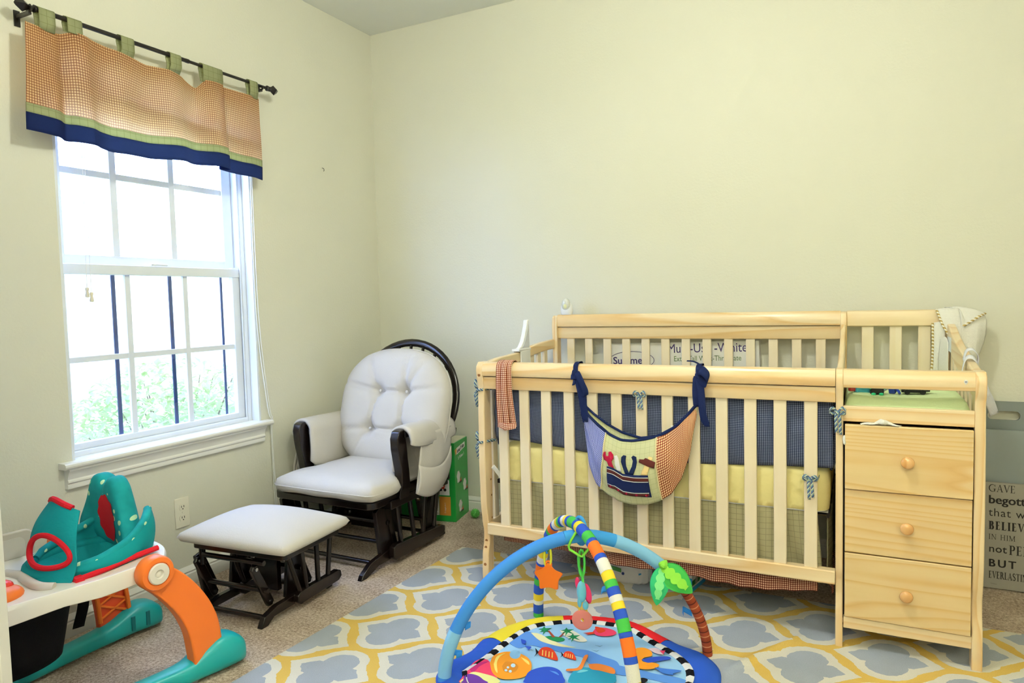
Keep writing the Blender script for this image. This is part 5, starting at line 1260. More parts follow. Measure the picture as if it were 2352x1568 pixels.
# side wings that sweep down from the back pad to the tray
for sg in (1, -1):
    def wing(u, v):
        a = lerp(0.36*pi, -0.28*pi, u); r = 1.0+0.06*sin(pi*v)
        h = lin1([(0, 0.120), (0.1, 0.112), (0.25, 0.090), (0.45, 0.058), (0.7, 0.030), (1.0, 0.010)], u)
        x = 0.045+sg*0.150*r*cos(a); y = -0.325+0.165*r*sin(a)
        return (x, y, 0.448+h*v)
    b = MB(); b.sheet(wing, 26, 10); b.build('seat_wing', M_tef, wk, None, smooth=80, solid=0.022)
    P = [wing(k/24, 1.0) for k in range(25)]; b = MB(); b.tube(P, 0.013, 10)
    for i in range(len(b.v)): b.uv[i] = (b.v[i].x+b.v[i].y*1.3, b.v[i].z)
    b.build('wing_piping', M_dot, wk, None)
b = MB(); b.tube(spline([(0.205, -0.20, 0.462), (0.205, -0.28, 0.457), (0.205, -0.36, 0.447), (0.200, -0.43, 0.440)], 5), 0.009, 8); b.bb(0.186, 0.214, -0.450, -0.425, 0.405, 0.448); b.build('red_edge', M_rd, wk, None)
# front flap with two leg openings
def flapz(u): return 0.625+0.030*sin(pi*u)
def flap(u, v):
    x = lerp(-0.090, 0.195, u); bulge = 0.05*sin(pi*u)
    y = lerp(-0.462, -0.395, v**1.3)-bulge*(1-0.3*v)+0.004*sin(7*u+5*v)
    w = 1-0.36*v*v+0.10*sin(pi*v)
    return (0.040+(x-0.040)*w, y+0.004*sin(7*v), lerp(0.425, flapz(u), v)+0.003*sin(5*u)*v*(1-v)*4)
NF, MF = 96, 80
b = MB(); b.sheet(flap, NF, MF)
def inhole(u, v):
    r = []
    for cu, cv, ru, rv in ((0.66, 0.41, 0.28, 0.19),):
        if ((u-cu)/ru)**2+((v-cv)/rv)**2 < 1: return True
    return False
keep = [(f, m) for k, (f, m) in enumerate(zip(b.f, b.mi)) if not inhole((k % NF+0.5)/NF, (k//NF+0.5)/MF)]
b.f = [f for f, m in keep]; b.mi = [m for f, m in keep]
fo = b.build('front_flap', M_tef, wk, None, smooth=80, solid=0.004)
for cu, cv, ru, rv in ((0.66, 0.41, 0.28, 0.19),):
    P = []
    for k in range(64):
        a = 2*pi*k/64; u = min(1.0, max(0.0, cu+ru*cos(a))); v = cv+rv*sin(a); q = flap(u, v); P.append((q[0], q[1]-0.003, q[2]))
    b = MB(); b.tube(P, 0.0085, 8, closed=True); b.build('leg_opening_binding', M_rd, fo, None)
b = MB(); b.tube([flap(k/20, 1.0) for k in range(2, 19)], 0.009, 8); b.build('top_binding', M_rd, fo, None)
# hanging black bag under the seat
b = MB()
def bag(u, v):
    a = 2*pi*u; return (-0.02+lerp(0.13, 0.10, v)*cos(a), -0.56+lerp(0.19, 0.15, v)*sin(a), lerp(0.36, 0.16, v))
b.sheet(bag, 40, 8); bg = b.build('hanging_bag', M_bk, wk, None, smooth=80, solid=0.004)
b = MB(); b.bb(-0.09, 0.05, -0.66, -0.46, 0.158, 0.162); b.build('bag_floor', M_bk, bg, None, smooth=0)
b = MB(); b.tube([(lambda q: (-0.02+(q[0]+0.02)*1.02, -0.56+(q[1]+0.56)*1.02, q[2]))(bag((x % (2*pi))/(2*pi), z)) for x, z in rrect(-0.72, -0.46, 0.62, 0.86, 0.05)], 0.0014, 6, closed=True); b.build('buckle_outline', M_white, bg, None)
b = ribbon([(-0.16, -0.30, 0.36), (-0.165, -0.27, 0.24), (-0.17, -0.29, 0.14)], (0.2, 1, 0), 0.035); b.build('black_strap', M_bk, wk, None, smooth=60, solid=0.003)
# hub, curved orange leg and teal foot on each side
def sweep(name, path, widths, thick, m, parent, xs):
    """flat curved bar in the y-z plane"""
    P = spline([(y, z, 0) for y, z in path], 8); W = spline([(w, 0, 0) for w in widths], 8)
    A, B2 = [], []
    for i, q in enumerate(P):
        d = (P[min(i+1, len(P)-1)]-P[max(i-1, 0)]).normalized(); nn = Vector((-d.y, d.x, 0)); w = W[i].x/2
        A.append((q.x+nn.x*w, q.y+nn.y*w)); B2.append((q.x-nn.x*w, q.y-nn.y*w))
    b = MB(); N = len(A); x0, x1 = xs
    vs = [(x0, *q) for q in A]+[(x1, *q) for q in A]+[(x1, *q) for q in B2]+[(x0, *q) for q in B2]
    fs = []
    for i in range(N-1):
        for k in range(4): fs.append((k*N+i, k*N+i+1, ((k+1) % 4)*N+i+1, ((k+1) % 4)*N+i))
    fs += [(0, N, 2*N, 3*N), (N-1, 2*N-1, 3*N-1, 4*N-1)]
    b.add(vs, fs); return b.build(name, m, parent, None, smooth=45, bevel=0.007, seg=3)
for sg in (1, -1):
    xs = (0.246, 0.296) if sg > 0 else (-0.296, -0.246)
    if sg > 0:
        lg = sweep('leg', [(-0.262, 0.408), (-0.205, 0.355), (-0.150, 0.280), (-0.112, 0.195), (-0.098, 0.11), (-0.095, 0.06)], [0.085, 0.094, 0.100, 0.104, 0.104, 0.104], 0, M_or, wk, xs)
    else:
        # open lattice on the inner face of the far leg
        lg = sweep('leg', [(-0.262, 0.408), (-0.205, 0.355), (-0.165, 0.280), (-0.140, 0.195), (-0.128, 0.11), (-0.125, 0.06)], [0.085, 0.096, 0.104, 0.11, 0.112, 0.112], 0, M_or2, wk, (-0.290, -0.262))
        for k, (za, zb, ya, yb) in enumerate(((0.10, 0.15, -0.175, -0.075), (0.15, 0.20, -0.185, -0.085), (0.20, 0.25, -0.205, -0.105), (0.25, 0.30, -0.22, -0.13))):
            b = MB(); b.tube([(-0.258, ya, za), (-0.258, yb, zb)], 0.0045, 6); b.tube([(-0.258, ya, zb), (-0.258, yb, za)], 0.0045, 6); b.build('lattice_rib', M_or, lg, None)
        b = MB(); b.tube(spline([(-0.252, -0.215, 0.30), (-0.252, -0.190, 0.20), (-0.252, -0.180, 0.09)], 5), 0.008, 8); b.tube(spline([(-0.252, -0.118, 0.29), (-0.252, -0.088, 0.20), (-0.252, -0.075, 0.09)], 5), 0.008, 8); b.build('lattice_edge', M_or, lg, None)
    MX = TM((sg*0.288, -0.262, 0.420), 0, sg*pi/2)
    b = MB(); b.lathe([(0.0, -0.018), (0.050, -0.018), (0.053, -0.012), (0.053, 0.022), (0.049, 0.030), (0.036, 0.031), (0.034, 0.028), (0.0, 0.028)], 32, MX); hb_ = b.build('hub', M_or, wk, None, smooth=40)
    b = MB(); b.lathe([(0.0, 0.024), (0.031, 0.024), (0.033, 0.033), (0.030, 0.037), (0.014, 0.037), (0.011, 0.031), (0.008, 0.034), (0.0, 0.035)], 28, MX); b.build('hub_cap', M_wh, hb_, None, smooth=40)
    # teal base rail with a swollen foot
    cx_ = sg*0.265
    stations = [(0.045, 0.012, 0.060, 0.030), (0.030, 0.046, 0.092, 0.052), (0.0, 0.056, 0.118, 0.060), (-0.05, 0.054, 0.128, 0.060), (-0.10, 0.050, 0.110, 0.056), (-0.16, 0.042, 0.075, 0.046), (-0.25, 0.036, 0.066, 0.040), (-0.38, 0.034, 0.064, 0.038), (-0.52, 0.032, 0.060, 0.036), (-0.62, 0.030, 0.058, 0.034)]
    if sg < 0: stations = [(y, w, h*(1.0 if y < -0.12 else 0.92), b_) for y, w, h, b_ in stations]
    ST = spline([Vector((y, w, h)) for y, w, h, _ in stations], 4)
    b = MB(); m_ = 20; vs = []
    for q in ST:
        shift = -sg*0.10*max(0, (-q.x-0.05)/0.57)**1.4
        for k in range(m_):
            a = 2*pi*k/m_; ca, sa = cos(a), sin(a); e = 0.62
            vs.append((cx_+shift+q.y*math.copysign(abs(ca)**e, ca), q.x, 0.010+(q.z-0.010)*(0.5+0.5*math.copysign(abs(sa)**e, sa))))
    N = len(ST); fs = [(i*m_+k, i*m_+(k+1) % m_, (i+1)*m_+(k+1) % m_, (i+1)*m_+k) for i in range(N-1) for k in range(m_)]+[tuple(range(m_)), tuple(range((N-1)*m_, N*m_))]
    b.add(vs, fs); ft = b.build('base_rail', M_te, wk, None, smooth=50)
    for yw in (0.030, -0.12):
        b = MB(); b.tube([(cx_-0.014, yw-0.02, 0.013), (cx_+0.014, yw-0.02, 0.013)], 0.013, 16); b.build('wheel', plain('grey caster', '#8F9398', 0.4), ft, None)
    if sg < 0:
        for yy in (-0.030, -0.085):
            b = MB(); b.box((cx_+0.056, yy, 0.06), (0.006, 0.014, 0.055)); b.build('foot_slot', plain('dark teal', '#0C6F75', 0.5), ft, None, smooth=0, bevel=0.002)
b = MB(); P = spline([(0.165, -0.62, 0.034), (0.15, -0.75, 0.034), (0.08, -0.84, 0.034), (0.0, -0.86, 0.034), (-0.08, -0.84, 0.034), (-0.15, -0.75, 0.034), (-0.165, -0.62, 0.034)], 6); b.tube(P, 0.026, 12); b.build('front_bar', M_te, wk, None)
for sg in (1, -1):
    b = MB(); b.tube([(sg*0.155, -0.74, 0.03), (sg*0.17, -0.76, 0.22), (sg*0.17, -0.76, 0.41)], 0.02, 12); b.build('front_leg', M_or, wk, None)

# ---------------------------------------------------------------- activity gym
def onz(px, py, z=0.0):
    cy, sy, cp, sp = cos(CAM_YAW), sin(CAM_YAW), cos(CAM_PITCH), sin(CAM_PITCH); cr, sr = cos(CAM_ROLL), sin(CAM_ROLL)
    fwd = Vector((-sy*cp, cy*cp, -sp)); right = Vector((cy, sy, 0)); up_ = right.cross(fwd)
    d = fwd+(right*cr+up_*sr)*((px-1176)/CAM_F)-(-right*sr+up_*cr)*((py-784)/CAM_F)
    return CAM_LOC+d*((z-CAM_LOC.z)/d.z)
GC = Vector((1.853, -1.40, 0))
gym = thing('play_gym', 'round baby play mat with crossed striped and blue arches on the rug', 'play gym', (GC.x, GC.y, RZ))
outl = [Vector((x, y, 0)) for x, y in [(1.427, -1.56), (1.468, -1.46), (1.466, -1.368), (1.494, -1.247), (1.572, -1.143), (1.642, -1.096), (1.733, -1.055), (1.863, -1.026), (1.95, -1.033), (2.116, -1.119), (2.196, -1.142), (2.270, -1.22), (2.292, -1.33), (2.278, -1.46), (2.24, -1.58), (2.13, -1.70), (2.03, -1.765), (1.86, -1.80), (1.70, -1.775), (1.55, -1.735), (1.455, -1.66)]]
outl = spline(outl+[outl[0]], 5)[:-1]
inl = [Vector((x, y, 0)) for x, y in [(1.522, -1.60), (1.543, -1.471), (1.552, -1.372), (1.585, -1.226), (1.660, -1.150), (1.76, -1.098), (1.855, -1.079), (1.931, -1.085), (2.03, -1.145), (2.137, -1.21), (2.195, -1.28), (2.212, -1.37), (2.195, -1.50), (2.12, -1.62), (2.02, -1.69), (1.86, -1.73), (1.70, -1.71), (1.58, -1.67)]]
inl = spline(inl+[inl[0]], 6)[:-1]
def ang(q): return atan2(q.y-GC.y, q.x-GC.x)
# sample both outlines on common angles
def polar(P):
    tab = sorted((ang(q), (q-GC).length) for q in P); tab = [(tab[-1][0]-2*pi, tab[-1][1])]+tab+[(tab[0][0]+2*pi, tab[0][1])]
    return lambda a: lin1(tab, ((a+pi) % (2*pi))-pi)
RO, RI = polar(outl), polar(inl)
def ring(name, f0, f1, a0, a1, m, z0, z1, puff_=0.0, n=40, parent=gym):
    b = MB()
    def fn(u, v):
        a = lerp(a0, a1, u); r = lerp(f0(a), f1(a), v); wr = 1+0.10*sin(61*a)*puff_*20
        return (GC.x+r*cos(a), GC.y+r*sin(a), RZ+lerp(z0, z1, v)+puff_*sin(pi*v)*wr)
    b.sheet(fn, n, 8); b.sheet(lambda u, v: (GC.x+RO(lerp(a0, a1, u))*cos(lerp(a0, a1, u)) if f1 is RO else GC.x+f1(lerp(a0, a1, u))*cos(lerp(a0, a1, u)), GC.y+f1(lerp(a0, a1, u))*sin(lerp(a0, a1, u)), RZ+lerp(z1, 0.0, v)), n, 1)
    return b.build(name, m, parent, WORLD, smooth=80)
M_fl = cloth('light blue mat print', '#9CCBF0', 0.7, 0.25, 22, 0.05); M_yl = cloth('yellow mat border', '#F2DC3E', 0.7, 0.25, 30, 0.04); M_rdm = cloth('red mat border', '#D8242B', 0.7, 0.25, 30); M_bl = cloth('blue mat border', '#2B57C0', 0.7, 0.25, 30)
M_gn = cloth('green mat border', '#4DB04A', 0.7, 0.25, 30)
b = MB(); NAq = 120
b.sheet(lambda u, v: (GC.x+RI(2*pi*u)*v*cos(2*pi*u), GC.y+RI(2*pi*u)*v*sin(2*pi*u), RZ+0.012+0.0012*sin(25*v*cos(2*pi*u)+3)*sin(19*v*sin(2*pi*u))*(v < 0.98)), NAq, 24)
mat_o = b.build('mat', M_fl, gym, WORLD, smooth=80)
a_bl0 = ang(onz(1085, 1505, 0)); a_y = ang(onz(1110, 1475, 0)); a_r0 = ang(onz(1290, 1422, 0)); a_r1 = ang(onz(1557, 1480, 0))
def pos(a, ref):
    while a > ref: a -= 2*pi
    return a
a0 = a_y; a1 = pos(a_r0, a0); a2 = pos(a_r1, a1); a3 = a0-pi; a4 = a1-pi; a5 = a2-pi; a6 = a0-2*pi
ring('border', RI, RO, a0, a1, M_yl, 0.010, 0.004, 0.014); ring('border', RI, RO, a1, a2, M_rdm, 0.010, 0.004, 0.014)
ring('border', RI, RO, a2, a3, M_bl, 0.010, 0.004, 0.012); ring('border', RI, RO, a3, a4, M_gn, 0.010, 0.004, 0.014)
ring('border', RI, RO, a4, a5, M_yl, 0.010, 0.004, 0.014); ring('border', RI, RO, a5, a6, M_bl, 0.010, 0.004, 0.012)
M_k = cloth('black check', '#15151A'); M_w = cloth('white check', '#EDEDEA')
b = MB(); NC = 58; RIi = lambda a: RI(a)-0.022
for k in range(NC):
    b.cur = k % 2; A0, A1 = 2*pi*k/NC, 2*pi*(k+1)/NC
    for s in range(3):
        p0, p1 = lerp(A0, A1, s/3), lerp(A0, A1, (s+1)/3); vs = []
        for a in (p0, p1):
            for r, z in ((RI(a)+0.004, 0.016), (RI(a)-0.010, 0.019), (RIi(a), 0.0125)): vs.append((GC.x+r*cos(a), GC.y+r*sin(a), RZ+z))
        b.add(vs, [(0, 3, 4, 1), (1, 4, 5, 2)])
b.build('checked_piping', [M_k, M_w], gym, WORLD, smooth=60)
# printed pictures on the mat
def Zc(X, Y): return (1000+X/3.36, 1160+Y/3.36)
_pz = [0.0138]
def mp(pts, m, name='print', parent=None, smooth_=True):
    _pz[0] += 0.00012
    P = [onz(*Zc(*q), RZ+_pz[0]) for q in pts]
    if smooth_: P = [Vector((q.x, q.y, 0)) for q in spline(P+[P[0]], 4)[:-1]]
    b = MB(); b.prism([(q.x, q.y) for q in P], 'z', RZ+_pz[0]-0.0004, RZ+_pz[0]); return b.build(name, m, parent or mat_o, WORLD, smooth=0)
def ink(n, c): return plain(n, c, 0.7, 0.2, 0.03)
I_sea = ink('mid blue print', '#5A8FDC'); I_deep = ink('deep blue print', '#2C4FBE'); I_sand = ink('sand print', '#EFE9B4'); I_palm = ink('palm green print', '#1F8A55'); I_trunk = ink('trunk print', '#9C4A35')
I_org = ink('orange print on mat', '#F29B2C'); I_yel = ink('yellow print on mat', '#F6DE74'); I_pink = ink('pink print', '#E8436A'); I_mag = ink('magenta print', '#C22C74'); I_pur = ink('purple print', '#6B3AA0'); I_tl = ink('teal print', '#2A93B4'); I_rd = ink('red print on mat', '#DB4327'); I_pale = ink('pale blue print', '#C4E2F4'); I_bk = ink('black print on mat', '#1B1B22')
mp([(560, 1055), (600, 1005), (690, 975), (760, 985), (850, 1040), (960, 1080), (1060, 1105), (1180, 1120), (1290, 1165), (1400, 1205), (1410, 1262), (1260, 1210), (1120, 1165), (960, 1130), (840, 1105), (740, 1080), (640, 1100)], I_sea, 'wave_print')
mp([(1100, 1140), (1290, 1185), (1420, 1235), (1560, 1262), (1700, 1300), (1880, 1330), (1960, 1371), (1800, 1371), (1600, 1330), (1380, 1300), (1220, 1240)], I_sea, 'wave_print')
mp([(735, 982), (800, 990), (880, 1030), (960, 1065), (1040, 1088), (1080, 1095), (980, 1092), (880, 1070), (800, 1040)], I_sand, 'sand_print')
mp([(960, 965), (1040, 960), (1120, 1000), (1170, 1045), (1100, 1050), (1000, 1010)], ink('pale sand print', '#F3F0DA'), 'sand_print')
mp([(845, 1012), (900, 1008), (990, 1025), (990, 1045), (930, 1050), (880, 1035)], I_palm, 'bush_print')
for (x, y) in ((848, 962), (1020, 972), (1068, 1018)):
    mp([(x-52, y-6), (x-20, y-14), (x-8, y-30), (x+2, y-14), (x+50, y-16), (x+16, y+0), (x+48, y+22), (x+4, y+8), (x-20, y+38), (x-12, y+8), (x-46, y+16), (x-20, y-2)], I_palm, 'palm_print', smooth_=False)
for (a, c) in (((868, 968), (915, 1015)), ((985, 985), (960, 1015)), ((1030, 1000), (940, 1018))):
    mp([(a[0], a[1]), (a[0]+12, a[1]-2), (c[0]+10, c[1]), (c[0]-12, c[1]+4)], I_trunk, 'trunk_print', smooth_=False)
def fish(x, y, w, h, m, stripe):
    f = mp([(x-w, y-h*0.15), (x-w*0.6, y-h*0.9), (x, y-h), (x+w*0.6, y-h*0.45), (x+w, y+h), (x+w*0.5, y+h*1.0), (x-w*0.3, y+h*0.55), (x-w*0.8, y+h*0.35)], m, 'fish_print')
    mp([(x-w*0.9, y-h*0.2), (x-w*1.25, y-h*0.9), (x-w*1.15, y), (x-w*1.35, y+h*0.5)], I_bk, 'fin_print', f, False)
    for k in range(4):
        xx = x-w*0.55+k*w*0.32; mp([(xx, y-h*0.55+k*h*0.12), (xx+w*0.09, y-h*0.55+k*h*0.12), (xx+w*0.06, y+h*0.35+k*h*0.12), (xx-w*0.04, y+h*0.3+k*h*0.12)], stripe, 'stripe_print', f, False)
fish(868, 1142, 78, 48, I_rd, I_yel); fish(1035, 1158, 52, 32, I_rd, I_yel)
f = mp([(1215, 975), (1245, 945), (1310, 945), (1380, 965), (1395, 990), (1340, 1008), (1250, 1004)], I_pink, 'fish_print'); mp([(1225, 975), (1140, 985), (1180, 992), (1160, 1000), (1230, 990)], I_rd, 'fin_print', f, False); mp([(1240, 965), (1235, 935), (1300, 952), (1310, 972), (1265, 985)], I_rd, 'fin_print', f)
# coral, shell, bubbles and rounded stones along the near part of the mat
mp([(205, 1330), (260, 1250), (320, 1195), (400, 1190), (440, 1250), (470, 1320), (480, 1371), (200, 1371)], I_pink, 'coral_print'); mp([(260, 1260), (330, 1215), (410, 1205), (350, 1235), (290, 1290)], I_mag, 'coral_shade_print')
s_ = mp([(420, 1215), (450, 1160), (530, 1130), (620, 1135), (700, 1165), (740, 1215), (735, 1275), (690, 1320), (600, 1340), (500, 1335), (440, 1290)], I_org, 'shell_print')
mp([(515, 1240), (545, 1205), (610, 1215), (640, 1245), (615, 1285), (560, 1290), (525, 1275)], ink('brown orange print', '#CF8326'), 'shell_spot_print', s_); mp([(450, 1225), (475, 1165), (540, 1142), (500, 1165), (475, 1215), (480, 1290), (460, 1270)], I_yel, 'shell_edge_print', s_); mp([(660, 1170), (715, 1200), (725, 1230), (690, 1205)], I_yel, 'shell_edge_print', s_)
for (x, y, r) in ((615, 1150, 42), (560, 1250, 10), (600, 1235, 18), (545, 1272, 11), (578, 1280, 12)): mp([(x+r*cos(a), y+r*0.8*sin(a)) for a in [2*pi*k/10 for k in range(10)]], I_pale if r < 40 else ink('bubble print', '#8FC4EA'), 'bubble_print')
mp([(235, 1320), (290, 1285), (380, 1300), (470, 1330), (480, 1371), (200, 1371)], ink('lemon print', '#EDEB9A'), 'sponge_print'); mp([(215, 1350), (225, 1315), (270, 1300), (330, 1315), (370, 1345), (400, 1371), (210, 1371)], I_pur, 'anemone_print')
mp([(690, 1335), (720, 1285), (790, 1255), (880, 1245), (955, 1270), (985, 1320), (980, 1371), (700, 1371)], I_deep, 'boulder_print'); mp([(880, 1275), (930, 1285), (955, 1310), (925, 1298)], I_sea, 'boulder_shine_print')
mp([(1030, 1330), (1060, 1285), (1110, 1250), (1200, 1255), (1300, 1280), (1375, 1295), (1395, 1335), (1360, 1371), (1050, 1371)], I_tl, 'mound_print'); mp([(1090, 1290), (1130, 1268), (1180, 1275), (1120, 1290)], ink('light teal print', '#6FC0CE'), 'mound_shine_print')
mp([(1120, 1225), (1150, 1160), (1180, 1158), (1150, 1220), (1120, 1268), (1020, 1278), (1015, 1262), (1090, 1255)], ink('orange weed print', '#E8843A'), 'seaweed_print'); mp([(1180, 1225), (1260, 1222), (1350, 1245), (1385, 1270), (1375, 1300), (1270, 1275), (1200, 1262)], ink('orange weed print', '#E8843A'), 'seaweed_print')
s_ = mp([(1520, 1140), (1545, 1105), (1610, 1098), (1665, 1125), (1670, 1160), (1610, 1175), (1600, 1205), (1690, 1215), (1728, 1235), (1680, 1260), (1590, 1262), (1530, 1235), (1525, 1190)], I_org, 'starfish_print')
mp([(1590, 1190), (1680, 1170), (1790, 1165), (1815, 1185), (1720, 1200), (1640, 1215)], I_deep, 'wave_crest_print'); mp([(1690, 1250), (1780, 1260), (1900, 1275), (1830, 1300), (1880, 1312), (1760, 1295)], ink('mid wave print', '#3F74CC'), 'wave_crest_print')
mp([(1640, 1105), (1700, 1100), (1740, 1120), (1760, 1150), (1700, 1140)], ink('pale pink print', '#F0D6E2'), 'shell_print'); mp([(1730, 1120), (1775, 1120), (1760, 1150)], I_pink, 'weed_print', None, False)
mp([(1560, 1345), (1600, 1330), (1640, 1345), (1610, 1371), (1570, 1371)], I_bk, 'stripe_fish_print')
for (x, y) in ((1230, 1078), (1205, 1115)): mp([(x, y), (x+40, y+8), (x+62, y), (x+40, y+14)], ink('grey line print', '#6F97B8'), 'ripple_print', None, False)
mp([(660, 1030), (700, 1045), (690, 1068), (670, 1060)], I_deep, 'ripple_print'); mp([(690, 1085), (740, 1090), (720, 1110)], I_deep, 'ripple_print')
# arches
def archpts(a, b2, h, e, n=64):
    a, b2 = Vector(a), Vector(b2); m, d = (a+b2)/2, (b2-a)/2; out = []
    for k in range(n+1):
        t = pi*k/n; c, s = cos(t), sin(t); q = m-d*(math.copysign(abs(c)**(2/e), c)); out.append(Vector((q.x, q.y, RZ+h*abs(s)**(2/e))))
    # even spacing
    L = [0]
    for p, q in zip(out, out[1:]): L.append(L[-1]+(q-p).length)
    res = []
    for k in range(n+1):
        t = L[-1]*k/n; i = max(j for j in range(len(L)) if L[j] <= t+1e-9); i = min(i, n-1); res.append(out[i].lerp(out[i+1], (t-L[i])/(L[i+1]-L[i])))
    return res, L[-1]
AP, AL = archpts((1.485, -1.655, 0), (2.217, -1.138, 0), 0.447, 1.82)
BP_, BL = archpts((1.567, -1.106, 0), (2.140, -1.690, 0), 0.483, 2.0, 96)
M_skyb = cloth('sky blue arch fabric', '#3F86D6', 0.7, 0.25, 40, 0.05); M_pale = cloth('cloud blue arch fabric', '#86C0E8', 0.7, 0.2, 40, 0.10); M_midb = cloth('mid blue arch fabric', '#3C8FD2', 0.7, 0.25, 40); M_trunk = None
t = NT('palm trunk fabric'); x, y, z = t.sep(t.coord('UV')); f = t.math('FRACT', t.math('ADD', t.math('MULTIPLY', y, 27), t.math('MULTIPLY', x, 0.25)))
t.base(t.ramp(f, [(0.0, '#9A4428'), (0.42, '#8A3A22'), (0.46, '#4B1E14'), (0.52, '#4B1E14'), (0.55, '#93402A'), (0.90, '#9A4428'), (0.93, '#C98A60'), (0.98, '#C98A60')]), 0.75, 0.2); M_trunk = t.m
def seg(name, P, i0, i1, r, m, parent=gym, uvtube=False):
    b = MB(); b.tube(P[i0:i1+1], r, 16)
    if uvtube:
        for i in range(len(b.v)): b.uv[i] = ((i % 16)/16*0.13, (i//16)*AL/64)
    return b.build(name, m, parent, WORLD, smooth=60)
blue = seg('blue_arch', AP, 0, 30, 0.0215, M_skyb); seg('arch_sleeve', AP, 1, 8, 0.0222, M_pale, blue); seg('arch_sleeve', AP, 30, 38, 0.0218, M_midb, blue); seg('arch_sleeve', AP, 38, 47, 0.0216, M_pale, blue); seg('trunk_sleeve', AP, 47, 64, 0.0165, M_trunk, blue, True)
b = MB(); b.tube([p-Vector((0, 0, 0.021)) for p in AP[6:31]], 0.003, 6); b.build('seam', M_pale, blue, WORLD)
cols = {'B': cloth('royal stripe', '#2C51B8', 0.7), 'G': cloth('green stripe', '#44AE48', 0.7), 'Y': cloth('yellow stripe', '#F3D33A', 0.7), 'W': cloth('white stripe', '#EDEBDF', 0.7), 'O': cloth('orange stripe', '#EF7428', 0.7)}
keys = 'BGYWO'
bands = [(0.0, 'G'), (0.012, 'B'), (0.038, 'W'), (0.050, 'Y'), (0.070, 'B'), (0.098, 'G'), (0.118, 'B'), (0.128, 'O'), (0.165, 'B'), (0.174, 'W'), (0.197, 'Y'), (0.222, 'G'), (0.238, 'B'), (0.256, 'W'), (0.267, 'Y'), (0.280, 'B'), (0.305, 'G'), (0.318, 'O'), (0.345, 'B'), (0.356, 'W'), (0.378, 'Y'), (0.392, 'G'), (0.405, 'B'), (0.422, 'W'), (0.438, 'Y'), (0.452, 'B'), (0.466, 'G'), (0.497, 'B'), (0.508, 'Y'), (0.524, 'B'), (0.556, 'G'), (0.582, 'B'), (0.592, 'O'), (0.628, 'B'), (0.640, 'W'), (0.670, 'Y'), (0.690, 'G'), (0.705, 'B'), (0.722, 'W'), (0.735, 'Y'), (0.750, 'B'), (0.768, 'G'), (0.793, 'B'), (0.803, 'O'), (0.838, 'B'), (0.851, 'W'), (0.884, 'Y'), (0.905, 'B'), (0.93, 'G'), (0.96, 'B')]
b = MB()
def bpt(f):
    f = max(0, min(1, f))*96; i = min(int(f), 95); return BP_[i].lerp(BP_[i+1], f-i)
for k_, (f0, c_) in enumerate(bands):
    f1 = bands[k_+1][0] if k_+1 < len(bands) else 1.0; b.cur = keys.index(c_); K = max(2, int((f1-f0)*110))
    b.tube([bpt(lerp(f0, f1, k/K)) for k in range(K+1)], 0.0195, 16, caps=(k_ == 0 or k_+1 == len(bands)))
strp = b.build('striped_arch', [cols[k] for k in keys], gym, WORLD, smooth=60)
mid = (AP[33]+BP_[48])/2
b = MB(); b.tube([mid+Vector((0.024*cos(a), -0.012*cos(a), 0.045*sin(a))) for a in [2*pi*k/20 for k in range(20)]], 0.006, 8, closed=True); b.build('crossing_strap', M_midb, gym, WORLD)
M_tagb = cloth('blue ribbon tag', '#2F7FD0', 0.7)
for (i, P, off) in ((9, AP, (0.03, 0.01, 0)), (5, AP, (0.04, 0.0, -0.005)), (57, AP, (-0.045, -0.005, 0.006)), (67, BP_, (-0.022, -0.015, -0.012))):
    q = P[i]; o = Vector(off); side_ = Vector((0.01, 0.008, 0.012))
    b = ribbon([q+o*0.35-side_*0.3, q+o*0.75, q+o*1.15+side_*0.2, q+o*0.9-side_*0.6], (0, 0.2, 1), 0.018); b.build('ribbon_tag', M_tagb, gym, WORLD, smooth=60, solid=0.001)
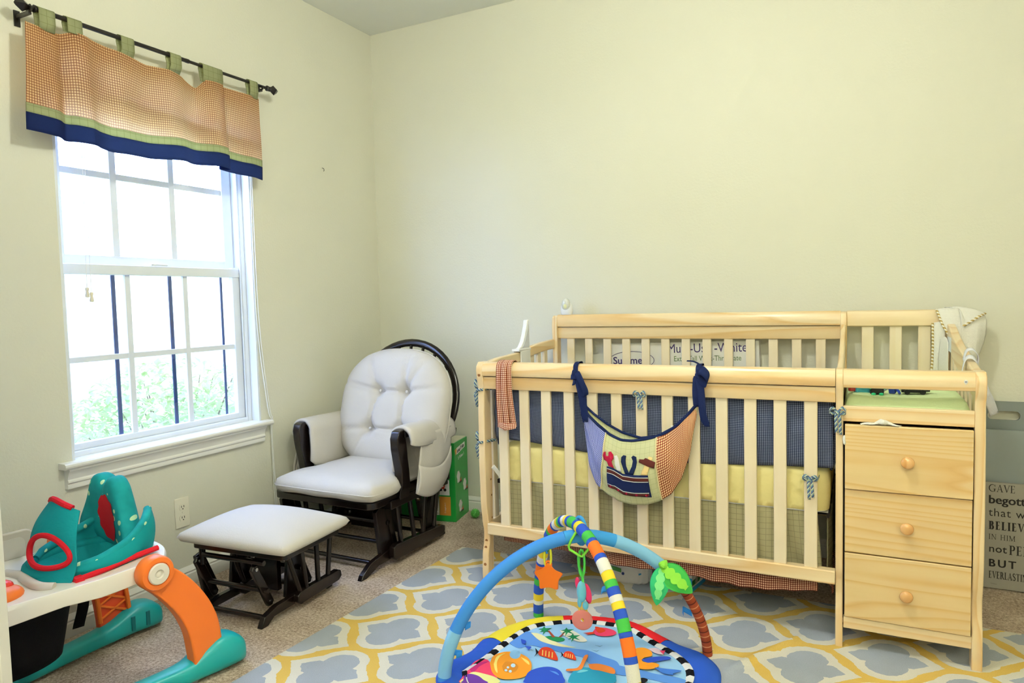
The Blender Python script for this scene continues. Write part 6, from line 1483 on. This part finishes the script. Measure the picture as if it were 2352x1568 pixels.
# palm leaves
J = AP[47]; M_lf = cloth('green leaf fabric', '#3DA84A', 0.7, 0.3, 50, 0.08); M_lf2 = cloth('lime leaf felt', '#8BD24A', 0.8, 0.2, 60); M_lf3 = cloth('mint leaf fabric', '#34B173', 0.7, 0.3, 50, 0.08)
CAMD = (CAM_LOC-J).normalized(); RT = Vector((0, 0, 1)).cross(CAMD).normalized(); UPV = Vector((0, 0, 1))
def leaf(tip, width, m, m2, bend):
    """stuffed leaf from the joint to tip (right, up) with a scalloped felt frond on its face"""
    d = RT*tip[0]+UPV*tip[1]+CAMD*bend; L = d.length; d.normalize(); side_ = CAMD.cross(d).normalized(); nrm = d.cross(side_)
    if nrm.dot(CAMD) < 0: nrm = -nrm
    def half(u): return width*0.5*(sin(pi*min(1, u**0.8))**0.75)*(1 if u < 0.97 else 0.6)
    b = MB()
    for sg in (1, -1):
        b.sheet(lambda u, v: J+nrm*(0.026)+d*L*u+side_*half(u)*(2*v-1)+nrm*(sg*0.010*sqrt(max(0, 1-(2*v-1)**2))*sin(pi*min(1, u*0.98+0.02))+0.012*sin(pi*u)), 24, 10)
    lf_ = b.build('palm_leaf', m, gym, WORLD, smooth=80)
    P = []
    nS = 60
    for sg in (1, -1):
        rng = range(nS+1) if sg > 0 else range(nS, -1, -1)
        for k in rng:
            u = 0.04+0.80*k/nS; w = half(u)*0.46*(0.68+0.42*abs(sin(5.0*pi*u))); P.append((u, sg*w))
    b = MB(); base_ = []
    for top in (0, 1):
        for (u, w) in P:
            h = half(u); v = w/h if h > 1e-5 else 0
            base_.append(J+nrm*0.026+d*L*u+side_*w+nrm*(0.010*sqrt(max(0, 1-v*v))*sin(pi*min(1, u*0.98+0.02))+0.012*sin(pi*u)+0.001+0.004*top))
    n_ = len(P); fs = [(i, (i+1) % n_, n_+(i+1) % n_, n_+i) for i in range(n_)]
    for k in range(nS): fs.append((n_+k, n_+k+1, n_+n_-2-k, n_+n_-1-k))
    b.add(base_, fs); b.build('leaf_frond', m2, lf_, WORLD, smooth=30)
leaf((0.098, -0.085), 0.082, M_lf, M_lf2, 0.05); leaf((-0.020, -0.132), 0.062, M_lf3, cloth('light mint felt', '#7FD98C', 0.8), 0.05); leaf((0.02, 0.03), 0.03, M_lf2, M_lf2, 0.0)
# hanging toys
M_ylink = plain('lime yellow link', '#DFE03A', 0.3, 0.5); M_glink = plain('lime green link', '#7FD63A', 0.3, 0.5); M_glink2 = plain('green link', '#4ECB52', 0.3, 0.5)
def link_(P, r): b = MB(); b.tube(P, r, 10, closed=True); return b
H = AP[27]
st = thing('star_toy', 'orange star toy hanging from a yellow link on the play gym', 'toy', (H.x, H.y, 0.26))
ax_r = RT; zc = 0.325
def oval(cx, cz, w, h, n=28): return [H+ax_r*(cx+w*math.copysign(abs(cos(a))**0.7, cos(a)))+Vector((0, 0, cz-H.z+h*math.copysign(abs(sin(a))**0.85, sin(a)))) for a in [2*pi*k/n for k in range(n)]]
b = link_(oval(0.006, 0.394, 0.011, 0.033), 0.0042); b.build('link', M_ylink, st, WORLD)
b = MB(); b.tube([H+ax_r*-0.004+Vector((0, 0, 0.0)), H+ax_r*0.002+Vector((0, 0, -0.024)), H+ax_r*0.005+Vector((0, 0, -0.032))], 0.004, 8); b.build('blue_loop', M_tagb, st, WORLD)
FA = Matrix((ax_r.to_4d(), Vector((0, 0, 1, 0)), CAMD.to_4d(), (0, 0, 0, 1))).transposed()
for c in range(3): FA[3][c] = 0
FA.translation = H+Vector((0, 0, zc-H.z))+ax_r*0.008
spts = []
for k in range(10):
    r = 0.052 if k % 2 == 0 else 0.0325; a = pi/2+pi*k/5; spts.append(Vector((r*cos(a), r*sin(a), 0)))
star = []
for i in range(10):
    a, c, e = spts[i-1], spts[i], spts[(i+1) % 10]
    for t_ in (0.0, 0.25, 0.5, 0.75, 1.0):
        p0, p2 = c.lerp(a, 0.30), c.lerp(e, 0.30); star.append((p0*(1-t_)**2+c*2*t_*(1-t_)+p2*t_**2)[:2])
b = MB(); b.prism(star, 'z', -0.006, 0.006, FA); b.tube([FA @ Vector((0.009*cos(a), 0.044+0.010*sin(a), 0)) for a in [2*pi*k/16 for k in range(16)]], 0.004, 8, closed=True); b.build('star', plain('soft orange rubber', '#F57C1F', 0.4, trans=0.15), st, WORLD, smooth=40, bevel=0.003)
H2 = (AP[32]+AP[33])/2+Vector((0, 0, -0.0))
et = thing('teething_toy', 'blue and pink bird-like toy with a pink ring hanging on green links', 'toy', (H2.x, H2.y, 0.16))
def Q(cx, z): return H2+RT*cx+Vector((0, 0, z-H2.z))+CAMD*0.022
b = MB(); b.tube([q+CAMD*0.016 for q in (Q(-0.008, 0.466), Q(-0.026, 0.436), Q(-0.034, 0.416), Q(-0.031, 0.406), Q(0.002, 0.386), Q(0.010, 0.385), Q(0.034, 0.415), Q(0.036, 0.424), Q(0.018, 0.452))], 0.0042, 10); b.build('triangle_link', M_glink, et, WORLD)
b = link_([Q(0.006+0.009*cos(a), 0.363+0.044*sin(a))+CAMD*0.004 for a in [2*pi*k/24 for k in range(24)]], 0.0042); b.tube([Q(0.0, 0.400), Q(-0.006, 0.385), Q(-0.004, 0.35), Q(0.006, 0.325)], 0.004, 8); b.build('twisted_link', M_glink2, et, WORLD)
b = MB(); b.tube([Q(0.007, 0.325), Q(0.008, 0.298)], 0.005, 8); b.build('clip', M_glink2, et, WORLD)
b = MB(); b.ell((0, 0, 0), (0.0165, 0.016, 0.036), 20, 14, 1, Matrix.Translation(Q(0.004, 0.268))); b.ell((0, 0, 0), (0.010, 0.010, 0.014), 14, 10, 1, Matrix.Translation(Q(0.016, 0.222)+CAMD*0.006)); b.ell((0, 0, 0), (0.007, 0.008, 0.018), 12, 10, 1, Matrix.Translation(Q(-0.004, 0.232))); b.build('body', plain('powder blue toy plastic', '#6FC4DE', 0.3), et, WORLD)
Mp = plain('hot pink toy plastic', '#E6356E', 0.3)
b = MB(); b.ell((0, 0, 0), (0.013, 0.006, 0.034), 16, 12, 1, Matrix.Translation(Q(0.023, 0.262)) @ Matrix.Rotation(0.18, 4, CAMD)); b.build('wing', Mp, et, WORLD)
b = MB(); b.ell((0, 0, 0), (0.008, 0.005, 0.020), 16, 12, 1, Matrix.Translation(Q(-0.011, 0.296)-CAMD*0.01)); b.build('wing', Mp, et, WORLD)
b = MB(); b.tube([Q(-0.006, 0.225), Q(-0.004, 0.185), Q(0.010, 0.165), Q(0.020, 0.175), Q(0.018, 0.212)], 0.0035, 8); b.build('yellow_cord', plain('yellow cord', '#EBC640', 0.4), et, WORLD)
FD = FA.copy(); FD.translation = Q(0.004, 0.172)
b = MB(); K = 36; prof_ = [(0.006, -0.004), (0.030, -0.005), (0.034, -0.003), (0.0345, 0.0), (0.034, 0.003), (0.030, 0.005), (0.006, 0.004)]
vs = [FD @ Vector((r*cos(2*pi*k/K), r*sin(2*pi*k/K), z)) for r, z in prof_ for k in range(K)]; m7 = len(prof_)
b.add(vs, [(i*K+k, i*K+(k+1) % K, ((i+1) % m7)*K+(k+1) % K, ((i+1) % m7)*K+k) for i in range(m7) for k in range(K)]); b.build('ring_disc', plain('salmon ring', '#E98C84', 0.4, trans=0.15), et, WORLD, smooth=40)

# ---------------------------------------------------------------- bin and sign at the right
M_grey = plain('grey painted board', '#7C8483', 0.5, 0.3, 0.04)
bn = thing('storage_bin', 'slim grey storage bin with an oval handle hole against the back wall', 'storage bin', (3.30, -0.06, 0))
b = MB()
def handled(x0, x1, z0, z1, hx0, hx1, hz0, hz1, y0, y1):
    # a board with an oval slot
    n = 12; slot = rrect(hx0, hx1, hz0, hz1, (hz1-hz0)/2-0.0005, n)
    N = len(slot); out = []
    cx, cz = (hx0+hx1)/2, (hz0+hz1)/2
    for (x, z) in slot:
        dx, dz = x-cx, z-cz; k = min(((x1-cx) if dx > 0 else (cx-x0))/max(abs(dx), 1e-6), ((z1-cz) if dz > 0 else (cz-z0))/max(abs(dz), 1e-6)); out.append((cx+dx*k, cz+dz*k))
    # add the four corners
    ring_o = out
    vs = [(x, y0, z) for x, z in slot]+[(x, y0, z) for x, z in ring_o]+[(x, y1, z) for x, z in slot]+[(x, y1, z) for x, z in ring_o]
    fs = []
    for i in range(N):
        j = (i+1) % N
        fs += [(i, j, N+j, N+i), (2*N+i, 2*N+j, 3*N+j, 3*N+i), (i, j, 2*N+j, 2*N+i), (N+i, N+j, 3*N+j, 3*N+i)]
    b.add(vs, fs)
    for (X, Z) in ((x0, z0), (x1, z0), (x1, z1), (x0, z1)):
        # corner fill: find the neighbours around the corner
        k = min(range(N), key=lambda q: (atan2(ring_o[q][1]-cz, ring_o[q][0]-cx)-atan2(Z-cz, X-cx)) % (2*pi)); nb = (k-1) % N
        A, Bq = ring_o[k], ring_o[nb]
        b.add([(X, y0, Z), (A[0], y0, A[1]), (Bq[0], y0, Bq[1]), (X, y1, Z), (A[0], y1, A[1]), (Bq[0], y1, Bq[1])], [(0, 1, 2), (3, 4, 5), (0, 1, 4, 3), (0, 2, 5, 3)])
handled(3.05, 3.50, 0.0, 0.765, 3.150, 3.262, 0.688, 0.726, -0.034, -0.022)
b.build('back_panel', M_grey, bn, WORLD, smooth=0)
b = MB(); b.bb(3.05, 3.50, -0.078, -0.066, 0.0, 0.654); b.build('front_panel', plain('paler grey board', '#889090', 0.5, 0.3, 0.04), bn, WORLD, smooth=0, bevel=0.002)
for x in (3.05, 3.488):
    b = MB(); b.bb(x, x+0.012, -0.066, -0.034, 0, 0.654); b.build('side_panel', M_grey, bn, WORLD, smooth=0)
sg_ = thing('verse_sign', 'grey canvas verse sign with mixed dark lettering leaning on the grey bin', 'sign', (3.34, -0.10, 0))
SG = TM((3.145, -0.119, 0.004), 0, 0, -0.045)
b = MB(); b.bb(-0.045, 0.40, 0.0, 0.018, 0, 0.436); b.build('canvas', plain('taupe canvas', '#9A968C', 0.8, 0.2, 0.03, bump=0.2, bscale=400), sg_, SG, smooth=0, bevel=0.002)
M_let = plain('charcoal lettering', '#1C1818', 0.7)
FS = SG @ TM((0, -0.0006, 0), 0, 0, pi/2)
def stroke2(pts, ws):
    P = [Vector((x, y, 0)) for x, y in pts]; A, B2 = [], []
    for i, q in enumerate(P):
        d = (P[min(i+1, len(P)-1)]-P[max(i-1, 0)]).normalized(); w = ws[i]/2 if isinstance(ws, list) else ws/2
        A.append((q.x-d.y*w, q.y+d.x*w)); B2.append((q.x+d.y*w, q.y-d.x*w))
    return A+B2[::-1]
def serif_glyph(c, T, t):
    """polygons of a roman capital, height 1; returns polygons and advance"""
    s, h = 0.085, 0.045
    R = lambda x0, x1, y0, y1: [(x0, y0), (x1, y0), (x1, y1), (x0, y1)]
    def stem(x, w, lo_=True, hi_=True):
        o = [R(x, x+w, 0, 1)]
        if lo_: o.append(R(x-s, x+w+s, 0, h))
        if hi_: o.append(R(x-s, x+w+s, 1-h, 1))
        return o
    def arm(x0, x1, y, up_): return [R(x0, x1, y-t/2, y+t/2), R(x1-0.04, x1, min(y, y+up_), max(y, y+up_))]
    def bowl(x0, xr, y0, y1):
        n = 14; cy, ry = (y0+y1)/2, (y1-y0)/2-t/2
        pts = [(x0, y1-t/2)]+[(x0+0.10+(xr-x0-0.10-T/2)*sin(a), cy+ry*cos(a)) for a in [pi*k/n for k in range(n+1)]]+[(x0, y0+t/2)]
        ws = [t]+[t+(T-t)*sin(pi*k/n) for k in range(n+1)]+[t]
        return [stroke2(pts, ws)]
    if c == 'I': return stem(0.1, T), 0.2+T
    if c == 'L': return stem(0.1, T)+arm(0.1+T, 0.58, t/2, 0.20), 0.66
    if c == 'E': return stem(0.1, T)+arm(0.1+T, 0.56, t/2, 0.20)+arm(0.1+T, 0.46, 0.52, 0.08)+arm(0.1+T, 0.54, 1-t/2, -0.18), 0.65
    if c == 'T': return stem(0.30, T, True, False)+[R(0.03, 0.57+T, 1-t, 1), R(0.03, 0.07, 0.80, 1), R(0.53+T, 0.57+T, 0.80, 1)], 0.62+T
    if c == 'H': return stem(0.1, T)+stem(0.62, T)+[R(0.1+T, 0.62, 0.50-t/2, 0.50+t/2)], 0.74+T
    if c == 'N': return stem(0.1, t, True, True)+stem(0.68, t, False, True)+[[(0.06, 1), (0.10+T*0.9, 1), (0.68+t, 0), (0.68-T*0.35, 0)]], 0.82+t
    if c == 'M': return stem(0.1, t)+stem(0.82, T)+[[(0.08, 1), (0.10+T, 1), (0.50, 0.12), (0.44, 0)], stroke2([(0.47, 0.02), (0.84, 0.98)], t*1.2)], 0.98+T
    if c == 'V': return [[(0.06, 1), (0.06+T*1.1, 1), (0.44, 0.12), (0.38, 0)], stroke2([(0.40, 0.02), (0.70, 0.98)], t*1.1), R(-0.02, 0.06+T+s, 1-h, 1), R(0.60, 0.80, 1-h, 1)], 0.80
    if c == 'A': return [stroke2([(0.10, 0.02), (0.40, 0.98)], t*1.1), [(0.36, 1), (0.44, 1), (0.74, 0), (0.74-T*1.1, 0)], R(0.20, 0.58, 0.32, 0.32+t), R(0.0, 0.20, 0, h), R(0.74-T*1.1-s, 0.74+s*0.8, 0, h)], 0.82
    if c == 'P': return stem(0.1, T)+bowl(0.1+T*0.8, 0.62, 0.44, 1.0), 0.68
    if c == 'B': return stem(0.1, T)+bowl(0.1+T*0.8, 0.60, 0.50, 1.0)+bowl(0.1+T*0.8, 0.66, 0.0, 0.53), 0.74
    if c == 'R': return stem(0.1, T)+bowl(0.1+T*0.8, 0.60, 0.46, 1.0)+[[(0.34, 0.48), (0.34+T, 0.48), (0.78, 0), (0.78-T*1.1, 0)], R(0.62, 0.82, 0, h)], 0.80
    if c == 'U': return [R(0.1, 0.1+T, 0.3, 1), R(0.02, 0.1+T+s, 1-h, 1), R(0.68, 0.68+t, 0.3, 1), R(0.60, 0.70+t+s, 1-h, 1), stroke2([(0.1+T/2+0.30*(1-cos(a)), 0.32-0.30*sin(a)) for a in [pi*k/14 for k in range(15)]], [T+(t-T)*k/14 for k in range(15)])], 0.86
    if c == 'S':
        pts = [(0.50, 0.78), (0.46, 0.92), (0.32, 0.975), (0.17, 0.92), (0.12, 0.78), (0.20, 0.62), (0.36, 0.50), (0.49, 0.36), (0.51, 0.20), (0.42, 0.07), (0.27, 0.025), (0.13, 0.09), (0.08, 0.26)]
        q = spline([(x, y, 0) for x, y in pts], 3); n = len(q)-1
        return [stroke2([(p_.x, p_.y) for p_ in q], [t+(T-t)*sin(pi*k/n)**1.5 for k in range(n+1)]), R(0.48, 0.52, 0.70, 0.98), R(0.06, 0.10, 0.02, 0.32)], 0.62
    if c == 'G':
        pts = [(0.50+0.40*cos(a), 0.5+0.475*sin(a)) for a in [pi*(0.20+1.55*k/24) for k in range(25)]]
        return [stroke2(pts, [t+(T-t)*max(0, sin(pi*k/24))**2 for k in range(25)]), R(0.70, 0.70+T, 0.06, 0.42), R(0.60, 0.92, 0.42-h, 0.42), R(0.80, 0.84, 0.66, 0.98)], 0.98
    return [], 0.34
def serif_line(b, body, x, z, height, T=0.15, t=0.055, widen=1.0, gap=0.06):
    cx_ = x; lay = 0
    for c in body:
        polys, adv = serif_glyph(c, T, t)
        for k, P in enumerate(polys): b.prism([(cx_+q[0]*height*widen, z+q[1]*height) for q in P], 'z', -0.0003, 0.0004+0.00002*k, FS)
        cx_ += (adv+gap)*height*widen
LN = [('GAVE', 0.003, 0.398, 0.0300, 0.12, 0.045, 0.92, 0.02), ('BELIEVES', 0.004, 0.243, 0.0340, 0.22, 0.065, 0.84, 0.06), ('IN HIM', 0.005, 0.202, 0.0215, 0.10, 0.05, 0.98, 0.12), ('EVERLASTING', 0.006, 0.042, 0.0290, 0.17, 0.06, 0.60, 0.04)]
for body, x, z, hgt, T, t_, wd, gp in LN:
    b = MB(); serif_line(b, body, x, z, hgt, T, t_, wd, gp); b.build('lettering', M_let, sg_, WORLD, smooth=0)
b = MB(); serif_line(b, 'PERISH', 0.074, 0.146, 0.038, 0.16, 0.05, 0.86, 0.04); b.build('lettering', M_let, sg_, WORLD, smooth=0)
for body, size, x, z, bold, wd, spc in [('begotten', 0.048, 0.003, 0.350, 0.0010, 0.99, 1.0), ('that whoever', 0.047, 0.004, 0.298, -0.0002, 0.92, 1.10), ('not', 0.043, 0.005, 0.150, 0.0003, 1.0, 1.05), ('BUT', 0.044, 0.005, 0.090, 0.0008, 0.95, 1.35)]:
    b = MB()
    for dx in ((-0.0009, 0.0, 0.0009) if bold > 0.0006 else (0.0,)): b.text(body, size, FS @ TM((x+dx, z, dx*0.02)), bold=min(bold, 0.0003), widen=wd, space=spc)
    b.build('lettering', M_let, sg_, WORLD, smooth=0)
b = MB(); b.prism([(0.012, 0.0205), (0.034, 0.0180), (0.034, 0.0186), (0.012, 0.0211)], 'z', -0.0002, 0.0004, FS); b.build('underline', M_let, sg_, WORLD, smooth=0)

# ---------------------------------------------------------------- packs of nappies under the crib
dp = thing('diaper_pack', 'soft white plastic pack of diapers on the rug under the crib', 'package', (1.780, -0.628, RZ), 0.10)
def pack(u, v):
    a = 2*pi*u; e = 0.55; ca, sa = cos(a), sin(a)
    rx = 0.105*math.copysign(abs(ca)**e, ca); ry = 0.055*math.copysign(abs(sa)**e, sa); s = sin(pi*v)**0.35
    return (rx*(0.75+0.25*s)+0.003*sin(9*a+7*v), ry*(0.8+0.2*s)+0.003*sin(13*a), 0.11*v)
b = MB(); b.sheet(pack, 60, 14); pkb = b.build('wrapper', plain('white pack film', '#E2E2E4', 0.25, 0.5, 0.04, bump=0.3, bscale=40), dp, None, smooth=80)
b = MB(); b.prism([(-0.07, 0.060), (-0.02, 0.050), (-0.02, 0.066), (-0.07, 0.076)], 'y', -0.0605, -0.058); b.build('green_print', plain('green pack print', '#4F9A4C', 0.5), pkb, None, smooth=0)
b = MB(); b.prism(circ(-0.012, 0.046, 0.006), 'y', -0.0608, -0.058); b.build('blue_seal', plain('navy pack print', '#2B3F86', 0.5), pkb, None, smooth=0)
b = MB(); b.prism([(0.055, 0.046), (0.066, 0.050), (0.066, 0.056), (0.055, 0.053)], 'y', -0.0605, -0.058); b.build('blue_print', plain('light blue pack print', '#2F86C8', 0.5), pkb, None, smooth=0)
db = thing('diaper_box', 'blue and white diaper box on the rug under the crib', 'box', (2.061, -0.662, RZ), math.radians(-10.5))
b = MB(); b.bb(-0.17, 0, 0, 0.14, 0, 0.12); cb_ = b.build('carton', plain('white diaper carton', '#E4E4DF', 0.45), db, None, smooth=0, bevel=0.002)
M_cy = plain('cyan carton print', '#1F9BD8', 0.45); M_dg = plain('dark green carton print', '#1E7A3C', 0.45); M_lg = plain('light green carton print', '#A9CFA0', 0.5)
for z0, z1, m in ((0.002, 0.028, M_cy), (0.034, 0.060, M_cy)):
    b = MB(); b.bb(-0.17, 0.0006, -0.0006, 0.0, z0, z1); b.bb(0, 0.0006, -0.0006, 0.14, z0, min(z1, 0.020) if z0 < 0.01 else z0+0.004); b.build('printed_band', m, db, None, smooth=0)
b = MB(); b.prism([(0.0, 0.028), (0.075, 0.028), (0.11, 0.060), (0.11, 0.078), (0.07, 0.050), (0.0, 0.048)], 'x', 0, 0.0008); b.build('green_swoosh', M_dg, db, None, smooth=0)
b = MB(); b.prism(circ(0.045, 0.040, 0.014), 'x', 0, 0.0012); b.build('grey_seal', plain('grey seal', '#A6ABA4', 0.5), db, None, smooth=0)
b = MB(); b.prism([(-0.06, 0.08), (0, 0.075), (0, 0.12), (-0.06, 0.12)], 'y', -0.0008, 0); b.build('green_print', M_lg, db, None, smooth=0)
b = MB(); b.text('4', 0.022, TM((-0.050, -0.0007, 0.042), 0, 0, pi/2), bold=0.0004); b.build('size_number', M_white, db, None, smooth=0)
